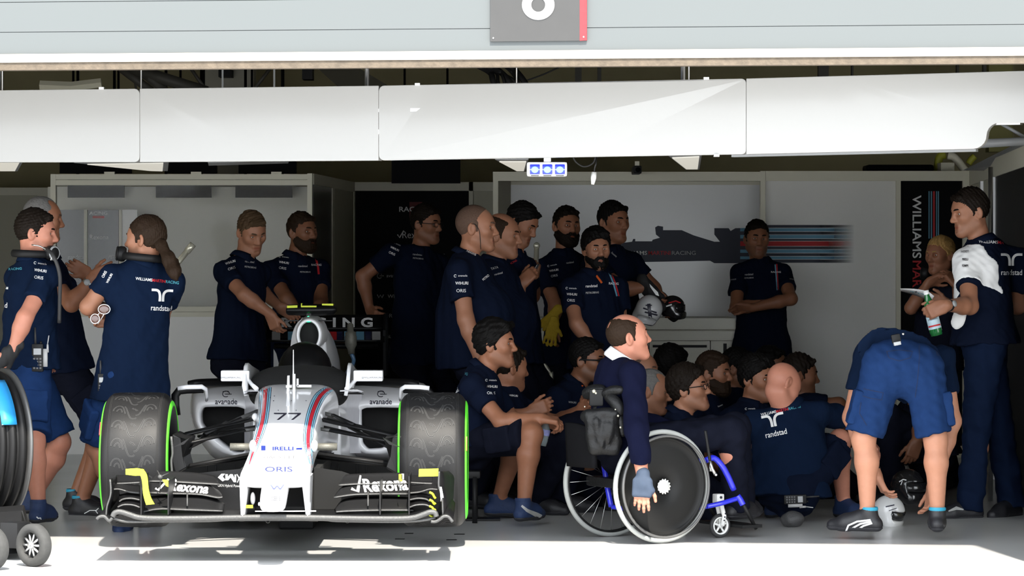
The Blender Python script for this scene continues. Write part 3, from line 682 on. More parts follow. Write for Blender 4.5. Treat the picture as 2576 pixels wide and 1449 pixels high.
T = thing('mounted_camera', 'small dark wall camera above the graphics wall rail', 'camera', at(1604, 436, 23.3)); b = MB(); lo, hi = at(1594, 436, 23.3), at(1614, 417, 23.3); b.box((lo[0], 23.3, lo[2]), (hi[0], 23.7, hi[2])); obj('casing', b.mesh(), M_blackp, T, smooth=False, bevel=.006)
b = MB(); b.lathe([(.0, -.012), (.016, -.012), (.018, .0)], at(1605, 427, 23.295), (0, 1, 0), 20); obj('lens', b.mesh(), M_black, T); b = MB(); lo, hi = at(1598, 417, 23.3), at(1609, 405, 23.3); b.box((lo[0], 23.35, lo[2]), (hi[0], 23.4, hi[2])); obj('bracket', b.mesh(), M_cream, T, smooth=False)
for nm, lb, pts, r, m in (('yellow_hose', 'short curved yellow hose above the right end of the graphics wall', ((2358, 431), (2361, 405), (2366, 393), (2378, 389)), .03, 'y'), ('yellow_hose', 'slanting yellow hose beside the side partition', ((2436, 412), (2443, 402), (2452, 393)), .025, 'y'), ('white_hose', 'curved white hose above the right end of the graphics wall', ((2384, 391), (2398, 394), (2412, 408), (2428, 430)), .03, 'w')):
    b = MB(); b.tube(spline([at(x, y, 24.3) for x, y in pts], 12), r, 12); tag(obj(nm, b.mesh(), mat('yellow hose', (.33, .33, .03), rough=.5) if m == 'y' else M_cream), lb, 'hose')
b = MB(); slab(b, 2367, 409, 2401, 431, 24.0, .2); tag(obj('control_box', b.mesh(), M_creamw, smooth=False), 'beige box on top of the wall above the vertical lettering', 'box')
b = MB(); slab(b, 2180, 414, 2350, 432, 24.1, .3); tag(obj('equipment_case', b.mesh(), M_black, smooth=False, bevel=.02), 'long black case lying on top of the graphics wall', 'case')
# ------------------------------------------------------------------ racing car
M_cw = mat('car white gloss', (.78, .78, .80), rough=.22, var=.01, vscale=3, coat=.5)
M_cf = mat('black carbon', (.005, .005, .0055), rough=.4, var=.25, vscale=160, spec=.22)
M_cfg = mat('grey carbon', (.010, .010, .0105), rough=.45, var=.25, vscale=160, spec=.18)
M_silver = mat('worn silver edge', (.065, .065, .064), rough=.5, metal=.3, var=.3, vscale=90, bump=.2, bscale=200)
M_neon = mat('fluorescent yellow', (.50, .58, .02), rough=.55, var=.05)
M_green = mat('tyre green ring', (.07, .50, .02), rough=.55, var=.05)
M_tyre = mat('tyre rubber', (.0085, .0085, .009), rough=.5, var=.12, vscale=30, bump=.05, bscale=300, spec=.26)
M_groove = mat('tyre groove', (.008, .008, .008), rough=.8)
M_lip = mat('tyre groove lip', (.035, .035, .036), rough=.5)
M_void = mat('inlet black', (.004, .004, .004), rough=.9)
M_mesh = mat('perforated grey', (.10, .096, .08), rough=.55, metal=.3, var=.45, vscale=220)
def cxa(Y): return -1.116 - .016 * (Y - 16.4)
CAR = thing('racing_car', 'white single-seat racing car with number 77 and red and blue striped nose', 'car', (cxa(17.), 17., 0))
def cpart(name, mb, m, parent=None, **k): return obj(name, mb.mesh() if isinstance(mb, MB) else mb, m, parent or CAR, **k)
def loft(secs, n=40, caps=True):
    """secs: (Y, half width, z top, z bottom, exponent[, dx])"""
    b = MB(); R = []
    a = np.linspace(0, 2 * math.pi, n, endpoint=False)
    for s in secs:
        Y, hw, zt, zb, e = s[:5]; dx = s[5] if len(s) > 5 else 0
        c, sn = np.cos(a), np.sin(a)
        x = np.sign(c) * np.abs(c) ** (2 / e) * hw; z = np.sign(sn) * np.abs(sn) ** (2 / e) * (zt - zb) / 2
        R.append(np.stack([cxa(Y) + dx + x, np.full(n, Y), (zt + zb) / 2 + z], 1))
    b.rings(R, caps); return b
def tloft(keys, cnt, **k):
    K = np.array(keys, float)
    S = spline(K, cnt); return loft([tuple(s) for s in S], **k)
# nose and monocoque
nose = tloft([(15.36, .150, .415, .372, 5), (15.42, .163, .437, .352, 4.2), (15.58, .160, .470, .345, 4), (15.9, .155, .528, .36, 3.6), (16.3, .158, .60, .40, 3.6), (16.7, .168, .668, .42, 3.8), (17.05, .182, .722, .42, 4), (17.3, .205, .752, .40, 4.4), (17.45, .222, .760, .38, 4.6)], 60, n=56)
cpart('nose', nose, M_cw); NB = bvh_of(nose.mesh())
NOSE = [o for o in bpy.data.objects if o.name == 'nose'][0]
mono = tloft([(17.45, .225, .70, .20, 4.5), (17.8, .27, .68, .15, 4.5), (18.3, .30, .70, .13, 4.5), (18.8, .30, .72, .13, 4)], 16, n=48)
cpart('monocoque', mono, M_cw)
# thumb tip with its two pylons
thumb = tloft([(15.13, .030, .300, .278, 3), (15.16, .052, .322, .262, 3), (15.25, .060, .345, .258, 3.4), (15.42, .062, .40, .30, 3.4), (15.55, .07, .44, .36, 3.4)], 18, n=32)
cpart('nose_tip', thumb, M_cw, NOSE)
for s in (-1, 1):
    b = MB(); G = []
    for t in np.linspace(0, 1, 9):
        z = .405 - .185 * t; yf = 15.37 + .04 * t; yb = 15.66 - .10 * t
        xo = cxa(15.45) + s * (.163 - .003 * t) ; th = .040 - .022 * t
        ring = [V3(xo + s * .0, yf + .015, z), V3(xo - s * th * .5, yf, z), V3(xo - s * th, yf + .02, z), V3(xo - s * th, yb, z), V3(xo - s * th * .5, yb + .03, z), V3(xo, yb, z)]
        G.append(np.array(ring if s > 0 else ring[::-1]))
    b.rings(G); cpart('wing_pylon', b, M_cw, NOSE, smooth='angle')
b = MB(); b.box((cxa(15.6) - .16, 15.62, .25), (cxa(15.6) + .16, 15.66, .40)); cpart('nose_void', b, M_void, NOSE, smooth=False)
b = MB(); b.cbox(at(627, 1274, 15.45), (.035, .02, .014)); cpart('yellow_tab', b, M_neon, NOSE, smooth=False)
b = MB(); b.ball(at(636, 1254, 15.5), (.012, .02, .03)); b.ball(at(652, 1268, 15.5), (.006, .01, .01)); cpart('fairing', b, M_cw, NOSE)
# printing on the nose
def nstripe(name, line, m, a, c):
    L = np.array(line, float); Lx = L.copy(); wv = L[:, 2]; Lx[:, 0] = L[:, 0] + (a + c) / 2 * wv
    return stripe_px(name, Lx[:, :2], (c - a) * wv, NB, m, NOSE, 7, .0018)
left = spline([(668, 974, 31), (666.5, 1000, 30), (664, 1030, 28.5), (660, 1060, 27), (652, 1090, 24.5), (642, 1120, 20), (634, 1145, 14), (627, 1168, 5)], 26)
right = spline([(836, 974, 36), (818, 984, 35), (803, 1000, 33), (791, 1025, 30), (783, 1050, 28), (777, 1080, 26), (775, 1110, 24), (778, 1140, 18), (783, 1165, 11), (787, 1184, 4)], 30)
M_lblue = mat('pale blue stripe', (.30, .62, .80), rough=.3, coat=.4); M_red = mat('red stripe', (.70, .03, .05), rough=.3, coat=.4); M_nv = mat('navy stripe', (.012, .02, .07), rough=.3, coat=.4)
for L in (left, right):
    for a, c, m in ((-.5, -.45, M_nv), (-.45, -.33, M_lblue), (-.33, -.27, M_nv), (-.27, -.19, M_lblue), (-.19, -.15, M_nv), (-.15, .15, M_red), (.15, .19, M_nv), (.19, .27, M_lblue), (.27, .33, M_nv), (.33, .45, M_lblue), (.45, .5, M_nv)):
        nstripe('stripe', L, m, a, c)
M_ink = mat('dark ink', (.015, .015, .03), rough=.4); M_blue = mat('blue ink', (.02, .035, .20), rough=.4); M_pale = mat('pale blue ink', (.035, .045, .16), rough=.4)
seven = lambda x: [(x, 1038.5), (x + 32, 1038.5), (x + 32, 1041.5), (x + 13, 1056), (x + 7, 1056), (x + 24, 1042), (x, 1041.5)]
for x in (689, 725):
    p = seven(x); print_px('numeral', np.array(p, float), [(0, 1, 2, 5, 6), (5, 2, 3, 4)], NB, M_ink, NOSE, 7, .002)
text_px('lettering', 'IRELLI', 712, 1128, 9, NB, M_blue, NOSE, xs=1.7, bold=.03); print_px('lettering', np.array([(657, 1121), (668, 1121), (668, 1133), (657, 1133)], float), [(0, 1, 2, 3)], NB, M_blue, NOSE)
print_px('lettering', np.array([(745, 1127), (760, 1126), (760, 1131), (745, 1131)], float), [(0, 1, 2, 3)], NB, M_blue, NOSE)
text_px('lettering', 'HACKETT', 703, 1150, 7, NB, mat('grey ink', (.09, .09, .10), rough=.5), NOSE, xs=1.9, bold=-.01); text_px('lettering', 'ORIS', 701, 1180, 13, NB, M_pale, NOSE, xs=1.85, bold=.005)
TB = bvh_of(thumb.mesh())
for (x0, y0, x1, y1) in ((681, 1219, 689, 1231), (689, 1231, 697, 1222), (697, 1222, 705, 1231), (705, 1231, 714, 1219)): stripe_px('emblem', [(x0, y0), (x1, y1)], 3.4, TB if False else NB, M_pale, NOSE, 6)
for (x0, y0, x1, y1) in ((681, 1219, 689, 1231), (689, 1231, 697, 1222), (697, 1222, 705, 1231), (705, 1231, 714, 1219)): stripe_px('emblem', [(x0, y0), (x1, y1)], 3.4, TB, M_pale, NOSE, 6)
for i in range(7):
    for j in range(3):
        x, y = 684 + i * 3.2, 1250 + j * 4; print_px('vent_hole', np.array([(x - .9, y - 1.1), (x + .9, y - 1.1), (x + .9, y + 1.1), (x - .9, y + 1.1)]), [(0, 1, 2, 3)], TB, M_ink, NOSE) if j != 1 or i in (0, 6, 3, 2, 4) else None
for x, y in ((733, 1008), (688, 1008), (770, 1008), (700, 1032), (745, 1032), (680, 1000), (690, 996)):
    print_px('rivet', np.array([(x - 1.2, y - 1), (x + 1.2, y - 1), (x + 1.2, y + 1), (x - 1.2, y + 1)]), [(0, 1, 2, 3)], NB, M_ink, NOSE)
stripe_px('panel_gap', [(650, 1037), (662, 1037), (664, 1006)], 1.2, NB, mat('panel gap', (.3, .3, .32), rough=.6), NOSE)
# sensors on top of the chassis
b = MB(); p0, p1 = at(724, 990, 16.95), at(724, 945, 16.95); b.prism([p0 - V3(.006, 0, 0), p0 + V3(.006, 0, 0), p1 + V3(.006, 0, 0), p1 - V3(.002, 0, 0)], V3(0, .05, 0)); b.prism([at(719, 1030, 16.7), at(730, 1030, 16.7), at(727, 985, 16.93), at(722, 985, 16.93)], V3(0, .06, 0)); cpart('sensor_fin', b, M_cw, smooth=False)
b = MB(); b.tube([at(738, 945, 17.2), at(738, 880, 17.2)], [.0035, .002], 8); b.cbox((at(740, 940, 17.2) + at(740, 985, 17.2)) / 2, (.014, .03, .09)); cpart('aerial', b, M_cw, smooth=False)
b = MB(); b.cbox(at(766, 971, 17.2), (.072, .03, .012)); b.cbox(at(749, 962, 17.2), (.01, .03, .04)); b.cbox(at(727, 972, 17.2), (.03, .03, .012)); cpart('sensor_wing', b, M_cw, smooth=False)
# cockpit
cock = tloft([(17.46, .24, .762, .66, 3), (17.6, .262, .835, .6, 2.6), (17.9, .265, .845, .6, 2.8), (18.3, .26, .83, .6, 2.8), (18.5, .24, .80, .6, 2.8)], 14, n=40); cpart('cockpit_cover', cock, M_void)
head = MB(); head.ball((cxa(18.3) + .005, 18.3, .80), (.150, .2, .163), 24, 14); cpart('headrest', head, M_cf)
for s in (-1, 1):
    b = MB(); x = cxa(17.6)
    b.grid([[V3(x + s * (.262 + .012 * t), Y, .70 + (h - .70) * t) for t in (0, .5, 1)] for Y, h in ((17.42, .755), (17.55, .85), (17.65, .865), (17.9, .84), (18.4, .80))], thick=.018); cpart('cockpit_side', b, M_cw)
# airbox and roll hoop
AB = thing  # (unused alias kept short)
def ring_sec(cx, cz, Y, ro, ri, lo=0.):
    return cx, cz, Y, ro, ri
b = MB(); Ya = 18.55; c = at(777, 843, Ya); a = np.linspace(0, 2 * math.pi, 48, endpoint=False)
def egg(rx, rzt, rzb): return np.stack([rx * np.cos(a) * (1 - .10 * np.minimum(np.sin(a), 0) ** 2 * 1.6), np.zeros(48), np.where(np.sin(a) > 0, rzt, rzb) * np.sin(a)], 1)
secs = [(egg(.052, .070, .080), .10), (egg(.052, .072, .082), .02), (egg(.058, .078, .088), -.012), (egg(.067, .086, .097), -.012), (egg(.074, .093, .105), .02), (egg(.082, .10, .115), .12), (egg(.09, .11, .13), .3)]
b.rings([c + s + V3(0, o, 0) for s, o in secs], False); ab = cpart('airbox', b, M_cw)
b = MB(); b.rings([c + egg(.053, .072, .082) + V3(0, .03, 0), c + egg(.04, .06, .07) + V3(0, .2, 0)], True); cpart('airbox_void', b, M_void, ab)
for s in (-1, 1):
    b = MB(); b.tube(spline([at(777 + s * 22, 872, Ya + .05), at(777 + s * 24, 900, Ya + .03), at(777 + s * 31, 928, Ya), at(777 + s * 46, 955, Ya - .05)], 12), [.017] * 6 + [.018, .019, .021, .024, .027, .03], 12); cpart('roll_hoop_leg', b, M_cw)
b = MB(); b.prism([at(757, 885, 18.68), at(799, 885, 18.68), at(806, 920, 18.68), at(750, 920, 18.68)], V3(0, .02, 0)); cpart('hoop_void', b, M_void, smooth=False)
eng = tloft([(18.75, .10, 1.085, .60, 2.6, .0), (19.1, .13, 1.07, .5, 2.4, .01), (19.6, .14, .98, .4, 2.3, .02), (20.2, .10, .80, .3, 2.3, .02), (20.7, .06, .62, .25, 2.2, .02)], 22, n=36); cpart('engine_cover', eng, M_cw)
for s in (-1, 1):
    b = MB(); b.grid([[at(777 + s * (x0 + (x1 - x0) * t), y, Y) for t in (0, .5, 1)] for x0, x1, y, Y in ((20, 36, 905, 18.85), (28, 50, 928, 18.8), (40, 78, 948, 18.75), (52, 120, 966, 18.7))], thick=.012); cpart('shoulder_panel', b, M_cw)
b = MB(); b.tube([at(830, 925, 19), at(870, 950, 18.95), at(880, 966, 18.9)], .018, 8); b.tube([at(835, 935, 19), at(850, 958, 18.9)], .014, 8); cpart('exhaust_slots', b, M_cf)
# camera pod with its green lights
Yt = 18.75
b = MB(); G = [np.stack([np.full(16, X), Yt + .05 + .075 * np.cos(t_), at(0, yc, Yt)[2] + .0 + hz * np.sin(t_)], 1) for X, yc, hz in ((at(720, 0, Yt)[0], 782, .018), (at(724, 0, Yt)[0], 780, .030), (at(760, 0, Yt)[0], 780, .033), (at(800, 0, Yt)[0], 780, .033), (at(838, 0, Yt)[0], 779, .031), (at(845, 0, Yt)[0], 779, .014)) for t_ in [np.linspace(0, 2 * math.pi, 16, endpoint=False)]]
b.rings(G); tc_ = cpart('camera_pod', b, M_cf)
b = MB(); pts = [(722, 769), (748, 768), (748, 774), (722, 775)]
b.prism([at(x, y, Yt - .03) for x, y in pts], V3(0, .09, 0)); b.prism([at(x, y, Yt - .035) for x, y in ((757, 763), (759, 763), (759, 769), (796, 769), (796, 773), (757, 773))], V3(0, .09, 0)); b.prism([at(x, y, Yt - .03) for x, y in ((810, 764), (838, 764), (838, 769), (810, 768))], V3(0, .09, 0)); cpart('yellow_marking', b, M_neon, tc_, smooth=False)
b = MB(); b.cbox(at(778, 796, Yt + .03), (.026, .08, .05)); cpart('pylon', b, M_cf, tc_, smooth=False)
M_led = mat('green light', (.05, 1, .25), emit=(.02, 1., .2), estr=6.); M_leds = mat('dim green light', (.05, .7, .25), emit=(.02, 1., .25), estr=2.)
b = MB(); b.ball(at(776.5, 800, Yt - .02), .011, 14, 10); cpart('indicator_light', b, M_led, tc_)
for x in (764, 768, 784, 788): b = MB(); b.ball(at(x, 805, Yt - .03), .004, 8, 6); cpart('indicator_light', b, M_leds, tc_)
b = MB(); b.ball(at(776, 808.5, Ya + .0), (.015, .01, .005), 10, 6); cpart('indicator_light', b, M_leds, tc_)
for s in (-1, 1): b = MB(); b.cbox(at(777 + s * 42, 806.5, Ya + .1), (.075, .06, .006)); cpart('winglet', b, M_cfg, smooth=False)
# sidepods
for s in (-1, 1):
    # the front of each pod: a ring of skin around the inlet, swept back
    Yf = 17.95; k = Yf / F; X0 = cxa(Yf)
    if s < 0:
        outer = [(642, 978), (600, 969), (520, 968), (476, 972), (464, 984), (459, 1010), (459, 1045), (468, 1085), (486, 1125), (512, 1160), (545, 1182), (600, 1180), (645, 1160)]
        inner = [(618, 1030), (600, 1023.5), (560, 1023), (515, 1024), (508, 1030), (505, 1045), (507, 1065), (517, 1080), (536, 1096), (563, 1118), (590, 1138), (612, 1138), (618, 1130)]
    else:
        outer = [(846, 975), (900, 968), (990, 968), (1060, 970), (1074, 984), (1080, 1010), (1080, 1045), (1074, 1085), (1060, 1125), (1038, 1160), (1000, 1178), (930, 1172), (860, 1155)]
        inner = [(907, 1032), (920, 1026), (955, 1025), (1010, 1026), (1022, 1033), (1025, 1045), (1024, 1065), (1016, 1085), (1000, 1100), (985, 1112), (960, 1128), (925, 1130), (912, 1115)]
    O, I = resample(outer + outer[:1], 72)[:-1], resample(inner + inner[:1], 72)[:-1]
    def nearest(O, I):
        cI = I.mean(0); ang = lambda P: np.unwrap(np.arctan2(P[:, 1] - cI[1], P[:, 0] - cI[0]))
        aO, aI = np.arctan2(O[:, 1] - cI[1], O[:, 0] - cI[0]), np.arctan2(I[:, 1] - cI[1], I[:, 0] - cI[0])
        th = np.linspace(-math.pi, math.pi, 72, endpoint=False)
        f = lambda P, aa: np.stack([np.interp(th, np.sort(aa), P[np.argsort(aa)][:, q], period=2 * math.pi) for q in (0, 1)], 1)
        return f(O, aO), f(I, aI)
    O, I = nearest(O, I); cI = I.mean(0)
    rings = []
    for t, Yo in ((-.02, .30), (.02, .10), (0, 0), (.14, -.02), (.34, .01), (.58, .10), (.82, .25), (1.0, .45)):
        P = I + (O - I) * max(t, -.02); rings.append(np.array([at(x, y, Yf) + V3(0, Yo + (.05 if abs(x - (645 if s < 0 else 846)) < 1 else 0), 0) for x, y in P]))
    # run back to the gearbox
    Oc = O.mean(0)
    for Yo, sc in ((1.0, .95), (1.6, .70), (2.05, .34)):
        P = np.array([at(x, y, Yf) for x, y in O]); cc = V3(cxa(Yf) + s * .25, 0, .42); Q = P.copy(); Q[:, 0] = cc[0] + (P[:, 0] - cc[0]) * sc; Q[:, 2] = .30 + (P[:, 2] - .30) * (sc * .9 + .05); Q[:, 1] = Yf + Yo; rings.append(Q)
    b = MB(); b.rings(rings, False); sp = cpart('sidepod', b, M_cw)
    SB = bvh_of(b.mesh())
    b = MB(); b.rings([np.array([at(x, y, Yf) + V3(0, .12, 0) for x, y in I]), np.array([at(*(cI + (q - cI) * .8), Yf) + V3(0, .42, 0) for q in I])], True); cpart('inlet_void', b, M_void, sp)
    ax_, ay_ = (568, 1010) if s < 0 else (958, 1010)
    text_px('lettering', 'avanade', ax_ + (1 if s < 0 else 0), ay_ - .5, 14.5, SB, M_ink, sp, xs=.87, bold=.012, off=.003)
    for ln in (circ(ax_, 991, 8.2, 50, 330, 18, .9), [(ax_ - 2, 991.5), (ax_ + 15, 991.5)], [(ax_ - 8, 985), (ax_ + 6, 984), (ax_ + 9, 988), (ax_ + 9, 992)]): stripe_px('emblem', ln, 1.9, SB, M_ink, sp, 6, .003)
    # turning vane: flat top with a hoop of black carbon around the outside
    xo = (lambda x: x) if s < 0 else (lambda x: 1527 - x)
    b = MB(); b.tube([at(xo(444), 1045, 17.6), at(xo(441), 1020, 17.6), at(xo(441), 995, 17.6), at(xo(450), 983, 17.6), at(xo(470), 980, 17.6), at(xo(512), 978.5, 17.62)], .010, 8, flat=2.2); cpart('turning_vane', b, M_cf)
    b = MB(); b.tube([at(xo(447), 977, 17.58), at(xo(470), 974, 17.58), at(xo(508), 973, 17.6), at(xo(518), 979, 17.62), at(xo(520), 996, 17.66), at(xo(520), 1006, 17.7)], .008, 8, flat=1.6); cpart('vane_top', b, M_cw)
    b = MB(); b.tube(spline([at(xo(475), 968, 18.1), at(xo(500), 963.5, 18.1), at(xo(560), 961.5, 18.2), at(xo(640), 962, 18.3)], 14), .022, 8); cpart('pod_shoulder', b, M_cf)
    # mirror
    x0, x1 = (555, 627) if s < 0 else (889, 963)
    b = MB(); lo, hi = at(x0, 959.5, 17.5), at(x1, 932, 17.5); b.box((lo[0], 17.5, lo[2]), (hi[0], 17.62, hi[2])); mr = cpart('mirror', b, M_cw, bevel=.008)
    MBv = bvh_of(b.mesh()); text_px('lettering', '@WILLIAMSRACING', (x0 + x1) / 2 + (-12 if s < 0 else 10), 949.5, 4.4, MBv, M_ink, mr, xs=.95, bold=.0, off=.0012)
    b = MB(); b.tube([at(xo(620) if s < 0 else 900, 950, 17.52), at(xo(634) if s < 0 else 884, 968, 17.5), at(xo(645) if s < 0 else 872, 978, 17.4)], [.010, .011, .013], 8); b.tube([at(xo(641) if s < 0 else 889, 958, 17.7), at(xo(655) if s < 0 else 886, 975, 17.7)], .01, 8); cpart('mirror_stalk', b, M_cw, mr)
    for yy, dd in ((985, 0), (992, 5)):
        b = MB(); q = [at(xo(612) + 0, yy, 17.4), at(xo(628), yy - 5, 17.4), at(xo(650 if s < 0 else 672), yy - 3, 17.45), at(xo(650 if s < 0 else 672), yy, 17.45)]; b.prism(q if s < 0 else q[::-1], V3(0, .05, 0)); cpart('chassis_fin', b, M_cw if dd == 0 else M_cfg, smooth=False)
text_px('lettering', 'PETROBRAS', 1, 1, 1, NB, M_ink, NOSE) if False else None
# flank lettering seen beside the right front suspension
b = MB(); b.grid([[at(x, y, Y) for y in (985, 1030, 1080, 1140)] for x, Y in ((843, 17.5), (870, 17.75), (908, 17.98))], thick=.01); fl = cpart('flank', b, mat('car grey white', (.62, .62, .66), rough=.3, coat=.3), smooth=False); FB = bvh_of(b.mesh())
b = MB(); b.grid([[at(x, y, Y) for y in (985, 1030, 1080, 1140)] for x, Y in ((647, 17.5), (632, 17.75), (617, 17.98))], thick=.01); cpart('flank', b, MATS['car grey white'], smooth=False)
text_px('lettering', 'NOBRAS', 856, 1046, 14, FB, M_ink, fl, rot=12, xs=.42, bold=.03)
print_px('lettering', np.array([(836, 1030), (842, 1030), (842, 1046), (836, 1046)], float), [(0, 1, 2, 3)], FB, M_ink, fl)

# ------------------------------------------------------------------ front wheels
def tyre_prof(hw=.135, r=.332):
    return [(.165, -hw * .92), (.185, -hw * 1.02), (.20, -hw * 1.10), (.235, -hw * 1.21), (.268, -hw * 1.235), (.295, -hw * 1.17), (r - .017, -hw * 1.06), (r - .007, -hw * .96), (r - .002, -hw * .80), (r, -hw * .4), (r, hw * .4), (r - .002, hw * .80), (r - .007, hw * .96), (r - .017, hw * 1.06), (.295, hw * 1.17), (.268, hw * 1.235), (.235, hw * 1.21), (.20, hw * 1.10), (.185, hw * 1.02), (.165, hw * .92)]
def tread(c, ax, r, hw, ang0, ang1, lines, w, m, parent, off=.0008, name='tread_groove'):
    """thin strips along (across, arc length) polylines repeated round the tread"""
    b = MB(); u = ZUP; fw = nrm(np.cross(ax, u)); fw = fw if fw[1] < 0 else -fw
    for L in lines:
        P = np.array(L, float); t = np.gradient(P, axis=0); t /= np.maximum(np.linalg.norm(t, axis=1), 1e-9)[:, None]; n = np.stack([-t[:, 1], t[:, 0]], 1)
        G = []
        for q in (-.5, .5):
            Q = P + n * w * q; row = []
            for x, s in Q:
                th = s / r; rr = r + off - max(0, abs(x) - hw * .6) ** 2 * 2.0
                row.append(c + ax * x + rr * (math.cos(th) * fw + math.sin(th) * u))
            G.append(row)
        b.grid(np.array(G), thick=0)
    return obj(name, b.mesh(), m, parent, smooth=False)
def motif():
    out = []
    for s in (-1, 1):
        o = 0 if s < 0 else .014
        out.append([(s * .104, o - .012), (s * .101, o + .004), (s * .088, o + .021), (s * .070, o + .024), (s * .057, o + .012), (s * .050, o - .010), (s * .044, o - .030)])
        out.append([(s * .088, o - .016), (s * .081, o - .003), (s * .071, o + .002), (s * .064, o - .006), (s * .060, o - .022)])
    out.append([(-.050, .022), (-.040, .002), (-.026, -.040), (-.014, -.060), (.004, -.062), (.010, -.054)])
    out.append([(.052, .036), (.044, .016), (.030, -.020), (.020, -.036), (.006, -.040)])
    out.append([(-.012, .010), (-.006, .002), (.002, .002), (.008, -.008), (.016, -.004)])
    return out
def wheel(name, cx, label_sign):
    s = label_sign; c = V3(cx, 16.4, .425); ax = V3(1, 0, 0); r = .332; hw = .135
    b = MB(); pr = tyre_prof(hw, r); b.lathe(pr, c, ax, 96); ty = cpart('tyre', b, M_tyre)
    for sd in (-1, 1):
        b = MB(); b.lathe([(.266, sd * (hw * 1.236)), (.269, sd * (hw * 1.236 + .003)), (.280, sd * (hw * 1.212 + .0035)), (.290, sd * (hw * 1.185 + .003)), (.292, sd * hw * 1.175)], c, ax, 96); cpart('colour_ring', b, M_green, ty)
        b = MB()
        b.lathe([(.04, sd * .10), (.10, sd * .09), (.15, sd * .11), (.17, sd * .125)], c, ax, 48); cpart('wheel_rim', b, M_cf, ty)
    lines = []
    P = .098
    for i in range(-4, 9):
        for L in motif(): lines.append([(x, y + i * P) for x, y in L])
    L2 = [spline(L, 14) for L in lines]
    tread(c, ax, r, hw, 0, 0, L2, .0068, M_lip, ty, .0006, 'tread_edge'); tread(c, ax, r, hw, 0, 0, L2, .0040, M_groove, ty, .0011)
    for x in (-.118, .118, -.124, .124): tread(c, ax, r, hw, 0, 0, [[(x, y) for y in np.linspace(-.4, .8, 60)]], .0022, M_groove, ty, .0010)
    return ty, c
tl, cl = wheel('l', at(351.5, 0, 16.4)[0], -1)
tr, cr = wheel('r', at(1090.5, 0, 16.4)[0], 1)
# red and orange compound marks on the sidewalls
for ty, c, sd, a0, m in ((tl, cl, -1, 28, M_prred), (tr, cr, 1, 12, mat('orange print', (.75, .16, .01), rough=.5))):
    b = MB(); G = [[c + V3(sd * (.135 * 1.225 + .002) , 0, 0) * V3(1, 1, 1) + rr * (math.cos(math.radians(t)) * V3(0, -1, 0) + math.sin(math.radians(t)) * ZUP) for rr in (.268, .292)] for t in np.linspace(a0, a0 + 14, 8)]
    b.grid(G, thick=.004); cpart('compound_mark', b, m, ty, smooth=False)
# brake ducts and uprights
for s, X in ((-1, at(440, 0, 16.4)[0]), (1, at(1000, 0, 16.4)[0])):
    xo = (lambda x: x) if s < 0 else (lambda x: 1441 - x)
    b = MB(); b.prism([at(xo(433), 1092, 16.2), at(xo(452), 1100, 16.2), at(xo(476), 1104, 16.15), at(xo(462), 1150, 16.2), at(xo(470), 1178, 16.2), at(xo(440), 1195, 16.2), at(xo(431), 1160, 16.2)][::1 if s < 0 else -1], V3(0, .35, 0)); cpart('upright', b, M_cf, smooth=False, bevel=.008)
    b = MB(); b.tube(spline([at(xo(431), 1098, 16.13), at(xo(434), 1140, 16.13), at(xo(431), 1160, 16.13), at(xo(433), 1195, 16.13), at(xo(431), 1215, 16.13)], 16), .006, 8); cpart('duct_edge', b, M_silver)
    b = MB(); b.prism([at(xo(436), 1125, 16.05), at(xo(478), 1101, 16.05), at(xo(462), 1118, 16.05)][::1 if s < 0 else -1], V3(0, .04, 0)); cpart('duct_scoop', b, M_cfg, smooth=False)
# suspension arms
def arm(pts, r, m=M_cf, fl=.45, name='suspension_arm'):
    b = MB(); b.tube(pts, r, 12, flat=fl); return cpart(name, b, m)
for L in (((645, 1033, 16.9), (605, 1052, 16.75)), ((820, 1037, 16.9), (838, 1043, 16.8))): pass
arms_l = [((648, 1034, 17.0), (600, 1054, 16.8), .016, M_silver, .7), ((604, 1052, 16.8), (515, 1092, 16.5), .016, M_cf, .6), ((648, 1052, 16.75), (446, 1098, 16.45), .024, M_cf, .45), ((648, 1048, 17.1), (470, 1090, 16.5), .018, M_cf, .5), ((646, 1079, 16.6), (612, 1083, 16.55), .015, M_silver, .7), ((614, 1083, 16.55), (462, 1117, 16.3), .017, M_cf, .6), ((646, 1072, 16.85), (500, 1098, 16.6), .016, M_cf, .5), ((570, 1062, 16.85), (470, 1130, 16.4), .014, M_cf, .6), ((545, 1092, 16.6), (448, 1140, 16.3), .016, M_cf, .5), ((630, 1142, 16.45), (474, 1172, 16.35), .022, M_cfg, .5), ((632, 1150, 16.6), (448, 1178, 16.45), .022, M_cf, .5)]
arms_r = [((803, 1036, 17.0), (838, 1046, 16.85), .016, M_silver, .7), ((838, 1044, 16.85), (890, 1068, 16.6), .015, M_cf, .6), ((800, 1053, 16.75), (1000, 1098, 16.45), .027, M_cf, .5), ((800, 1045, 17.1), (980, 1092, 16.5), .018, M_cf, .5), ((798, 1078, 16.6), (832, 1083, 16.55), .015, M_silver, .7), ((832, 1083, 16.55), (988, 1112, 16.35), .018, M_cf, .6), ((800, 1070, 16.85), (960, 1108, 16.5), .016, M_cf, .5), ((880, 1075, 16.8), (988, 1130, 16.4), .016, M_cf, .6), ((800, 1142, 16.45), (988, 1166, 16.35), .024, M_cfg, .5), ((800, 1150, 16.6), (990, 1172, 16.45), .024, M_cf, .5)]
for p, q, r, m, fl in arms_l + arms_r: arm([at(*p), at(*q)], r * .85, m, fl)
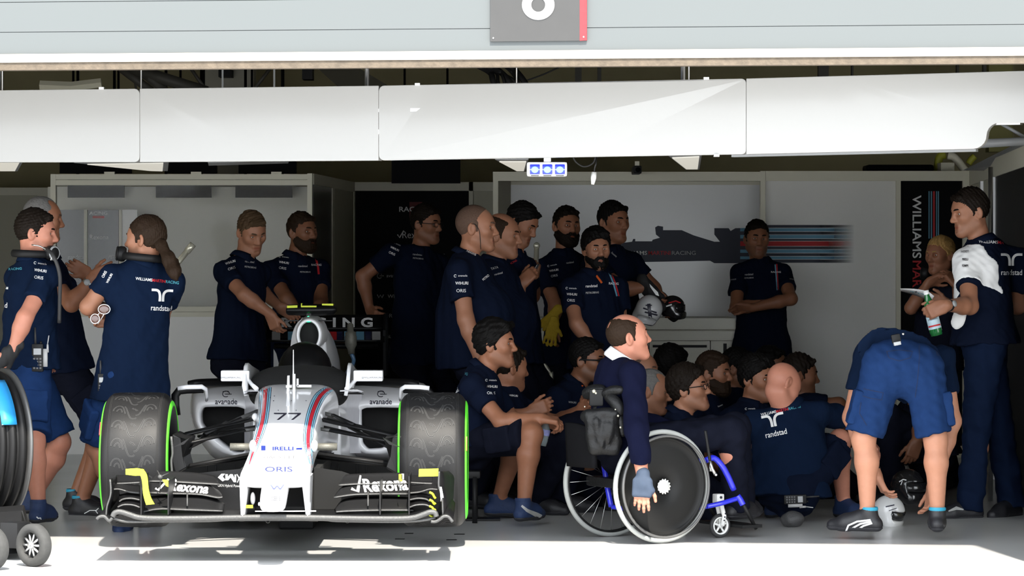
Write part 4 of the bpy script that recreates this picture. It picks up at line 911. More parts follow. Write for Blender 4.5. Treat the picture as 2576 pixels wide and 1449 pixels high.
for s, px0, px1 in ((-1, 579, 633), (1, 793, 848)):
    b = MB(); b.tube([at(px0, 1124, 15.95), at(px1, 1124, 15.95)], .0175, 20); cpart('nose_camera', b, M_mesh, NOSE)
    b = MB(); b.ball(at(px1 + 3 if s < 0 else px0 - 2, 1122, 15.95), (.018, .05, .03)); cpart('camera_mount', b, M_cw, NOSE)
    b = MB(); b.ball(at(641 if s < 0 else 806, 1050, 16.75), (.016, .05, .022)); cpart('arm_fairing', b, M_cw, NOSE)
# floor, bargeboards and dark underside
b = MB(); b.box((cxa(18) - .70, 17.3, .13), (cxa(18) + .70, 19.7, .17)); b.box((cxa(20) - .28, 19.7, .13), (cxa(20) + .28, 20.8, .17)); cpart('floor_plank', b, M_cf, smooth=False)
b = MB(); b.box((cxa(17) - .19, 16.0, .15), (cxa(17) + .19, 17.6, .40)); cpart('splitter', b, M_void, smooth=False)
for s in (-1, 1):
    xo = (lambda x: x) if s < 0 else (lambda x: 1441 - x)
    b = MB(); b.prism([at(xo(446), 1180, 17.2), at(xo(520), 1168, 17.2), at(xo(634), 1155, 17.2), at(xo(625), 1268, 17.2), at(xo(470), 1262, 17.2)][::1 if s < 0 else -1], V3(0, .05, 0)); bb = cpart('bargeboard', b, M_void, smooth=False)
    for x in (520, 543, 590, 607):
        b = MB(); b.tube([at(xo(x), 1165, 17.15), at(xo(x), 1200, 17.15)], .004, 6); cpart('strake', b, M_cfg, bb)
b = MB(); b.prism([at(x, y, 15.98) for x, y in ((455, 1196), (520, 1188), (640, 1176), (640, 1290), (540, 1290))], V3(0, .012, 0)); gp = cpart('guide_panel', b, M_cf, smooth=False); GB = bvh_of(b.mesh())
b = MB(); b.prism([at(x, y, 15.98) for x, y in ((790, 1176), (860, 1186), (900, 1200), (880, 1290), (790, 1290))], V3(0, .012, 0)); cpart('guide_panel', b, M_void, smooth=False)
text_px('lettering', 'GKN Hybrid Power', 577, 1221.5, 7.2, GB, M_prgrey, gp, xs=.72, rot=1.5, bold=.0)
for pl in ([(548, 1201), (557, 1192), (566, 1192), (560, 1199), (567, 1207), (560, 1211)], [(567, 1193), (573, 1193), (573, 1200), (579, 1193), (585, 1193), (590, 1204), (590, 1194), (594, 1194), (594, 1213), (588, 1213), (580, 1201), (574, 1208), (567, 1208)], [(597, 1193), (603, 1203), (598, 1214), (596, 1214), (600, 1203), (595, 1193)]):
    b = MB(); b.prism([at(x, y, 15.976) for x, y in pl], V3(0, .002, 0)); obj('emblem', b.mesh(), M_prw, gp, smooth=False)
# ------------------------------------------------------------------ front wing
def ruled(A, B, m, name, parent=None, n=18, k=5, camber=.0, th=.006, cd=(0, 0, 1)):
    A, B = spline(A, n), spline(B, n); t = np.linspace(0, 1, k); cd = np.array(cd, float)
    G = np.array([[A[i] + (B[i] - A[i]) * u + cd * camber * 4 * u * (1 - u) for u in t] for i in range(n)])
    b = MB(); b.grid(G, thick=th); cpart(name, b, m, parent); return CAR.children[-1] if False else bpy.data.objects[b_last(name)], b
def b_last(name):
    return sorted([o.name for o in bpy.data.objects if o.name == name or o.name.startswith(name + '.')], key=lambda q: (len(q), q))[-1]
def pts(L, Y): return [at(x, y, Y if len(q) < 3 else q[2]) for q in L for x, y in [q[:2]]]
# main plane: silver leading edge, dark upper surface
lead = spline(pts([(283, 1300), (289, 1290), (303, 1287.5), (325, 1294), (352, 1302), (400, 1304), (500, 1303.5), (640, 1301), (720, 1301), (800, 1302), (900, 1304), (1000, 1304.5), (1040, 1302), (1065, 1294), (1082, 1288), (1094, 1290), (1098, 1300)], 15.42), 80)
b = MB(); b.tube(lead, .0125, 12); wing = cpart('front_wing_edge', b, M_silver)
b = MB(); b.tube(spline(pts([(285, 1303), (320, 1312), (400, 1311), (520, 1310), (600, 1307), (800, 1307), (850, 1310), (980, 1312), (1050, 1310), (1096, 1303)], 15.44), 60), .007, 10); cpart('lower_edge', b, M_silver, wing)
back = spline(pts([(300, 1270), (330, 1276), (400, 1281), (560, 1284), (690, 1284), (830, 1284), (980, 1281), (1060, 1274), (1090, 1270)], 15.75), 80)
G = np.array([[lead[i] + (back[i] - lead[i]) * t for t in np.linspace(0, 1, 5)] for i in range(80)]); b = MB(); b.grid(G, thick=.012); cpart('main_plane', b, M_cf, wing)
b = MB(); b.box(at(632, 1290, 15.46), at(800, 1283, 15.46) + V3(0, .02, 0)); b2 = b
b = MB(); b.prism([at(642, 1285, 15.44), at(795, 1284, 15.44), at(795, 1287, 15.44), at(642, 1287.5, 15.44)], V3(0, .004, 0)); cpart('white_band', b, M_cw, wing, smooth=False)
# flaps
def flap(name, lo, hi, Y0, Y1, m=M_cfg, edge=True, camber=.02, lab=None):
    A = pts(lo, Y0); B = pts(hi, Y1); n = 22; A, B = spline(A, n), spline(B, n)
    G = np.array([[A[i] + (B[i] - A[i]) * u + V3(0, camber, 0) * 4 * u * (1 - u) for u in np.linspace(0, 1, 6)] for i in range(n)])
    b = MB(); b.grid(G, thick=.007); o = cpart(name, b, m, wing); bv = bvh_of(b.mesh())
    if edge: e = MB(); e.tube(A, .0045, 8); obj('flap_edge', e.mesh(), M_silver, wing)
    return o, bv
mir = lambda L: [(1381 - x, y) for x, y in L]
Lq = dict(
    main=([(352, 1290), (400, 1281), (470, 1283), (560, 1286)], [(372, 1250), (430, 1246), (520, 1248), (566, 1268)], 15.55, 15.72),
    mid=([(376, 1240), (430, 1242), (500, 1244), (545, 1252), (560, 1251)], [(376, 1208), (430, 1213), (510, 1216), (548, 1234)], 15.68, 15.82),
    top=([(376, 1211), (430, 1212), (500, 1216), (551, 1219)], [(400, 1186), (440, 1187), (500, 1191), (540, 1199)], 15.80, 15.92))
fl_bv = {}
for k, (lo, hi, y0, y1) in Lq.items(): fl_bv['l' + k] = flap('flap', lo, hi, y0, y1)
Rq = dict(
    main=([(1040, 1284), (960, 1284), (880, 1286), (845, 1288)], [(1030, 1252), (950, 1250), (870, 1256), (842, 1282)], 15.55, 15.72),
    mid=([(1028, 1243), (960, 1243), (890, 1245), (840, 1252)], [(1030, 1216), (940, 1217), (870, 1222), (848, 1240)], 15.68, 15.82),
    top=([(1026, 1216), (960, 1217), (900, 1218), (852, 1221)], [(1030, 1190), (960, 1191), (880, 1194), (866, 1200)], 15.80, 15.92))
for k, (lo, hi, y0, y1) in Rq.items(): fl_bv['r' + k] = flap('flap', [q for q in lo][::-1], [q for q in hi][::-1], y0, y1)
# split lettering across two flaps on each side
for sd, px in (('l', 476), ('r', 968)):
    for f_, yy in (('top', 1215), ('mid', 1221)):
        o, bv = fl_bv[sd + f_]
        text_px('lettering', 'Rexona', px, yy + (4 if sd == 'l' else 0), 27 if sd == 'r' else 24, bv, M_prw, o, xs=.98, shear=-.18 if sd == 'r' else .25, rot=5 if sd == 'l' else -3, bold=.03, off=.004, el=5)
        tk = [(391, 1228), (398, 1233), (424, 1205)] if sd == 'l' else [(884, 1229), (900, 1236), (907, 1196)]
        stripe_px('tick_mark', tk, [7, 9, 4] if sd == 'r' else 5, bv, M_prw, o, 5, .004)
# stacked outer cascades near the endplates
for s in (-1, 1):
    q = (lambda L: L) if s < 0 else mir
    for lo, hi, y0, y1 in (([(294, 1217), (320, 1216), (352, 1214)], [(292, 1197), (320, 1197), (352, 1198)], 15.72, 15.86), ([(280, 1232), (300, 1231), (325, 1238), (352, 1241)], [(284, 1218), (310, 1219), (352, 1222)], 15.62, 15.72), ([(300, 1262), (310, 1256), (330, 1254), (352, 1258)], [(300, 1246), (325, 1241), (352, 1243)], 15.56, 15.66), ([(296, 1276), (312, 1270), (335, 1271), (352, 1277)], [(300, 1262), (325, 1258), (352, 1262)], 15.5, 15.6)):
        A, B = q(lo), q(hi)
        if s > 0: A, B = A[::-1], B[::-1]
        flap('cascade', A, B, y0, y1, M_cf, True, .012)
    # vertical fences
    for x, ya, yb in ((355, 1198, 1295), (423, 1210, 1295)):
        xx = x if s < 0 else 1381 - x + (3 if x == 355 else -2); b = MB(); b.prism([at(xx - 1.4, ya, 15.5), at(xx + 1.4, ya, 15.5), at(xx + 1.4, yb, 15.46), at(xx - 1.4, yb, 15.46)], V3(0, .30, 0)); cpart('fence', b, M_cfg, wing, smooth=False)
    xx = 471 if s < 0 else 926; b = MB(); b.tube([at(xx, 1238, 15.6), at(xx, 1273, 15.55)], .004, 6); cpart('fence', b, M_silver, wing)
    # endplate
    ep = [(278, 1206), (296, 1196), (300, 1190), (330, 1184)]
    pl = [(277, 1206), (279, 1232), (277, 1250), (269, 1275), (267, 1300), (300, 1305)] if s < 0 else [(1105, 1186), (1104, 1200), (1104, 1225), (1112, 1250), (1114, 1300), (1090, 1303)]
    b = MB()
    if s < 0:
        A = pts(pl[:5], 15.45); B = pts([(296, 1197), (298, 1232), (300, 1250), (296, 1275), (296, 1298)], 16.0)
    else:
        A = pts(pl[:5], 15.45); B = pts([(1128, 1186), (1140, 1200), (1140, 1225), (1139, 1250), (1138, 1290)], 16.02)
    A, B = spline(A, 16), spline(B, 16); b.grid(np.array([[A[i] + (B[i] - A[i]) * u for u in np.linspace(0, 1, 4)] for i in range(16)]), thick=.008); epo = cpart('endplate', b, M_cf, wing)
    e = MB(); e.tube(A, .004, 8); cpart('endplate_edge', e, M_silver, wing)
    foot = [(283, 1302), (275, 1310), (268, 1304), (262, 1299), (250, 1300), (243, 1306)] if s < 0 else [(1084, 1312), (1096, 1312), (1108, 1305), (1116, 1299), (1128, 1300), (1139, 1313)]
    P = spline(pts(foot, 15.42), 20); e = MB(); e.tube(P, .0075, 8); cpart('foot_edge', e, M_silver, wing)
    b = MB(); b.grid(np.array([[P[i] + V3(0, y, z) for y, z in ((0, 0), (.25, .02), (.5, .05))] for i in range(20)]), thick=.008); cpart('footplate', b, M_cf, wing)
b = MB(); b.prism([at(1106, 1225, 15.44), at(1111, 1225, 15.44), at(1116, 1252, 15.44), at(1112, 1252, 15.44), at(1109, 1262, 15.44)], V3(0, .004, 0)); cpart('white_letter', b, M_cw, wing, smooth=False)
# flow strips, yellow
def strip(L, Y, w, m=M_neon, name='yellow_strip'):
    b = MB(); b.prism([at(x, y, Y) for x, y in L], V3(0, .012, 0)); return cpart(name, b, m, wing, smooth=False)
strip([(316, 1180), (344, 1178), (362, 1181), (362, 1196), (340, 1197), (316, 1194)], 15.52, 0)
A = spline([(357, 1179, 0), (365, 1186, 0), (371, 1200, 0), (374, 1230, 0), (380, 1252, 0), (389, 1268, 0)], 16); B = spline([(352, 1196, 0), (355, 1200, 0), (358, 1215, 0), (360, 1240, 0), (364, 1258, 0), (368, 1270, 0)], 16)
b = MB(); b.grid(np.array([[at(A[i][0], A[i][1], 15.46), at(B[i][0], B[i][1], 15.46)] for i in range(16)]), thick=.01); cpart('yellow_strip', b, M_neon, wing, smooth=False)
strip([(408, 1207), (423, 1207), (423, 1225), (417, 1222)], 15.47, 0); strip([(1054, 1180), (1103, 1179), (1102, 1198), (1053, 1199)], 15.5, 0)
for i, y in enumerate((1240, 1259, 1275, 1297)):
    b = MB(); b.tube(spline([at(1080, y - 2, 15.5), at(1088, y + 2, 15.5), at(1092, y + 9, 15.5), at(1096, y + (14 if i < 1 else 6), 15.5)], 8), .012, 6, flat=.5); cpart('yellow_strip', b, M_neon, wing)
for x0, y0, x1, y1, m in ((1003, 1193, 1012, 1211, M_neon), (1010, 1192, 1016, 1206, M_cw)): strip([(x0, y0), (x1, y0), (x1, y1), (x0, y1)], 15.7, 0, m, 'sensor_tag')
b = MB(); b.tube([at(396, 1184, 15.6), at(404, 1200, 15.55), at(402, 1240, 15.55)], .0025, 6); b.tube([at(404, 1199, 15.55), at(424, 1190, 15.6)], .0025, 6); b.tube([at(1005, 1205, 15.55), at(1004, 1240, 15.55)], .0025, 6); b.ball(at(403, 1200, 15.53), .012, 10, 8); cpart('sensor_wire', b, M_silver, wing)
for x in (674, 874):
    b = MB(); b.lathe([(.008, -.004), (.010, 0), (.008, .004)], at(x, 1311, 15.44), (0, 1, 0), 16); cpart('tow_eye', b, M_silver, wing)
# stands under the car, so that it does not touch the floor
for y0, y1, wd in ((17.4, 17.7, .09), (20.2, 20.5, .25)):
    b = MB(); b.box((cxa(y0) - wd, y0, 0), (cxa(y0) + wd, y1, .14)); cpart('car_stand', b, M_blackp, smooth=False, bevel=.01)
# ------------------------------------------------------------------ rear wing and rear wheels
Yr = 20.9
for s in (-1, 1):
    X0 = at(668, 0, Yr)[0] if s < 0 else at(968, 0, Yr)[0]; zt, zb = at(0, 790, Yr)[2], at(0, 945, Yr)[2]
    b = MB(); b.prism([V3(X0 - .008, Yr - .05, zb), V3(X0 - .008, Yr - .1, zt - .1), V3(X0 - .008, Yr, zt), V3(X0 - .008, Yr + .35, zt), V3(X0 - .008, Yr + .35, zb)], V3(.016, 0, 0)); rwe = cpart('rear_endplate', b, M_cf, smooth=False)
def rwing(y0, y1, Y0, Y1, name):
    A = [at(x, y1, Y0) for x in np.linspace(669, 967, 12)]; B = [at(x, y0, Y1) for x in np.linspace(669, 967, 12)]
    b = MB(); b.grid(np.array([[A[i] + (B[i] - A[i]) * u + V3(0, .02, 0) * 4 * u * (1 - u) for u in np.linspace(0, 1, 6)] for i in range(12)]), thick=.014); return cpart(name, b, M_cf), bvh_of(b.mesh())
rw, rb = rwing(793, 828, Yr, Yr + .12, 'rear_flap'); rm, rmb = rwing(831, 858, Yr - .18, Yr + .02, 'rear_main_plane')
text_px('lettering', 'RACING', 823, 810.5, 23, rb, M_prw, rw, xs=1.62, bold=.03, off=.004) if False else None
for ch, x in (('R', 719), ('A', 762), ('C', 805), ('I', 841), ('N', 877), ('G', 923)): text_px('lettering', ch, x, 810.5, 23, rb, M_prw, rw, xs=1.35, bold=.035, off=.004)
for x0, x1, m in ((684, 705, M_prgrey), (724, 744, M_prlb), (745, 758, M_nv), (800, 818, M_nv), (821, 847, M_prred), (848, 862, M_nv), (866, 887, M_prlb), (896, 916, M_prlb), (918, 934, M_nv), (936, 957, M_prgrey)):
    print_px('colour_block', np.array([(x0, 834), (x1, 834), (x1, 855), (x0, 855)], float), [(0, 1, 2, 3)], rmb, m, rm, 8, .004)
b = MB(); b.tube([at(690, 870, 20.8), at(950, 870, 20.8)], .03, 10, flat=.6); cpart('beam_wing', b, M_cf)
b = MB(); b.prism([at(656, 895, 20.78), at(668, 895, 20.78), at(671, 938, 20.78), at(658, 938, 20.78)], V3(0, .02, 0)); b.prism([at(688, 878, 20.5), at(695, 890, 20.5), at(707, 938, 20.5), at(688, 938, 20.5)], V3(0, .02, 0)); cpart('white_plate', b, M_prgrey, smooth=False)
# filler coupling standing up beside the engine cover
b = MB(); b.lathe([(.0, 0), (.018, 0), (.022, .03), (.034, .05), (.036, .10), (.03, .11), (.032, .125), (.02, .13), (.018, .17), (.008, .18)], at(884, 890, 19.3), (-.04, 0, 1), 24); fc = cpart('air_coupling', b, M_mesh)
b = MB(); b.tube(spline([at(884, 890, 19.3), at(890, 905, 19.3), at(886, 920, 19.3), at(875, 935, 19.2), at(870, 950, 19.1)], 14), .012, 8); cpart('hose', b, mat('blue hose', (.04, .09, .16), rough=.4), fc)
# ------------------------------------------------------------------ people
SKIN = {}
def skin_mat(tone, stub=.5, red=.5):
    k = (tone, stub)
    if k not in SKIN:
        base = {'fair': (.40, .185, .115), 'pink': (.43, .18, .12), 'mid': (.28, .125, .073), 'tan': (.25, .105, .058), 'dark': (.18, .075, .04)}[tone]  # darker tones also stand in for weaker light deeper in the garage
        lip = (base[0] * .72, base[1] * .48, base[2] * .48)
        SKIN[k] = mat('skin %s %s' % k, base, rough=.48, var=.10, vscale=34, bump=.06, bscale=220, spec=.35, attr=[('lip', lip, .75), ('stubble', (.07, .045, .032), stub * .7)], sss=.0)
    return SKIN[k]
HAIRM = {k: mat('hair ' + k, c, rough=.6, var=.35, vscale=120, bump=.3, bscale=110, spec=.10) for k, c in dict(black=(.0045, .004, .0038), dark=(.009, .0062, .0045), brown=(.022, .013, .008), light=(.062, .038, .021), grey=(.13, .125, .12), ginger=(.07, .03, .012), blonde=(.34, .20, .07), stubble=(.09, .055, .04)).items()}
M_navy = mat('navy polo cloth', (.0036, .0062, .0165), rough=.9, var=.12, vscale=60, bump=.12, bscale=500, spec=.06)
M_navyl = mat('navy polo cloth, faded', (.0036, .0090, .0255), rough=.9, var=.12, vscale=50, bump=.12, bscale=500, spec=.06)  # lighter, bluer navy than the other shirts
M_short = mat('blue work shorts cloth', (.009, .026, .085), rough=.9, var=.16, vscale=30, bump=.2, bscale=400, spec=.06)
M_trou = mat('dark navy trouser cloth', (.0055, .0065, .013), rough=.85, var=.15, vscale=40, bump=.15, bscale=400, spec=.06)
M_sweat = mat('navy knitted wool', (.0050, .006, .019), rough=.95, var=.12, vscale=80, bump=.25, bscale=700, spec=.05)
M_wcloth = mat('white cloth', (.72, .72, .72), rough=.8, var=.03, vscale=60, bump=.1, bscale=500, spec=.2)
M_shoe = mat('black shoe leather', (.012, .012, .015), rough=.5, var=.2, vscale=60, bump=.1)
M_shoeb = mat('blue shoe suede', (.012, .028, .085), rough=.7, var=.15, vscale=60, bump=.15)
M_sole = mat('dark sole rubber', (.02, .02, .024), rough=.7, var=.15)
M_eye = mat('eye white', (.55, .53, .50), rough=.2, var=.03); M_iris = mat('eye iris', (.02, .014, .010), rough=.15)
M_glove = mat('black glove cloth', (.012, .012, .013), rough=.75, var=.2, bump=.2, bscale=400)

def solve_px(px, py, a, L, sgn):
    """point seen at a pixel and L away from joint a; sgn -1 nearer the camera, +1 further, 0 level"""
    k, m = (px - CX) / F, -(py - YH) / F
    A = k * k + 1 + m * m; B = -2 * (k * a[0] + a[1] + m * (a[2] - CH)); C = a[0] ** 2 + a[1] ** 2 + (a[2] - CH) ** 2 - L * L
    d = B * B - 4 * A * C
    Y = (-B + sgn * math.sqrt(d)) / (2 * A) if d > 0 and sgn else -B / (2 * A)
    return V3(k * Y, Y, CH + m * Y)
def ik2(a, c, L1, L2, pole):
    d = c - a; D = np.linalg.norm(d)
    if D > (L1 + L2) * .999: return a + d * L1 / (L1 + L2)
    n = d / D; x = (L1 * L1 - L2 * L2 + D * D) / (2 * D); h = math.sqrt(max(L1 * L1 - x * x, 0))
    p = np.array(pole, float); p = nrm(p - n * np.dot(p, n)); return a + n * x + p * h
def rot_to(f, up): return frame_from(f, up)

NP = [0]
SIT = 'crew sitting and squatting on the floor'
def person(label, Y, head, neck, pelvis, yaw, hyaw=None, armL=None, armR=None, legL=None, legR=None, u=1., b=1., belly=1., hs=1., tone='fair', hair='short', hcol='dark', beard=0, stub=.3,
           top='polo', topm=None, bottom='trousers', botm=None, shoe=None, solem=None, hem=-.03, group='crew in navy shirts', hf=.0044, hc=.0115, glasses=None, brow=True, decals=(), gloves=(), handf=None, toe=None, seed=None, sleeve_mat=None, sleeve=.58, collar=True, cut=None, shw=.175):
    NP[0] += 1; seed = seed or NP[0]
    def J(s, anchor=None, L=None):
        if len(s) == 4: return at(s[0], s[1], Y + s[3])                         # (px, py, 'd', dY)
        if anchor is None: return at(s[0], s[1], Y + s[2])
        return solve_px(s[0], s[1], anchor, L, s[2])
    hyaw = yaw if hyaw is None else hyaw
    face = lambda y: V3(math.sin(math.radians(y)), -math.cos(math.radians(y)), 0)
    N_, P_ = J(neck), J(pelvis)
    up = nrm(N_ - P_)
    fw = face(yaw); fw = nrm(fw - up * np.dot(fw, up)); lf = nrm(np.cross(up, fw)); M = np.stack([lf, fw, up], 1)
    hfw = face(hyaw); hlf = nrm(np.cross(ZUP, hfw)); hup = nrm(up * .5 + ZUP * .5); hfw2 = nrm(hfw - hup * np.dot(hfw, hup)); MH = np.stack([nrm(np.cross(hup, hfw2)), hfw2, hup], 1)
    tl = np.linalg.norm(N_ - P_)
    C = N_ - up * .055 * u
    S = {'L': C + lf * shw * b * u - up * .032, 'R': C - lf * shw * b * u - up * .032}
    H = {'L': P_ + hlf * .088 * u * b, 'R': P_ - hlf * .088 * u * b}
    # head frame
    hx, hy, hyw, hp, hr = head[:5]; hd = at(hx, hy, Y + (head[5] if len(head) > 5 else N_[1] - Y))
    cp, sp_ = math.cos(math.radians(hp)), math.sin(math.radians(hp)); f0 = face(hyw); hfwd = nrm(f0 * cp - ZUP * sp_)
    hl = nrm(np.cross(ZUP, hfwd)); hu = nrm(np.cross(hfwd, hl)); r_ = math.radians(hr); hl, hu = hl * math.cos(r_) + hu * math.sin(r_), hu * math.cos(r_) - hl * math.sin(r_)
    HM = np.stack([hl, hfwd, hu], 1); hs = hs * u
    hw_ = lambda x, y, z: hd + HM @ (V3(x, y, z) * hs)
    UA, FA, TH, SH = .285 * u, .25 * u, .425 * u, .43 * u
    K, A_, T_ = {}, {}, {}
    for s, a in (('L', legL), ('R', legR)):
        side = hlf if s == 'L' else -hlf; a = a or {}
        if 'k' in a: K[s] = J(a['k'], H[s], TH); A_[s] = J(a['a'], K[s], SH)
        elif 'a' in a: A_[s] = J(a['a']); K[s] = ik2(H[s], A_[s], TH, SH, a.get('pole', hfw * 1. + ZUP * .3 + side * .3))
        elif 'kneel' in a:
            q = P_ + hfw * a['kneel'] + side * .12; K[s] = V3(q[0], q[1], .075); A_[s] = K[s] - hfw * .36 + ZUP * .01
        elif a.get('fl') is not None:                                           # foot placed relative to the pelvis: forward, sideways
            q = P_ + hfw * a['fl'][0] + side * a['fl'][1]; A_[s] = V3(q[0], q[1], a['fl'][2] if len(a['fl']) > 2 else .09); K[s] = ik2(H[s], A_[s], TH, SH, a.get('pole', hfw + ZUP * .6 + side * .35))
        else: A_[s] = V3(H[s][0], H[s][1], .09) + side * .03; K[s] = ik2(H[s], A_[s], TH, SH, hfw)
        T_[s] = nrm((J(a['t']) if len(a['t']) == 3 and abs(a['t'][2]) < 3 else J(a['t'])) - A_[s]) if 't' in a else nrm(hfw + side * .15)
        T_[s] = nrm(V3(T_[s][0], T_[s][1], 0)) if not a.get('tip') else T_[s]
    E, W, HDIR, HN = {}, {}, {}, {}
    for s, a in (('L', armL), ('R', armR)):
        side = lf if s == 'L' else -lf
        a = a or {}
        if 'sh' in a: S[s] = J(a['sh']) if len(a['sh']) == 4 else J(a['sh'][:2] + (a['sh'][2],))
        if 'w3' in a: W[s] = at(*a['w3'])
        if 'e' in a:
            E[s] = J(a['e'], S[s], UA)
            W[s] = W.get(s, None) if s in W else (J(a['w'], E[s], FA) if 'w' in a else E[s] + nrm(fw * .3 - ZUP) * FA)
        elif 'w' in a or s in W:
            W[s] = W[s] if s in W else J(a['w'])
            E[s] = ik2(S[s], W[s], UA, FA, a.get('pole', side * .6 - fw * .6 - ZUP * .3))
        elif group == SIT and not a:                                            # resting on the knee
            W[s] = K[s] + ZUP * .085 - hfw * .03; E[s] = ik2(S[s], W[s], UA, FA, side * .8 - ZUP * .5)
        else:                                                                   # hanging at the side
            E[s] = S[s] + nrm(-ZUP + side * .18 - fw * .08) * UA; W[s] = E[s] + nrm(-ZUP + fw * .28 + side * .02) * FA
        if 'h' in a: HDIR[s] = nrm(J(a['h'], W[s], .10) - W[s])
        elif 'hd' in a: HDIR[s] = nrm(V3(*a['hd']))
        else: HDIR[s] = nrm(W[s] - E[s])
        n = V3(*a['n']) if 'n' in a else -side
        HN[s] = nrm(n - HDIR[s] * np.dot(n, HDIR[s]))
    root = thing('person', label, 'person', V3((A_['L'][0] + A_['R'][0]) / 2, (A_['L'][1] + A_['R'][1]) / 2, 0), group)
    # ---- torso shapes shared by body and clothing
    mid = N_ * .40 + P_ * .60
    def torso(F_, i, k=.05, low=True):
        F_.add(S_ell(N_ - up * .19 * u, V3(.168 * b * u + i, .112 * b * u + i, .20 * u + i), M), k)
        F_.add(S_ell(mid + fw * (.012 + (belly - 1) * .12) - fw * .01, V3(.152 * b * u + i + (belly - 1) * .08, .104 * b * u * (1 + (belly - 1) * .7) + i, .19 * u + i), M), k)
        if low: F_.add(S_ell(P_ + hup * .02, V3(.150 * b * u + i, .102 * b * u + i, .13 * u + i), MH), k)
        for s in 'LR':
            F_.add(S_cone(N_ - up * .030, S[s] + up * .008, .050 * u + i, .047 * u * (b * .5 + .5) + i), k)
    arm_r = (b * .5 + .5) * u
    # ---- body, one continuous skin
    B = Field(); torso(B, 0)
    for s in 'LR':
        B.add(S_cone(S[s], E[s], .051 * arm_r, .041 * arm_r), .03)
        m1 = E[s] + (W[s] - E[s]) * .3
        B.add(S_cone(E[s], m1, .039 * arm_r, .043 * arm_r), .03); B.add(S_cone(m1, W[s], .043 * arm_r, .0275 * arm_r), .02)
        m2 = K[s] + (A_[s] - K[s]) * .3; back = nrm(np.cross(nrm(A_[s] - K[s]), np.cross(T_[s], nrm(A_[s] - K[s])))) * -1
        B.add(S_cone(H[s], K[s], .082 * u * b, .058 * u), .04); B.add(S_cone(K[s], m2 - T_[s] * .012, .054 * u, .057 * u), .03); B.add(S_cone(m2 - T_[s] * .012, A_[s], .057 * u, .035 * u), .03)
        B.add(S_cone(A_[s], A_[s] + T_[s] * .10 - ZUP * .045, .034 * u, .03 * u), .02)
    fine = []
    def hand(s):
        a = (armL if s == 'L' else armR) or {}
        w, d, n = W[s], HDIR[s], HN[s]; sd = nrm(np.cross(d, n)) * (1 if s == 'R' else -1); k = u * .97
        Rm = np.stack([sd, d, n], 1)
        B.add(S_cone(w, w + d * .03 * k, .026 * k, .027 * k, flat=(n, .75)), .02)
        B.add(S_box(w + d * .052 * k, V3(.030, .036, .004) * k, .011 * k, Rm), .018)
        curl = a.get('curl', 28); cv = curl if hasattr(curl, '__len__') else [curl * .85, curl, curl * 1.1, curl * 1.25]
        fan = a.get('fan', 1.)
        for i, (off, ln, rr) in enumerate(((.0295, .071, .0090), (.0100, .079, .0092), (-.0100, .073, .0088), (-.0290, .058, .0078))):
            p = w + d * (.090 - .004 * abs(i - 1)) * k + sd * off * k; q0 = d + sd * off * 3.2 * fan; q0 = nrm(q0); th = 0
            for j, fr in enumerate((.46, .30, .24)):
                th += math.radians(cv[i]) * (1 if j else .8); q = nrm(q0 * math.cos(th) + n * math.sin(th)); p2 = p + q * ln * fr * k
                B.add(S_cone(p, p2, (rr - .0005 * j) * k, (rr - .0005 * j - .0007) * k), .006 if j else .010); p = p2
        to = a.get('thumb', (.75, .62, .25)); p = w + d * .026 * k + sd * .022 * k; q = nrm(d * to[0] + sd * to[1] + n * to[2])
        for j, (ln, rr) in enumerate(((.040, .0125), (.033, .0105), (.026, .0092))):
            if j: q = nrm(q + d * .35 + n * .12 - sd * .18)
            p2 = p + q * ln * k; B.add(S_cone(p, p2, rr * k, (rr - .001) * k), .012 if j == 0 else .006); p = p2
        fine.append((w + d * .09 - .125 * k, w + d * .09 + .125 * k, handf or .0046))
    for s in 'LR': hand(s)
    # neck and head
    nb = hw_(0, -.022, -.055)
    B.add(S_cone(N_ - up * .03, nb, .060 * u, .056 * u), .03)
    hc_ = Field
    def HE(c, r, k=.02, tilt=None, op='add'):
        (B.add if op == 'add' else B.sub)(S_ell(hw_(*c), V3(*r) * hs, HM if tilt is None else HM @ tilt), k)
    def HC(a, c, ra, rb, k=.012): B.add(S_cone(hw_(*a), hw_(*c), ra * hs, rb * hs), k)
    HE((0, -.012, .034), (.0755, .0945, .090), .03); HE((0, .028, -.036), (.058, .066, .078), .04); HE((0, .030, .02), (.066, .066, .07), .03)
    for s in (-1, 1):
        HC((s * .052, -.005, -.058), (s * .018, .070, -.098), .022, .020, .03); HC((s * .008, .084, .026), (s * .044, .068, .026), .0115, .010, .015); HE((s * .043, .058, -.018), (.022, .022, .02), .03)
        HE((s * .0325, .092, .006), (.017, .018, .0125), .012, op='sub'); HE((s * .0315, .0705, .006), (.0145, .0145, .0135), .004)
        HE((s * .0315, .090, .0055), (.0125, .016, .0042), .002, op='sub')
        ca, sa = math.cos(s * .35), math.sin(s * .35); tz = np.array([[ca, -sa, 0], [sa, ca, 0], [0, 0, 1]])
        HE((s * .0795, -.014, -.004), (.0095, .0215, .0335), .008, tz); HE((s * .0885, -.008, .000), (.0065, .0115, .019), .004, tz, 'sub'); HE((s * .0125, .099, -.031), (.0095, .011, .0085), .008)
    HC((0, .072, -.098), (0, .076, -.098), .021, .019, .03); HE((0, .110, .017), (.013, .0135, .009), .008, op='sub'); HC((0, .086, .016), (0, .111, -.026), .0085, .0122, .014); HC((-.019, .0855, -.0595), (.019, .0855, -.0595), .0080, .0080, .008); HC((-.014, .0850, -.0745), (.014, .0850, -.0745), .0090, .0090, .008); HE((0, .1030, -.0668), (.026, .0105, .0026), .003, op='sub'); HE((0, .106, -.0875), (.018, .0125, .0055), .006, op='sub')
    fine.append((hd - .135 * hs, hd + .135 * hs, hf))
    v, f = B.build(hc, fine)
    lo = (v - hd) @ HM / hs
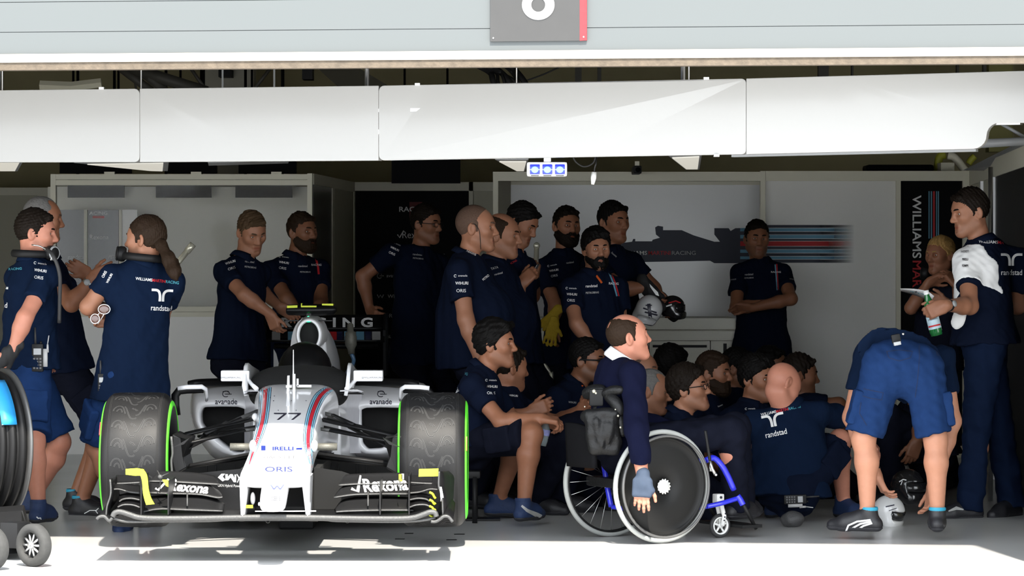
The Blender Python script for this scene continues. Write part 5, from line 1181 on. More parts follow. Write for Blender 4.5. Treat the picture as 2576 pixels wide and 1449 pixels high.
    inh = (np.abs(lo) < .15).all(1)
    lip = (np.exp(-((lo[:, 0] / .0235) ** 4 + ((lo[:, 1] - .088) / .022) ** 2 + ((lo[:, 2] + .067) / .0115) ** 2)) + .9 * np.exp(-((lo[:, 0] / .0245) ** 4 + ((lo[:, 1] - .088) / .022) ** 2 + ((lo[:, 2] + .0668) / .0036) ** 2))) * inh  # narrow second term paints the mouth crease's shade into the lip tint
    stb = inh * np.clip((-.030 - lo[:, 2] + .35 * np.maximum(.03 - lo[:, 1], 0) * 0) / .02, 0, 1) * np.clip((lo[:, 1] + .015) / .02, 0, 1) * np.clip((lo[:, 2] + .125) / .02, 0, 1)
    stb = stb * np.clip(1 - lip * 1.3, 0, 1)
    body = obj('body', (v, f), skin_mat(tone, stub), root); me = body.data
    for an, av in (('lip', lip), ('stubble', stb)):
        if len(me.vertices) == len(av): me.attributes.new(an, 'FLOAT', 'POINT').data.foreach_set('value', av.astype(np.float32))
    # eyes and brows
    for s in (-1, 1):
        m_ = MB(); m_.ball(hw_(s * .0315, .0700, .006), .0126 * hs, 12, 8); eb = obj('eye', m_.mesh(), M_eye, root)
        m_ = MB(); m_.ball(hw_(s * .0315 + .0000, .0795, .0055), .0052 * hs, 10, 6); obj('iris', m_.mesh(), M_iris, eb)
        if brow:
            m_ = MB(); m_.tube([hw_(s * x, y, z) for x, y, z in ((.012, .0975, .0265), (.024, .0965, .0305), (.038, .0885, .0315), (.051, .0755, .0265))], [.0038 * hs, .0052 * hs, .0048 * hs, .0024 * hs], 8); obj('eyebrow', m_.mesh(), HAIRM[hcol if hcol != 'grey' else 'stubble'], root)
    # hair
    hn = wrinkle(.0035, 150, seed)
    def hplane(a, c, z0):                                                       # keeps the side where z > a + c*y in the head frame
        nv = HM @ nrm(V3(0, c, -1)); p0 = hw_(0, 0, z0)
        return lambda X, Y_, Z: (X - p0[0]) * nv[0] + (Y_ - p0[1]) * nv[1] + (Z - p0[2]) * nv[2]
    hfine = [(hd - .16 * hs, hd + .16 * hs, .005)]
    if hair in ('short', 'thick', 'receding', 'buzz', 'crown', 'long', 'pony'):
        G = Field(); t = {'short': .009, 'thick': .019, 'receding': .006, 'buzz': .0035, 'crown': .006, 'long': .012, 'pony': .012}[hair]
        top_ = {'short': .006, 'thick': .010}.get(hair, 0)
        G.add(S_ell(hw_(0, -.014, .034 + top_ * .5), V3(.0755 + t, .0945 + t, .090 + t * .9 + top_) * hs, HM), .01)
        if hair == 'thick':
            rr = random.Random(seed)
            for i in range(9): G.add(S_ell(hw_(rr.uniform(-.05, .05), rr.uniform(-.06, .075), .105 + rr.uniform(-.01, .014)), V3(.03, .032, .018) * hs, HM), .012)
            G.add(S_cone(hw_(-.04, .072, .090), hw_(.045, .070, .094), .021 * hs, .017 * hs), .015)
        if hair == 'short': G.add(S_cone(hw_(-.038, .066, .090), hw_(.038, .066, .090), .018 * hs, .018 * hs), .015)
        if hair == 'crown': G.sub(S_ell(hw_(0, .030, .115), V3(.062, .10, .060) * hs, HM), .012); G.sub(S_ell(hw_(0, -.098, .085), V3(.022, .02, .02) * hs, HM), .01)
        if hair == 'receding':
            for s in (-1, 1): G.sub(S_ell(hw_(s * .042, .072, .10), V3(.026, .05, .035) * hs, HM), .012)
        z0, c_ = {'receding': (.012, 1.0), 'buzz': (.028, 1.2), 'crown': (.002, .9), 'thick': (-.002, .86)}.get(hair, (.0, .92))
        G.cut(hplane(0, c_, z0 * hs / hs))
        for s in (-1, 1): G.add(S_cone(hw_(s * .0715, .012, .028), hw_(s * .0695, .014, -.012 if hair != 'thick' else -.022), .0115 * hs, .0065 * hs), .012)
        gv, gf = G.build(.011, hfine, noise=None if hair == 'buzz' else wrinkle(.0014, 170, seed) if hair in ('crown', 'receding') else hn)
        obj('hair', (gv, gf), HAIRM[hcol], root)
    if hair == 'pony':
        G = Field(); q = [J(x) for x in cut]
        for i in range(len(q) - 1): G.add(S_cone(q[i], q[i + 1], (.034, .026, .034, .03, .012)[i], (.026, .034, .03, .012, .01)[i]), .03)
        obj('ponytail', G.build(.009, noise=wrinkle(.006, 60, seed)), HAIRM[hcol], root)
    if beard:
        G = Field(); t = .008 + .006 * beard
        G.add(S_ell(hw_(0, .030, -.040), V3(.058 + t * .8, .066 + t * .8, .080 + t) * hs, HM), .02)
        for s in (-1, 1): G.add(S_cone(hw_(s * .054, -.002, -.056), hw_(s * .018, .072, -.100), (.022 + t) * hs, (.021 + t) * hs), .03)
        G.add(S_cone(hw_(-.018, .088, -.050), hw_(.018, .088, -.050), .009 * hs, .009 * hs), .01)
        G.sub(S_ell(hw_(0, .10, -.067), V3(.019, .03, .0065) * hs, HM), .004)
        for s in (-1, 1): G.sub(S_ell(hw_(s * .043, .085, -.022), V3(.028, .05, .030) * hs, HM), .01)
        G.sub(S_ell(hw_(0, .10, -.018), V3(.022, .05, .026) * hs, HM), .006)
        nv = HM @ nrm(V3(0, -.45, 1)); p0 = hw_(0, .0, -.038); G.cut(lambda X, Y_, Z: (X - p0[0]) * nv[0] + (Y_ - p0[1]) * nv[1] + (Z - p0[2]) * nv[2])
        nv2 = HM @ V3(0, -1, 0); p2 = hw_(0, .004, 0); G.cut(lambda X, Y_, Z: (X - p2[0]) * nv2[0] + (Y_ - p2[1]) * nv2[1] + (Z - p2[2]) * nv2[2])
        obj('beard', G.build(.011, hfine, noise=wrinkle(.0025, 160, seed)), HAIRM[hcol], root)
    if glasses:
        m_ = MB(); dark = glasses == 'sun'
        for s in (-1, 1):
            c_ = hw_(s * .033, .1015, .004); loop = [c_ + hl * (.021 * math.copysign(abs(math.cos(t)) ** .6, math.cos(t))) * hs + hu * (.0145 * math.copysign(abs(math.sin(t)) ** .6, math.sin(t))) * hs - hfwd * abs(math.cos(t)) * (.004 if s * math.cos(t) > 0 else 0) for t in np.linspace(0, 2 * math.pi, 25)[:-1]]
            gr = .0050 if dark else .0026; m_.tube(loop, gr * .8 * hs, 6, closed=True); m_.tube([hw_(s * .054, .097, .009), hw_(s * .078, .06, .010), hw_(s * .085, -.012, .010), hw_(s * .084, -.03, -.004)], gr * hs, 6)
            if dark: m_.ball(c_, (.021 * hs, .003 * hs, .0145 * hs), 14, 8, R=HM)
        m_.tube([hw_(-.013, .104, .008), hw_(0, .108, .010), hw_(.013, .104, .008)], .002 * hs, 6); obj('glasses', m_.mesh(), M_blackp, root)
    # ---- clothing
    w1, w2, w3_ = wrinkle(.0056, 14, seed, (1, 1, .8)), wrinkle(.0030, 34, seed + 7, (1, 1, .55)), wrinkle(.0016, 75, seed + 9, (1, 1, .8))
    wr = lambda x, y, z: w1(x, y, z) + w2(x, y, z) + w3_(x, y, z)
    topm = topm or M_navy
    shirt_mesh = None
    if top:
        G = Field(); i = .013 if top == 'polo' else .016
        torso(G, i, .05, low=False)
        G.add(S_cone(mid, P_ + up * hem, (.148 * b + (belly - 1) * .07) * u + i, .205 * b * u + i, flat=(fw, .76 + (belly - 1) * .22), clips=[(P_ + up * hem, -up)]), .05)
        for s in 'LR':
            ad = nrm(E[s] - S[s])
            if top == 'polo':
                ce = S[s] + (E[s] - S[s]) * sleeve; G.add(S_cone(S[s] + ad * .0, ce + ad * .02, .0615 * arm_r, .0665 * arm_r, clips=[(ce, ad)]), .035)
            else:
                G.add(S_cone(S[s], E[s], .066 * arm_r, .058 * arm_r), .03); we = W[s] - nrm(W[s] - E[s]) * .012; G.add(S_cone(E[s], we, .058 * arm_r, .046 * arm_r, clips=[(we, nrm(W[s] - E[s]))]), .03)
        if collar:
            na = nrm(nb - N_); G.add(S_cone(N_ - up * .01, N_ + na * .014 * u, .077 * u, .070 * u, clips=[(N_ + na * .012 * u, nrm(na - fw * .35))]), .012)
        hemp = P_ + up * hem; G.cut(lambda X, Y_, Z: (X - hemp[0]) * -up[0] + (Y_ - hemp[1]) * -up[1] + (Z - hemp[2]) * -up[2])
        sm = G.build(.0095, noise=wr); shirt_mesh = sm; tm = [topm]
        shirt = obj('shirt' if top == 'polo' else 'sweater', sm, tm, root)
        if sleeve_mat:                                                          # outer sleeve of another cloth, leaving a cuff of the shirt's own
            sl, wm = sleeve_mat; ad = nrm(E[sl] - S[sl]); sd_ = lf if sl == 'L' else -lf; n1 = nrm(sd_ + ad * .25 - fw * .0); p1 = S[sl] - sd_ * .040; p2 = S[sl] + ad * (UA * sleeve - .022)
            G2 = Field(); G2.ops = list(G.ops)
            for p_, n_ in ((p1, -n1), (p2, ad)): G2.cut(lambda X, Y_, Z, p_=p_, n_=n_: (X - p_[0]) * n_[0] + (Y_ - p_[1]) * n_[1] + (Z - p_[2]) * n_[2])
            sm2 = G2.build(.0085, noise=lambda x, y, z: wr(x, y, z) - .0035); o2 = obj('outer_sleeve', sm2, wm, shirt); o2['label'] = 'white sleeve with dark lettering'
            sm = (np.vstack([sm[0], sm2[0]]), np.vstack([sm[1], sm2[1] + len(sm[0])])); shirt_mesh = sm
        bv = bvh_of(sm)
        if collar:                                                              # turned-down collar, open at the throat
            cf = nrm(fw - na * np.dot(fw, na)); cl_ = nrm(np.cross(na, cf)); Gc = []
            for t_ in np.linspace(.30, 2 * math.pi - .30, 26):
                rd = cf * math.cos(t_) + cl_ * math.sin(t_); fr = (1 + math.cos(t_)) / 2; lowr = fr * .016 * u
                Gc.append([N_ + rd * r_ * u * b ** .3 + na * (h_ * u - lowr) + cf * .004 for r_, h_ in ((.064, .010), (.0655, .034), (.070, .039), (.078, .030 - .004 * fr), (.090, .004 - .022 * fr ** 3))])
            mc = MB(); mc.grid(np.array(Gc), thick=.004); obj('collar', mc.mesh(), topm, shirt)
        for d in decals:
            if d[0] == 'text': text_px('lettering', d[1], d[2], d[3], d[4], bv, d[5], shirt, rot=d[6] if len(d) > 6 else 0, xs=d[7] if len(d) > 7 else 1., shear=d[8] if len(d) > 8 else 0, bold=d[9] if len(d) > 9 else .012, off=.0025)
            elif d[0] == 'line': stripe_px('printed_stripe', d[1], d[2], bv, d[3], shirt, 7, .0025)
            elif d[0] == 'logo': yoke_logo(bv, shirt, *d[1:])
            elif d[0] == 'sleeve': sleeve_prints(bv, shirt, *d[1:])
    botm = botm or (M_short if bottom == 'shorts' else M_trou)
    G = Field(); G.add(S_ell(P_ + hup * .02, V3(.158 * b * u + .010, .110 * b * u + .012, .135 * u), MH), .05)
    G.add(S_cone(P_ - ZUP * .02 + hfw * .01, P_ - ZUP * .085, .10 * u, .075 * u), .05)
    pockets = []
    for s in 'LR':
        tdir = nrm(K[s] - H[s]); side = hlf if s == 'L' else -hlf
        if bottom == 'shorts':
            ce = H[s] + (K[s] - H[s]) * .93; G.add(S_cone(H[s], ce, .099 * u * b, .098 * u, clips=[(ce, tdir)]), .045)
            pd = nrm(side - tdir * np.dot(side, tdir)); pc = H[s] + (K[s] - H[s]) * .62 + pd * .088 * u; Rm = np.stack([np.cross(tdir, pd), pd, tdir], 1); pockets.append((pc, Rm))
        else:
            G.add(S_cone(H[s], K[s], .098 * u * b, .080 * u), .045); ae = A_[s] - ZUP * .015 if K[s][2] > .25 else A_[s]; ad = nrm(A_[s] - K[s]); G.add(S_cone(K[s], ae + ad * .03, .078 * u, .068 * u, clips=[(ae + ad * .02, ad)]), .03)
    po = obj('shorts' if bottom == 'shorts' else 'trousers', G.build(.0105, noise=lambda x, y, z: wrinkle(.0066, 13, seed + 50, (1, 1, 1.3))(x, y, z) + wrinkle(.0036, 36, seed + 51, (.8, .8, 1.3))(x, y, z)), botm, root)
    for pc, Rm in pockets:
        G2 = Field(); G2.add(S_box(pc, V3(.060, .012, .075) * u, .010, Rm), .01); G2.add(S_box(pc - Rm[:, 2] * .062 * u, V3(.064, .017, .020) * u, .008, Rm), .004); obj('cargo_pocket', G2.build(.008, noise=wrinkle(.003, 30, seed)), botm, po)
    shoe = shoe or M_shoe; shoes = {}
    for s in 'LR':
        a, t = A_[s], T_[s]
        tz = nrm(np.cross(t, np.cross(ZUP, t))) if abs(t[2]) > .05 else ZUP
        z0 = -.088 * u
        q = lambda fx, fz: a + t * fx * u + tz * (fz * u + z0)
        lat = nrm(np.cross(tz, t))
        G = Field(); cl = [(a + tz * z0, -tz)]
        G.add(S_cone(q(-.045, .036), q(.12, .034), .036 * u, .043 * u, cl), .02); G.add(S_cone(q(.12, .034), q(.185, .026), .043 * u, .030 * u, cl), .02); G.add(S_cone(q(-.012, .112), q(-.02, .05), .040 * u, .038 * u, [(q(0, .118), tz)]), .02); G.add(S_cone(q(-.0, .085), q(.10, .05), .038 * u, .036 * u), .025)
        sm2 = G.build(.0075); sh = obj('shoe', sm2, shoe, root); shoes[s] = (sh, sm2)
        G = Field(); G.add(S_cone(q(-.045, .036), q(.12, .034), .040 * u, .046 * u, [(a + tz * (z0 - .001), -tz), (a + tz * (z0 + .020), tz)]), .01); G.add(S_cone(q(.12, .034), q(.185, .028), .046 * u, .033 * u, [(a + tz * (z0 - .001), -tz), (a + tz * (z0 + .020), tz)]), .01); obj('sole', G.build(.007), solem or M_sole, sh)
        m_ = MB(); m_.lathe([(.0405 * u, -.01), (.044 * u, 0), (.0405 * u, .010)], q(-.012, .112), tz, 24); obj('shoe_collar', m_.mesh(), toe or shoe, sh)
        for i in range(4): m_ = MB(); c_ = q(.035 + i * .024, .106 - i * .013); m_.tube([c_ - lat * .022 * u - tz * .010, c_ + tz * .004, c_ + lat * .022 * u - tz * .010], .0025, 6); obj('lace', m_.mesh(), M_prgrey if shoe is M_shoeb else M_sole, sh)
    root_info = dict(root=root, S=S, E=E, W=W, H=H, K=K, A=A_, T=T_, N=N_, P=P_, fw=fw, lf=lf, up=up, HD=HDIR, HN=HN, hw=hw_, shirt=shirt_mesh, hd=hd, HM=HM, hs=hs, tr=po, shoes=shoes, so=shirt if top else None)
    return root_info

def yoke_logo(bv, shirt, px, py, w, rot=0, sk=1., word=True, m=None):
    """white forked emblem with the word below it, printed on a shirt; w = emblem width in pixels"""
    m = m or M_prw; k = w / 56.; r = math.radians(rot); c, s = math.cos(r), math.sin(r)
    T2 = lambda x, y: (px + (x * sk * c - y * s) * k, py + (x * sk * s + y * c) * k)
    for L, wd in (([(-28, -12), (-16, -12), (-10, -9.5), (-7, -4), (-5.5, 4), (-5.5, 17)], 6.5), ([(28, -12), (16, -12), (9, -9.5), (4.5, -4), (2.8, 4), (2.8, 17)], 6.5)):
        P = spline(L, 14); stripe_px('emblem', [T2(x, y) for x, y in P], wd * k, bv, m, shirt, 5, .0025)
    if word: text_px('lettering', 'randstad', *T2(0, 34), 14.5 * k, bv, m, shirt, rot=rot, xs=.80 * sk, bold=.008, off=.0025)
def sleeve_prints(bv, shirt, px, py, k=1., rot=0, m=None, xs=1.):
    m = m or M_prw; r = math.radians(rot); c, s = math.cos(r), math.sin(r); T2 = lambda x, y: (px + (x * c - y * s) * k, py + (x * s + y * c) * k)
    text_px('lettering', 'avanade', *T2(4, -18), 5 * k, bv, m, shirt, rot=rot, xs=1. * xs, bold=0., off=.0025); stripe_px('emblem', [T2(x, y) for x, y in circ(-14, -17, 3, 40, 330, 10)], 1.2 * k, bv, m, shirt, 5, .0025)
    text_px('lettering', 'WIHURI', *T2(2, 0), 7 * k, bv, m, shirt, rot=rot, xs=.9 * xs, bold=.02, off=.0025); text_px('lettering', 'ORIS', *T2(0, 18), 8 * k, bv, m, shirt, rot=rot, xs=1.0 * xs, bold=.0, off=.0025)
def team_words(px, py, h, rot=0, xs=1.):
    """the three-coloured wordmark on one line, as decal entries, centred on px"""
    r = math.radians(rot); c, s = math.cos(r), math.sin(r); k = h * xs
    return [('text', 'WILLIAMS', px - 5.2 * k * c, py - 5.2 * k * s, h, M_prw, rot, xs * 1.0), ('text', 'MARTINI', px + .3 * k * c, py + .3 * k * s, h, M_prred, rot, xs * .92), ('text', 'RACING', px + 5.2 * k * c, py + 5.2 * k * s, h, M_prteal, rot, xs * .95)]
# ------------------------------------------------------------------ the crew, placed one by one
P1 = person('man with headset round his neck and dark blue shorts leaning beside the hose reel', 17.6, (90, 588, 92, 4, 0), (82, 655, 0), (72, 925, 0), 125, 105,
    armR=dict(e=(62, 800, -1), w=(32, 882, 0), h=(14, 900, 0), curl=20), armL=dict(e=(108, 788, 1), w=(112, 872, 0)),
    legR=dict(k=(85, 1112, -1), a=(98, 1272, 0), t=(150, 1300, -.02)), legL=dict(k=(150, 1112, 0), a=(84, 1250, 'd', .22), t=(45, 1270, .25)), hcol='dark', tone='pink', bottom='shorts', shoe=M_shoeb, topm=M_navyl, stub=.35, hem=-.0,
    decals=[('sleeve', 100, 680, 1., 8), ('logo', -6, 735, 52, 2), ('text', 'RACING', 38, 676, 6, M_prteal, -3, 1.1), ('text', 'MARTINI', 2, 679, 6, M_prred, -3, .9)])
P2 = person('grey-haired man with folded arms and black trainers behind the man with the headset', 18.5, (108, 552, 100, 4, 0), (112, 645, 0), (165, 925, 0), 95,
    armR=dict(e=(180, 765, -1), w=(232, 700, 0), h=(252, 690, 0)), armL=dict(e=(215, 760, 1), w=(222, 690, 0), h=(205, 680, 0)),
    legR=dict(a=(205, 1262, -.1), t=(255, 1280, -.15)), legL=dict(a=(190, 1245, .2), t=(240, 1260, .15)), hair='receding', hcol='grey', tone='tan', bottom='shorts', botm=M_trou, toe=mat('turquoise lining', (.02, .25, .38), rough=.6), stub=.2, hem=-.03)
P3 = person('long-haired man with ponytail seen from behind in navy team shirt and shorts', 17.45, (366, 603, -112, 0, 0), (360, 664, 0), (332, 950, 0), -155,
    armL=dict(e=(222, 772, 0), w=(310, 795, 'd', .26)), armR=dict(e=(405, 800, 1), w=(288, 806, 'd', .10), h=(262, 806, 0), curl=35),
    legL=dict(a=(315, 1300, -.02), t=(300, 1320, -.2)), legR=dict(a=(370, 1290, .15), t=(390, 1300, .3)), hair='pony', hcol='brown', tone='mid', bottom='shorts', topm=M_navyl, shoe=M_shoeb, hem=-.13, stub=.5, cut=[(388, 590, -.02), (408, 618, -.07), (428, 655, -.12), (438, 682, -.15), (443, 702, -.16)],
    decals=team_words(398, 706, 7.5, 6, .92) + [('logo', 408, 742, 54, 3), ('text', 'ORIS', 262, 690, 7, M_prw, -62, .9), ('text', 'WIHURI', 275, 700, 6, M_prw, -62, .9)])
P4 = person('fair-haired mechanic looking down with one hand on the rear wing endplate', 20.45, (633, 585, 32, 24, 4), (612, 652, .02), (597, 915, 0), 52,
    armR=dict(e=(615, 742, -1), w=(680, 790, 0), h=(692, 822, 0), curl=35), armL=dict(w3=(704, 772, 20.72), hd=(.6, .15, -.4)), hair='short', hcol='light', tone='mid', hem=.02, stub=.15,
    decals=[('sleeve', 578, 660, .85, -18), ('text', 'PETROBRAS', 630, 672, 4.5, M_prgrey, 6, .9), ('text', 'randstad', 628, 658, 5.5, M_prgrey, 6, .9)])
P5 = person('bearded mechanic gazing right behind the camera pod of the car', 21.6, (760, 585, 48, 0, 0), (742, 648, .02), (757, 905, 0), 35,
    armR=dict(e=(722, 752, -1), w=(752, 805, 0), h=(778, 812, 0)), armL=dict(w3=(800, 800, 21.3), hd=(-.4, -.2, -.6)), beard=.6, hcol='brown', tone='dark', b=1.08, belly=1.15,
    decals=[('sleeve', 713, 660, .8, 8), ('text', 'RACING', 796, 666, 5, M_prw, 0, 1.0), ('text', 'randstad', 762, 669, 5.5, M_prgrey, 0, .9), ('text', 'PETROBRAS', 768, 684, 4, M_prgrey, 0, .9), ('line', [(795, 650), (800, 672), (802, 690)], 5, M_prred)])
P6 = person('man in spectacles leaning with straight arm on the rear wing', 21.8, (1072, 565, 58, 4, 0), (1055, 632, 0), (1050, 905, 0), 42,
    armR=dict(sh=(985, 640, 'd', -.08), e=(912, 695, 0), w=(930, 780, 0), h=(945, 796, -1), curl=45), hcol='dark', hair='short', tone='tan', glasses='clear', b=1.05, belly=1.1,
    decals=[('sleeve', 992, 625, .75, 25), ('text', 'randstad', 1050, 640, 5.5, M_prgrey, 5, .9), ('text', 'PETROBRAS', 1052, 650, 4, M_prgrey, 5, .9)])
P7 = person('large balding man with earpiece cable standing in profile behind the right front wheel', 19.02, (1198, 575, 82, 0, 0), (1172, 645, 0), (1195, 905, 0), 78,
    armR=dict(e=(1172, 805, -1), w=(1205, 900, 0)), b=1.2, belly=1.55, hs=1.08, hair='buzz', hcol='stubble', tone='mid', stub=.15, topm=M_navy,
    decals=[('sleeve', 1160, 712, 1.05, 0), ('text', 'Rexona', 1186, 634, 8, M_prw, 25, .8), ('text', 'PETRO', 1222, 698, 6, M_prw, -40, .8)])
P8 = person('balding man with heavy build and frowning face beside the man with the earpiece', 19.75, (1262, 593, 76, 5, 0), (1242, 660, 0), (1255, 905, 0), 70, b=1.15, belly=1.5, hs=1.07, hair='crown', hcol='brown', tone='mid', stub=.3,
    decals=[('text', 'Rexona', 1228, 638, 8, M_prw, 22, .7), ('text', 'TATA', 1244, 674, 6, M_prgrey, -15, .9), ('text', 'randstad', 1254, 688, 5, M_prgrey, -15, .9)])
P9 = person('dark-haired man looking down at the telephone he holds in both hands', 20.3, (1312, 562, 62, 28, 0), (1290, 638, .03), (1300, 905, 0), 62,
    armR=dict(e=(1300, 770, -1), w=(1312, 712, 0), h=(1335, 690, 0), curl=48), armL=dict(e=(1340, 745, 1), w=(1340, 700, 0), h=(1346, 665, 0), curl=48), hcol='black', hair='short', tone='tan',
    decals=[('text', 'RACING', 1290, 660, 5, M_prred, -30, .9)])
P10 = person('dark-haired man in shorts perched beside the right front wheel holding a bottle', 17.95, (1246, 868, 78, -2, 0), (1212, 932, 0), (1195, 1112, 0), 75, 82,
    armR=dict(e=(1262, 1062, -1), w=(1360, 1052, 0), h=(1396, 1058, 0), n=(-.3, .3, -1), curl=42), armL=dict(e=(1300, 1070, 1), w=(1352, 1062, 0), h=(1388, 1066, 0), n=(0, -.5, -.7), curl=45),
    legR=dict(k=(1338, 1092, -1), a=(1318, 1268, 0), t=(1400, 1296, -.06)), legL=dict(k=(1312, 1098, 'd', .13), a=(1254, 1258, 'd', .20), t=(1290, 1268, .2)), hair='thick', hcol='black', tone='tan', bottom='shorts', botm=M_trou, shoe=M_shoeb, topm=M_navy, stub=.3, hem=-.02,
    decals=[('sleeve', 1236, 972, .9, 2), ('logo', 1128, 965, 40, -28, .8), ('text', 'RACING', 1162, 938, 6.5, M_prteal, 12, .9), ('text', 'MARTINI', 1140, 930, 6, M_prred, 12, .5)], group=SIT)
P11 = person('half-hidden crew member squatting behind the man with the bottle', 18.58, (1281, 926, 116, 5, 0), (1272, 985, 0), (1284, 1130, 0), 75,
    armR=dict(e=(1282, 1056, 0), w=(1334, 1036, 0)), legR=dict(fl=(.16, .10)), legL=dict(fl=(.26, .1)), hcol='dark', tone='tan', decals=[('text', 'WIHURI', 1292, 995, 5, M_prw, 5, .9)], group=SIT)
P12 = person('full-bearded man with yellow gloves standing behind the short dark-haired man', 21.6, (1425, 570, 24, 0, -3), (1418, 640, .02), (1438, 905, 0), 30, beard=1., hcol='dark', tone='tan', armR=dict(e=(1398, 770, -1), w=(1392, 815, 0)),
    decals=[('sleeve', 1392, 680, .75, -10), ('text', 'randstad', 1434, 660, 5, M_prgrey, -8, .8)])
P13 = person('short dark-haired man with trimmed beard and orange lanyard in front of the bearded man', 20.15, (1500, 628, 16, 2, 2), (1490, 692, .03), (1503, 915, 0), 32, u=.95,
    armR=dict(e=(1450, 815, -1), w=(1490, 868, 0), h=(1500, 890, 0)), armL=dict(e=(1562, 815, 0), w=(1558, 900, -1)), hcol='black', hair='thick', beard=-.45, tone='mid', stub=.6, topm=M_navy, b=1.06, belly=1.15,
    decals=[('sleeve', 1437, 740, .85, 3), ('text', 'randstad', 1488, 719, 7, M_prw, -3, .9), ('text', 'PETROBRAS', 1490, 736, 5, M_prgrey, -3, .9), ('text', 'RACING', 1544, 713, 6, M_prw, 2, .8), ('line', [(1532, 685), (1543, 712), (1552, 745)], 4, M_prlb), ('line', [(1537, 685), (1548, 712), (1557, 745)], 3, M_prred), ('line', [(1500, 693), (1510, 706), (1514, 712)], 5, mat('orange lanyard', (.55, .09, .01), rough=.6))])
P14 = person('tall dark-haired man holding a white helmet in front of the car silhouette', 21.15, (1543, 560, 42, 2, 0), (1538, 632, .02), (1560, 905, 0), 42, u=1.03,
    armR=dict(e=(1570, 728, -1), w=(1628, 722, 0), h=(1640, 740, 0), curl=30), armL=dict(e=(1640, 720, 0), w=(1660, 748, 0), h=(1672, 765, 0), curl=30), hcol='black', hair='short', tone='tan', stub=.2,
    decals=[('text', 'Rexona', 1545, 640, 5, M_prgrey, 40, .8)])
P15 = person('tattooed man with folded arms leaning against the striped graphics wall', 22.9, (1904, 602, 8, 2, -2), (1912, 662, .02), (1917, 885, 0), 3,
    armR=dict(sh=(1858, 690, 'd', -.02), e=(1852, 775, -1), w=(1945, 762, 'd', -.24), h=(1975, 752, 0), curl=20), armL=dict(sh=(1968, 688, 'd', -.02), e=(1990, 752, -1), w=(1890, 775, 'd', -.28), h=(1868, 772, 0), curl=20), hcol='dark', hair='short', tone='tan', stub=.5,
    decals=[('text', 'RACING', 1952, 684, 4.5, M_prw, 0, 1.1), ('line', [(1950, 665), (1953, 700), (1955, 730)], 3, M_prlb), ('line', [(1954, 664), (1956, 700), (1958, 730)], 3, M_prred), ('text', 'randstad', 1884, 690, 5, M_prgrey, -3, .9), ('text', 'PETROBRAS', 1884, 699, 3.5, M_prgrey, -3, .9), ('text', 'WIHURI', 1845, 703, 3.5, M_prgrey, -8, .8), ('text', 'WIHURI', 1993, 702, 3.5, M_prgrey, 8, .8)])
P16 = person('balding man in navy jumper and white collar sitting in the wheelchair', 16.80, (1580, 850, 102, -8, 0), (1550, 915, .02), (1560, 1122, .06), 100, 112,
    armR=dict(sh=(1592, 942, 'd', -.16), e=(1601, 1082, 'd', -.36), w=(1617, 1205, 'd', -.475), h=(1612, 1290, 0), n=(.15, 1, 0), curl=10, fan=1.3, thumb=(.75, .75, .1)), armL=dict(w3=(1688, 1078, 17.14), n=(0, 0, -1)),
    legR=dict(k=(1838, 1088, 'd', .16), a=(1852, 1262, 'd', .24), t=(1905, 1290, .4)), legL=dict(k=(1850, 1080, 'd', .34), a=(1868, 1258, 'd', .40), t=(1915, 1285, .6)), hair='crown', hcol='brown', tone='pink', top='sweater', topm=M_sweat, stub=.05, hem=-.02, hs=.98, handf=.0036, collar=False, group='people around the wheelchair')
P17 = person('man in dark sunglasses squatting behind the wheelchair', 19.3, (1478, 908, 68, 2, 0), (1445, 968, 0), (1425, 1110, 0), 60, legR=dict(kneel=.28), legL=dict(kneel=.28), hcol='black', tone='dark', glasses='sun', stub=.6, decals=[('text', 'WIHURI', 1440, 1012, 5, M_prgrey, 5, .8), ('line', [(1452, 950), (1460, 960), (1466, 972)], 4, MATS['orange lanyard'])], group=SIT)
P18 = person('older grey-haired man looking right, just behind the wheelchair user', 18.8, (1640, 985, 78, 8, 0), (1615, 1050, 0), (1600, 1200, 0), 70, legR=dict(kneel=.28), legL=dict(kneel=.28), hcol='grey', tone='mid', hair='receding', group=SIT)
P18b = person('man whose brow alone shows above the older grey-haired man', 19.6, (1612, 935, 70, 0, 0), (1590, 995, 0), (1580, 1120, 0), 60, legR=dict(kneel=.28), legL=dict(kneel=.28), hcol='stubble', tone='mid', hair='buzz', group=SIT)
P19 = person('young man in black spectacles kneeling in front of the wheelchair', 18.2, (1733, 980, 74, -8, 0), (1708, 1045, 0), (1700, 1215, 0), 62, armR=dict(e=(1690, 1130, 0), w=(1722, 1185, 0)), armL=dict(e=(1752, 1130, 1), w=(1742, 1185, 0)), legR=dict(kneel=.28), legL=dict(kneel=.28), hcol='dark', tone='mid', hair='thick', glasses='clear', decals=[('text', 'RACING', 1730, 1062, 4, M_prteal, 0, .8)], group=SIT)
P20 = person('dark-haired crew member turned away at the back of the seated group', 20.55, (1688, 925, 130, 5, 0), (1680, 985, 0), (1670, 1110, 0), 120, legR=dict(kneel=.28), legL=dict(kneel=.28), hcol='black', tone='mid', hair='thick', group=SIT)
P21 = person('seated man with full brown beard, just above the young man in spectacles', 19.95, (1795, 940, 68, 2, 0), (1775, 1008, 0), (1770, 1130, 0), 60, legR=dict(kneel=.28), legL=dict(kneel=.28), hcol='brown', tone='tan', beard=.9, hair='short', decals=[('text', 'Rexona', 1812, 1020, 4, M_prw, -25, .8)], group=SIT)
P22 = person('seated man half hidden between the bearded man and the black-haired man', 20.75, (1858, 928, 72, 0, 0), (1845, 990, 0), (1840, 1110, 0), 60, legR=dict(kneel=.28), legL=dict(kneel=.28), hcol='black', tone='tan', hair='short', group=SIT)
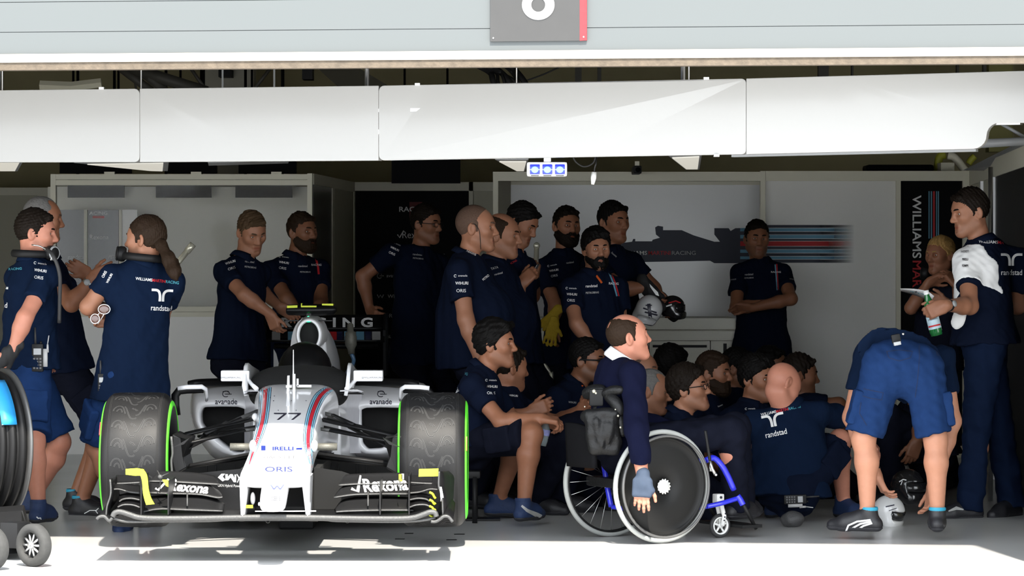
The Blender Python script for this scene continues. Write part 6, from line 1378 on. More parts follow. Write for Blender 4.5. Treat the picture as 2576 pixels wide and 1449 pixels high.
P23 = person('young black-haired man with earring seated behind the bald man', 19.0, (1905, 955, 50, 2, 0), (1890, 1020, 0), (1880, 1150, 0), 48, legR=dict(kneel=.28), legL=dict(kneel=.28), hcol='black', tone='tan', hair='thick', decals=[('sleeve', 1888, 1042, .8, 0)], group=SIT)
P24 = person('man of whom only a cheek shows at the rear of the seated group', 21.5, (1940, 922, 75, 0, 0), (1930, 985, 0), (1925, 1100, 0), 60, legR=dict(kneel=.28), legL=dict(kneel=.28), hcol='black', tone='dark', hair='short', group=SIT)
P25 = person('shaven-headed man sitting on the floor with his back to the camera', 17.95, (1968, 970, 112, 38, -14), (1988, 1028, .05), (1985, 1240, 0), 168, 120,
    armR=dict(sh=(2062, 1040, 'd', .05), e=(2140, 1052, 1), w=(2180, 1100, 0)), armL=dict(e=(1890, 1110, 1), w=(1930, 1190, 'd', .35)), legR=dict(k=(2112, 1108, 1), a=(2122, 1262, 'd', .25), t=(2165, 1290, .1)), legL=dict(k=(1930, 1150, 1), a=(1945, 1262, 'd', .30), t=(1975, 1280, .5)),
    hair='none', hcol='stubble', tone='pink', stub=.05, bottom='shorts', botm=M_navy, shoe=M_shoeb, topm=M_navyl, hem=-.02, b=1.1, decals=team_words(1966, 1032, 7, -12, .92) + [('logo', 1945, 1056, 56, -12)], group=SIT)
P26 = person('dark-haired man facing right beyond the shaven-headed man', 19.75, (2012, 945, 95, 4, 0), (2010, 1005, 0), (2005, 1120, 0), 100, armR=dict(sh=(2045, 1020, 'd', -.1), e=(2110, 1018, 0), w=(2120, 1070, 0)), legR=dict(kneel=.28), legL=dict(kneel=.28), hcol='dark', tone='dark', hair='short', group=SIT)
P27 = person('man in blue cargo shorts bending down with his back to the camera', 16.72, (2262, 935, 180, 80, 0, .66), (2262, 888, .50), (2272, 925, .02), 180, 180,
    armL=dict(sh=(2178, 900, 'd', .36), e=(2142, 1050, 'd', .34), w=(2205, 1195, 'd', .25), h=(2238, 1262, -1), n=(.7, 0, -.3), curl=25), armR=dict(sh=(2368, 900, 'd', .40), e=(2396, 1060, 'd', .34), w=(2345, 1225, 'd', .25), h=(2336, 1280, 0), n=(-.8, -.2, -.2), curl=25),
    legL=dict(k=(2172, 1106, 0), a=(2182, 1292, 0), t=(2095, 1325, .06)), legR=dict(k=(2354, 1108, 0), a=(2358, 1292, 0), t=(2352, 1330, .7)), bottom='shorts', hcol='dark', tone='fair', shoe=M_shoe, toe=MATS['turquoise lining'], topm=M_navyl, hem=.10, u=1.0, b=1.10, hair='short')
P28 = person('tall man in white-sleeved team shirt holding a green bottle and looking left', 18.25, (2440, 535, -72, 10, 0), (2470, 612, 0), (2478, 865, 0), -122, -100,
    armL=dict(sh=(2432, 662, 'd', -.10), e=(2440, 770, -1), w=(2378, 768, -1), h=(2350, 780, 0), n=(.2, .9, -.2), curl=48), armR=dict(sh=(2558, 655, 'd', .1), e=(2560, 770, 1), w=(2385, 770, 'd', .16), h=(2352, 756, 0), curl=40),
    legL=dict(a=(2440, 1266, -.05), t=(2380, 1280, -.1)), legR=dict(a=(2545, 1262, .1), t=(2510, 1270, 0)), hcol='dark', hair='short', tone='mid', stub=.3, hem=-.0, u=1.02, b=1.1, sleeve_mat=('L', M_wcloth), botm=mat('navy trouser cloth', (.0048, .010, .028), rough=.9, var=.12, bump=.15, bscale=400, spec=.05),
    decals=team_words(2528, 610, 8, 3, 1.0) + [('logo', 2545, 652, 54, 0), ('text', 'PETRONAS', 2427, 618, 5.5, M_blackp, -3, .5), ('text', 'HACKETT', 2427, 632, 6, M_blackp, -3, .55), ('text', 'PIRELLI', 2428, 652, 6, M_blackp, -3, .6, 0, .03), ('text', 'KEMPPI', 2428, 668, 6, M_blackp, 3, .6, 0, .02)])
P29 = person('blonde woman with ponytail in dark clothes against the black graphics board', 20.6, (2365, 642, -48, 4, 0), (2372, 708, .02), (2355, 915, 0), -35, u=.93, hair='pony', hcol='blonde', tone='tan', stub=0., armR=dict(e=(2292, 775, -1), w=(2335, 712, 0), h=(2362, 700, 0), curl=35), armL=dict(e=(2415, 790, 0), w=(2405, 716, -1), h=(2392, 700, 0), curl=35),
    cut=[(2392, 620, .12), (2402, 650, .14), (2402, 700, .12), (2396, 730, .08), (2392, 740, .06)], topm=M_trou, shw=.155, b=.92, decals=[('text', 'WIHURI', 2282, 702, 4, M_prgrey, 20, .7), ('text', 'ORIS', 2279, 713, 4, M_prgrey, 20, .7)])
P30 = person('crew member in dark trousers squatting beyond the bending man, hand hanging over a helmet', 19.2, (2292, 950, -70, 10, 0), (2315, 1010, 0), (2345, 1140, 0), -75, armL=dict(e=(2318, 1075, -1), w=(2306, 1110, 0), h=(2290, 1160, 0)), armR=dict(e=(2240, 1090, 1), w=(2222, 1130, 0), h=(2230, 1180, 0)), legR=dict(fl=(.2, .14)), legL=dict(fl=(.3, .14)), hcol='dark', tone='dark', topm=M_trou, group=SIT)
# ------------------------------------------------------------------ things worn and carried
M_rim = mat('pale grey tyre', (.30, .31, .30), rough=.6, var=.06, vscale=30, bump=.08)
M_bluef = mat('blue frame enamel', (.02, .025, .50), rough=.25, coat=.4, var=.04)
M_leather = mat('black leather', (.008, .008, .0085), rough=.45, var=.2, vscale=30, bump=.25, bscale=90, spec=.28)
M_canvas = mat('black canvas', (.005, .005, .006), rough=.9, var=.2, spec=.1, bump=.1)
M_disc = mat('black wheel disc', (.009, .009, .009), rough=.5, var=.15, vscale=8, spec=.22)
M_pglove = mat('grey blue glove cloth', (.030, .045, .075), rough=.8, var=.12, bump=.2, bscale=400)
M_hwhite = mat('helmet white', (.55, .55, .55), rough=.2, coat=.5, var=.02)
M_hblack = mat('helmet black', (.010, .010, .011), rough=.2, coat=.5, var=.05)
M_ygl = mat('yellow work glove', (.36, .24, .010), rough=.8, var=.15, bump=.3, bscale=200)
M_pet = mat('clear bottle plastic', (.35, .42, .45), rough=.08, alpha=.55, var=.03); M_petg = mat('green bottle plastic', (.01, .12, .03), rough=.1, var=.05, coat=.3)

# shoe stripes
def shoe_stripe(P, s, lines, w, m=M_prw, name='shoe_stripe'):
    sh, sm = P['shoes'][s]; bv = bvh_of(sm)
    for L in lines: stripe_px(name, L, w, bv, m, sh, 5, .002)
shoe_stripe(P27, 'L', [[(2126, 1342), (2134, 1322), (2156, 1312), (2190, 1308)], [(2136, 1347), (2146, 1328), (2164, 1318), (2192, 1312)], [(2146, 1349), (2158, 1332), (2172, 1323), (2194, 1316)]], 4.5)
shoe_stripe(P27, 'R', [[(2376, 1320), (2380, 1336), (2384, 1346)]], 4)
shoe_stripe(P10, 'R', [[(1312, 1272), (1326, 1284), (1352, 1296), (1366, 1300)]], [5, 8, 12, 6], mat('silver stripe', (.35, .35, .34), rough=.5)); shoe_stripe(P1, 'R', [[(92, 1300), (96, 1304), (102, 1303), (104, 1309)]], 3); shoe_stripe(P28, 'L', [[(2386, 1286), (2406, 1278), (2424, 1282)]], [3, 9, 3], MATS['silver stripe'])
shoe_stripe(P2, 'R', [[(212, 1292), (226, 1284), (242, 1284), (248, 1278)], [(240, 1284), (246, 1292)]], 2)
# white side flash of the tall man's shirt
G = Field(); G.add(S_cone(at(2432, 742, 18.02), at(2408, 812, 18.02), .022, .034, flat=(V3(0, 1, 0), .4)), .01); o = obj('white_flash', G.build(.007, noise=wrinkle(.004, 30, 3)), M_wcloth, P28['so'])
# wheelchair user's white collar and glove
na = nrm(P16['hw'](0, -.022, -.055) - P16['N']); m_ = MB(); m_.lathe([(.078, -.005), (.082, .008), (.073, .048), (.068, .052), (.064, .045), (.066, .0)], P16['N'] + na * .012, na, 32, closed=True); obj('shirt_collar', m_.mesh(), M_wcloth, P16['root'])
w, d, n = P16['W']['R'], P16['HD']['R'], P16['HN']['R']; sd = nrm(np.cross(d, n)); G = Field(); G.add(S_cone(w - d * .025, w + d * .02, .034, .036, flat=(n, .8)), .01); G.add(S_box(w + d * .045, V3(.036, .034, .008), .013, np.stack([sd, d, n], 1)), .02); G.add(S_cone(w + d * .03 + sd * .02, w + d * .055 + sd * .048, .02, .017), .015); obj('fingerless_glove', G.build(.005), M_pglove, P16['root'])

def headset(P, label, sides, h=.02, rr=.085):
    hw = P['hw']; T = thing('headset', label, 'headset', P['N'], 'headsets')
    up = P['up']; fw, lf = P['fw'], P['lf']; c = P['N'] + up * .022
    m_ = MB(); m_.tube([c + (lf * math.sin(a) - fw * math.cos(a)) * (rr + .018) + up * .012 for a in np.linspace(-1.9, 1.9, 22)], .013, 10, flat=1.6); obj('headband', m_.mesh(), M_blackp, T)
    for s in sides:
        q = c + lf * s * (rr + .012) + fw * .055 + up * h; ax = nrm(lf * s + fw * .3)
        m_ = MB(); m_.lathe([(0, -.03), (.030, -.028), (.040, -.018), (.041, 0), (.036, .018), (.02, .026), (0, .027)], q + ax * .012, ax, 28); e = obj('ear_cup', m_.mesh(), M_blackp, T)
        m_ = MB(); m_.lathe([(.030, .022), (.038, .016), (.040, .018), (.032, .025)], q + ax * .012, ax, 28, closed=True); obj('trim_ring', m_.mesh(), M_lampgrey if P is P1 else M_blackp, e)
    return T
H1 = headset(P1, 'black headset hanging round the neck of the man with crossed ankles', (-1, 1))
m_ = MB(); m_.tube(spline([at(112, 625, 17.43), at(132, 640, 17.3), at(150, 690, 17.3), at(150, 760, 17.35), at(149, 812, 17.38)], 20), .010, 8); obj('cable', m_.mesh(), M_rubber, H1)
m_ = MB(); m_.tube(spline([at(80, 616, 17.42), at(100, 619, 17.4), at(116, 628, 17.38), at(130, 640, 17.34), at(128, 655, 17.33)], 14), .004, 6); obj('wire_boom', m_.mesh(), M_alu, H1)
headset(P3, 'black headset hanging round the neck of the long-haired man', (-1, 1))
headset(P29, 'black headset hanging round the neck of the blonde woman', (-1, 1), rr=.075)
# earpiece cable of the large man
m_ = MB(); hw = P7['hw']; m_.tube(spline([hw(-.080, -.02, .025), hw(-.090, .008, .02), hw(-.085, .028, -.01), hw(-.079, .034, -.06), hw(-.066, .034, -.11)], 16), .0022, 6); e = obj('earpiece', m_.mesh(), M_blackp, P7['root'])
# two-way radios
def radio(label, px, py, Y, k=1., tilt=0, sideways=False):
    T = thing('two_way_radio', label, 'radio', at(px, py + 30, Y), 'two-way radios'); s = Y / F * k
    R = Matrix.Rotation(math.radians(tilt), 3, 'Y'); R = np.array(R)
    c = at(px, py, Y); b = MB(); b.cbox(c, (25 * s, .032, 62 * s), R); o = obj('casing', b.mesh(), M_blackp, T, bevel=.004)
    q = lambda x, y, d: c + R @ V3(x * s, d, -y * s)
    b = MB(); b.cbox(q(0, -14, -.0165), (17 * s, .002, 14 * s), R); obj('screen', b.mesh(), M_lampgrey, T, smooth=False)
    for i in range(3):
        for j in range(4): b = MB(); b.cbox(q(-7 + i * 7, 2 + j * 7, -.0165), (4.5 * s, .003, 4 * s), R); obj('key', b.mesh(), mat('radio key', (.08, .08, .085), rough=.5), T, smooth=False)
    b = MB(); b.tube([q(-5, -31, 0), q(-6, -68, 0)], [.006, .004], 8); obj('aerial', b.mesh(), M_rubber, T); b = MB(); b.tube([q(7, -31, 0), q(7, -37, 0)], .006, 10); obj('knob', b.mesh(), M_blackp, T)
    b = MB(); b.tube([q(22, -12, 0), q(22, -30, 0)], [.007, .005], 8); b.tube([q(22, -30, 0), q(25, -50, 0)], .003, 6); b.cbox(q(17, 0, 0), (10 * s, .02, 40 * s), R); obj('plug', b.mesh(), M_prgrey, T)
    return T
radio('black two-way radio clipped to the waist of the man beside the hose reel', 95, 900, P1['P'][1] - .18, 1.12)
radio('black two-way radio clipped to the left hip of the long-haired man', 258, 968, P3['P'][1] - .12, .9)
radio('black two-way radio lying on its side against the back of the shaven-headed man', 2000, 1256, P25['P'][1] - .21, .9, 88)
# sunglasses dangling from the long-haired man's hand
T = thing('hanging_sunglasses', 'light-framed sunglasses dangling from the hand of the long-haired man', 'sunglasses', at(250, 800, 17.3)); Yg = 17.3
for x, y in ((262, 778), (239, 802)):
    loop = [at(x + 15 * math.cos(t) * (1 if y < 790 else .75), y + 12 * math.sin(t), Yg) for t in np.linspace(0, 2 * math.pi, 25)[:-1]]
    b = MB(); b.tube(loop, .0024, 6, closed=True); fr = obj('rim', b.mesh(), M_prw, T); b = MB(); b.ball(at(x, y, Yg), (.026 if y < 790 else .02, .004, .021), 16, 8); obj('lens', b.mesh(), mat('brown lens', (.10, .05, .04), rough=.08, coat=.5), fr)
b = MB(); b.tube([at(262, 790, Yg), at(256, 800, Yg + .02), at(246, 815, Yg + .03)], .0022, 6); b.tube([at(250, 788, Yg), at(246, 792, Yg)], .0024, 6); obj('temple_arm', b.mesh(), M_prw, T)
# wrist watches
def watch(P, s, label, m=M_blackp, dial=M_lampgrey, t=.1, dirn=None):
    w, e = P['W'][s], P['E'][s]; a = nrm(e - w); c = w + a * .035; T = thing('wrist_watch', label, 'watch', c, 'wrist watches')
    b = MB(); b.tube([c - a * .011, c + a * .011], .0335, 22); obj('strap', b.mesh(), m, T); o = nrm(V3(0, -1, .2) if dirn is None else V3(*dirn)); o = nrm(o - a * np.dot(o, a))
    b = MB(); b.lathe([(0, .0), (.017, .0), (.018, -.004), (.016, -.009), (0, -.009)], c + o * .034, -o, 20); obj('dial', b.mesh(), dial, T)
watch(P2, 'R', 'steel wrist watch on the folded arm of the grey-haired man', M_alu); watch(P28, 'L', 'dark wrist watch on the man holding the green bottle'); watch(P27, 'L', 'white-faced wrist watch on the bending man', M_blackp, M_prw); watch(P30, 'L', 'black wrist watch on the hand hanging over the helmet')
# telephone
T = thing('telephone', 'dark mobile telephone held by the man looking down', 'telephone', at(1338, 688, 20.1)); c = (P9['W']['R'] + P9['W']['L']) / 2 + V3(.04, -.03, .045); b = MB(); b.cbox(c, (.012, .07, .13), np.array(Matrix.Rotation(.5, 3, 'Y'))); obj('casing', b.mesh(), M_blackp, T, bevel=.004); b = MB(); b.cbox(c + V3(-.007, 0, .003), (.002, .06, .11), np.array(Matrix.Rotation(.5, 3, 'Y'))); obj('screen', b.mesh(), M_hblack, T, smooth=False)
# bottles
T = thing('water_bottle', 'clear water bottle with pink and blue label dangling from the perched man\'s hand', 'bottle', at(1362, 1120, 17.7)); p0, p1 = at(1374, 1066, 17.72), at(1360, 1124, 17.72); ax = nrm(p1 - p0)
b = MB(); b.lathe([(.012, -.022), (.013, 0), (.026, .022), (.030, .03), (.030, .095), (.028, .118), (.0, .12)], p0, ax, 24); obj('bottle_body', b.mesh(), M_pet, T); b = MB(); b.lathe([(.0308, .03), (.0308, .062)], p0, ax, 24); lb_ = obj('bottle_label', b.mesh(), mat('pink blue label', (.28, .30, .60), rough=.5, var=.6, vscale=45), T); b = MB(); b.lathe([(0, -.036), (.0145, -.036), (.0145, -.020)], p0, ax, 18); obj('cap', b.mesh(), M_bluef, T)
T = thing('mineral_water_bottle', 'green mineral water bottle with white cap held by the tall man', 'bottle', at(2368, 836, 17.95)); hb = P28['W']['L'] + P28['HD']['L'] * .085 + P28['HN']['L'] * .045; ax = nrm(at(2372, 835, 17.9) - at(2348, 738, 17.9)); p0 = hb - ax * .11
b = MB(); b.lathe([(.013, .0), (.0135, .015), (.024, .05), (.033, .085), (.034, .10), (.034, .21), (.031, .232), (0, .235)], p0, ax, 28); obj('bottle_body', b.mesh(), M_petg, T); b = MB(); b.lathe([(0, -.016), (.0155, -.016), (.0155, .006)], p0, ax, 20); obj('cap', b.mesh(), M_prw, T)
b = MB(); b.lathe([(.0348, .125), (.0348, .195)], p0, ax, 28); lm = b.mesh(); lo_ = obj('bottle_label', lm, mat('pale bottle label', (.42, .55, .62), rough=.5, var=.08), T); bv = bvh_of(lm)
c_ = p0 + ax * .142; px_, py_ = CX + c_[0] * F / c_[1], YH - (c_[2] - CH) * F / c_[1]; text_px('lettering', 'S.PELLEGRINO', px_, py_, 4.5, bv, M_prnavy, lo_, rot=-14, xs=.62, bold=.01); c_ = p0 + ax * .178; px_, py_ = CX + c_[0] * F / c_[1], YH - (c_[2] - CH) * F / c_[1]; stripe_px('red_band', [(px_ - 15, py_ + 4), (px_ + 15, py_ - 3)], 4, bv, M_prred, lo_, 5)
# sheet of paper
T = thing('paper_sheet', 'curled white sheet of paper held out by the tall man', 'paper', at(2300, 750, 18.2)); A = spline([at(2264, 726, 18.15), at(2300, 727, 18.1), at(2332, 733, 18.1), at(2350, 745, 18.1)], 14); B = spline([at(2266, 732, 18.35), at(2300, 742, 18.35), at(2325, 752, 18.3), at(2342, 762, 18.25)], 14)
b = MB(); b.grid(np.stack([A, (A + B) / 2 + V3(0, 0, .004), B], 1), thick=.0015); pm = b.mesh(); po_ = obj('sheet', pm, M_wcloth, T); bv = bvh_of(pm); stripe_px('printed_line', [(2290, 733), (2325, 741), (2340, 748)], 2.5, bv, M_prteal, po_, 5); stripe_px('printed_mark', [(2301, 733), (2307, 735)], 4, bv, M_ink, po_, 4)
# helmets
def helmet(label, px, py, Y, r, shell, yaw=0, up=ZUP, art=None, seat=None):
    c = at(px, py, Y); T = thing('helmet', label, 'helmet', c - V3(0, 0, r), 'crew helmets'); Mh = frame_from(V3(math.sin(math.radians(yaw)), -math.cos(math.radians(yaw)), 0), np.array(up, float))
    if abs(up[2]) < .99:
        u_ = nrm(np.array(up, float)); f_ = nrm(V3(math.sin(math.radians(yaw)), -math.cos(math.radians(yaw)), 0)); f_ = nrm(f_ - u_ * np.dot(f_, u_)); Mh = np.stack([np.cross(u_, f_), f_, u_], 1)
    q = lambda x, y, z: c + Mh @ (V3(x, y, z) * r)
    G = Field(); G.add(S_ell(c, V3(.88, 1.0, .98) * r, Mh), .01); G.add(S_cone(q(-.45, .55, -.55), q(.45, .55, -.55), .36 * r, .36 * r), .04); G.sub(S_box(q(0, .95, .02), V3(.62, .35, .20) * r, .06 * r, Mh), .012); n_ = Mh @ V3(0, 0, -1); p_ = q(0, 0, -.86); G.cut(lambda X, Y_, Z: (X - p_[0]) * n_[0] + (Y_ - p_[1]) * n_[1] + (Z - p_[2]) * n_[2]); G.sub(S_ell(q(0, 0, -.6), V3(.62, .7, .5) * r, Mh), .01)
    sm = G.build(r * .055); so_ = obj('shell', sm, shell, T)
    b = MB(); b.rings([np.array([q(.86 * math.sin(a), .955 * math.cos(a), z) for a in np.linspace(-1.05, 1.05, 20)]) for z in (-.18, .26)], False); g = b.mesh(); b = MB(); b.grid(np.array([[q(.87 * math.sin(a), .97 * math.cos(a), z) for z in (-.20, 0, .28)] for a in np.linspace(-1.05, 1.05, 20)]), thick=.004); obj('visor', b.mesh(), M_hblack, T)
    if art:
        bv = bvh_of(sm)
        for it in art: stripe_px('emblem', it[0], it[1], bv, it[2], so_, 5, .002) if not isinstance(it[0], str) else text_px('lettering', it[0], it[1], it[2], it[3], bv, it[4], so_, rot=it[5], bold=.02)
    return T
helmet('white helmet with black emblem held in the tall man\'s gloved hand', 1632, 779, 20.75, .096, M_hwhite, 195, (.25, .2, .9), [([(1618, 775), (1652, 787)], 4, M_ink), ([(1622, 785), (1654, 793)], 4, M_ink), ([(1632, 764), (1636, 800)], 9, M_ink), ([(1624, 768), (1640, 768)], 3, M_ink)])
helmet('black helmet with red and white marks beside the white helmet', 1692, 775, 20.95, .082, M_hblack, 70, (-.1, 0, 1), [([(1682, 762), (1700, 757), (1712, 762)], 3, M_prred), ([(1672, 772), (1690, 766)], 3.5, M_prw)])
helmet('white helmet under the arm of the half-hidden squatting man', 1300, 1062, 18.7, .088, M_hwhite, 100)
helmet('white and black helmet on the floor under the hands of the bending man', 2236, 1286, 17.65, .088, M_hwhite, 60, (.3, -.2, .9), [([(2228, 1275), (2250, 1270)], 3, M_ink), ([(2236, 1285), (2256, 1278)], 2, M_ink)])
helmet('black helmet with white figure on the floor behind the white one', 2284, 1226, 18.4, .105, M_hblack, 45, (0, 0, 1), [([(2262, 1212), (2272, 1206), (2280, 1208)], 2.5, M_prw), ([(2270, 1210), (2266, 1220)], 2, M_prw)])
# gloves worn or hanging
def worn_glove(P, s, m, k=1.):
    w, d, n = P['W'][s], P['HD'][s], P['HN'][s]; G = Field(); G.add(S_cone(w - d * .05 * k, w + d * .03, .042 * k, .042 * k, flat=(n, .8)), .01); G.add(S_cone(w + d * .03, w + d * .15, .050 * k, .036 * k, flat=(n, .7)), .03); sd = nrm(np.cross(d, n)) * (1 if s == 'R' else -1); G.add(S_cone(w + d * .04 + sd * .03, w + d * .10 + sd * .06, .018, .014), .015); return obj('glove', G.build(.007, noise=wrinkle(.003, 50, 3)), m, P['root'])
worn_glove(P14, 'R', M_glove); g_ = worn_glove(P14, 'L', M_glove); worn_glove(P30, 'R', M_glove); worn_glove(P1, 'R', M_glove, k=.78)
b = MB(); b.prism([at(1634, 714, 20.62), at(1655, 735, 20.6), at(1658, 745, 20.6), at(1650, 742, 20.6), at(1636, 722, 20.62)], V3(0, .02, 0)); obj('white_back', b.mesh(), M_wcloth, g_, smooth=False)
def loose_glove(label, px, py, Y, ang, k=1.):
    c = at(px, py, Y); R = np.array(Matrix.Rotation(math.radians(ang), 3, 'Y')); q = lambda x, z: c + R @ V3(x * k, 0, z * k); G = Field(); G.add(S_cone(q(0, .07), q(0, .0), .034 * k, .040 * k, flat=(V3(0, 1, 0), .5)), .01)
    for x0, x1, ln in ((-.03, -.042, .075), (-.010, -.014, .09), (.010, .014, .085), (.030, .040, .07)): G.add(S_cone(q(x0, -.02), q(x1, -.03 - ln * .8), .0115 * k, .010 * k), .008)
    G.add(S_cone(q(.035, .02), q(.07, -.02), .013 * k, .011 * k), .012); o = obj('work_glove', G.build(.006, noise=wrinkle(.003, 50, int(px))), M_ygl); return tag(o, label, 'glove', 'yellow work gloves')
loose_glove('yellow work glove hanging from the bearded man, upper one of the pair', 1388, 798, 21.32, 40, .95); loose_glove('yellow work glove hanging from the bearded man, lower one of the pair', 1389, 832, 21.27, 12, .95)
# orange, grey badge on the bending man's waist
T = thing('hanging_pouch', 'small grey equipment pouch clipped at the waist of the bending man', 'pouch', at(2256, 870, 16.5)); b = MB(); b.cbox(at(2254, 852, 16.57), (.045, .03, .045), np.array(Matrix.Rotation(-.2, 3, 'Y'))); obj('pouch_body', b.mesh(), M_blackp, T, bevel=.006); b = MB(); b.cbox(at(2257, 864, 16.55), (.036, .03, .018), np.array(Matrix.Rotation(-.2, 3, 'Y'))); obj('grey_flap', b.mesh(), M_lampgrey, T, bevel=.003); b = MB(); b.ball(at(2272, 840, 16.55), .007, 10, 6); obj('stud', b.mesh(), M_alu, T)
# seat under the perched man
T = thing('step_stool', 'low black stool under the man perched beside the right front wheel', 'stool', V3(P10['P'][0], P10['P'][1], 0)); px0, py0, zt = P10['P'][0], P10['P'][1], P10['P'][2] - .15
b = MB(); b.box((px0 - .24, py0 - .13, zt - .04), (px0 + .03, py0 + .13, zt)); obj('seat', b.mesh(), M_blackp, T, bevel=.01)
for dx in (-.20, .0):
    for dy in (-.12, .12): b = MB(); b.tube([V3(px0 + dx, py0 + dy, zt - .03), V3(px0 + dx * 1.1, py0 + dy * 1.1, .0)], .014, 8); obj('leg', b.mesh(), M_blackp, T)
# knee pad beside the shaven-headed man
G = Field(); c = at(1994, 1306, 17.55); G.add(S_ell(c, (.062, .05, .045)), .01); o = obj('knee_pad', G.build(.006, noise=wrinkle(.004, 40, 2)), mat('grey ribbed pad', (.05, .05, .052), rough=.6, bump=.3)); tag(o, 'dark ribbed knee pad on the floor beside the shaven-headed man', 'pad')

# ------------------------------------------------------------------ wheelchair
WA = nrm(V3(-.50, .866, 0)); WH = V3(.866, .50, 0); WN = V3(.746, 16.53, .285); WF = WN + WA * .48; RW = .284
T = thing('wheelchair', 'wheelchair with blue frame, one black disc wheel and one spoked wheel', 'wheelchair', V3(WN[0], WN[1], 0) + WA * .24)
def tyre_ring(c, r, w, m, parent, name='tyre'):
    b = MB(); a = np.linspace(0, 2 * math.pi, 12, endpoint=False); b.lathe([(r - w + w * math.cos(t), w * math.sin(t)) for t in a], c, WA, 72, closed=True); return obj(name, b.mesh(), m, parent)
wl = obj('wheel', (lambda b: (b.lathe([(.03, -.012), (.12, -.016), (.20, -.010), (.225, -.004), (.232, -.012), (.240, -.020), (.247, -.014), (.247, .012), (.2, .012), (.03, .012)], WN, WA, 72, closed=True), b.mesh())[1])(MB()), M_disc, T)
tyre_ring(WN, RW, .0125, M_rim, wl)
b = MB(); a = np.linspace(0, 2 * math.pi, 10, endpoint=False); b.lathe([(.252 + .007 * math.cos(t), -.042 + .007 * math.sin(t)) for t in a], WN, WA, 72, closed=True); obj('push_rim', b.mesh(), mat('grey push rim', (.10, .10, .10), rough=.45, metal=.4), wl)
M_hub = mat('white hub', (.70, .70, .68), rough=.4)
b = MB(); b.lathe([(0, -.040), (.012, -.040), (.014, -.032), (.030, -.028), (.034, -.014)], WN, WA, 32)
for i in range(14):
    t = i * 2 * math.pi / 14; rd = nrm(np.cross(WA, ZUP)) * math.cos(t) + ZUP * math.sin(t); b.cbox(WN + rd * .035 - WA * .020, (.007, .006, .007))
obj('hub', b.mesh(), M_hub, wl)
wf = obj('wheel', (lambda b: (b.lathe([(.252, -.010), (.262, -.012), (.264, .012), (.252, .010)], WF, WA, 72, closed=True), b.mesh())[1])(MB()), M_blackp, T)
tyre_ring(WF, RW, .0125, M_rim, wf)
b = MB(); b.lathe([(0, -.03), (.02, -.028), (.02, .028), (0, .03)], WF, WA, 24); hb = obj('hub', b.mesh(), M_alu, wf)
hz = nrm(np.cross(WA, ZUP))
for i in range(24):
    t = i * 2 * math.pi / 24; t2 = t + (.35 if i % 2 else -.35); b = MB(); b.tube([WF + (hz * math.cos(t2) + ZUP * math.sin(t2)) * .018 + WA * (.02 if i % 4 < 2 else -.02), WF + (hz * math.cos(t) + ZUP * math.sin(t)) * .254], .0013, 5); obj('spoke', b.mesh(), M_alu, wf)
def wt(name, L, r, m, parent=None, n=16, **k):
    P = [at(*p) for p in L]; b = MB(); b.tube(spline(P, n) if len(P) > 2 else P, r, 12, **k); return obj(name, b.mesh(), m, parent or T)
fr = wt('frame', [(1776, 1158, 16.72), (1795, 1152, 16.74), (1815, 1170, 16.76), (1832, 1200, 16.78), (1846, 1232, 16.80)], .0155, M_bluef)
b = MB(); P_ = spline([at(1516, 1138, 16.88), at(1521, 1180, 16.86), at(1528, 1225, 16.84), at(1538, 1275, 16.82)], 12); b.tube(P_, .0145, 12); obj('frame', b.mesh(), M_bluef, T)
b = MB(); b.tube([at(1526, 1207, 16.845), at(1529, 1226, 16.835)], .016, 12); obj('frame_collar', b.mesh(), M_hub, T)
wt('frame', [(1778, 1274, 16.74), (1815, 1266, 16.76), (1855, 1254, 16.80)], .0125, M_bluef); wt('frame', [(1855, 1247, 16.80), (1862, 1257, 16.80), (1869, 1270, 16.80)], .016, M_bluef)
b = MB(); b.tube([at(1538, 1275, 16.82), at(1660, 1290, 16.78), at(1778, 1274, 16.74)], .012, 10); b.tube([at(1528, 1180, 16.86), at(1660, 1165, 16.8), at(1776, 1158, 16.72)], .012, 10); b.tube([WN + WA * .02, WF - WA * .02], .014, 12); obj('axle_frame', b.mesh(), M_bluef, T)
for dd in (.0, .34):
    b = MB(); b.tube([at(1867, 1264, 16.80) + WA * dd, at(1902, 1330, 16.86) + WA * dd], .010, 10); obj('leg_tube', b.mesh(), M_alu if False else M_blackp, T)
b = MB(); q0 = at(1868, 1322, 16.80); b.prism([q0, q0 + WA * .40, q0 + WA * .40 + WH * .12, q0 + WH * .12], V3(0, 0, -.015)); obj('footplate', b.mesh(), M_blackp, T, smooth=False)
wt('brake_lever', [(1774, 1083, 16.62), (1780, 1120, 16.62), (1787, 1166, 16.62)], .0075, M_blackp); b = MB(); b.tube([at(1786, 1160, 16.62), at(1792, 1180, 16.62), at(1800, 1194, 16.62)], .008, 8); b.ball(at(1801, 1194, 16.6), .008, 10, 6); b.cbox(at(1788, 1178, 16.63), (.016, .02, .03)); obj('brake_clamp', b.mesh(), M_alu, T)
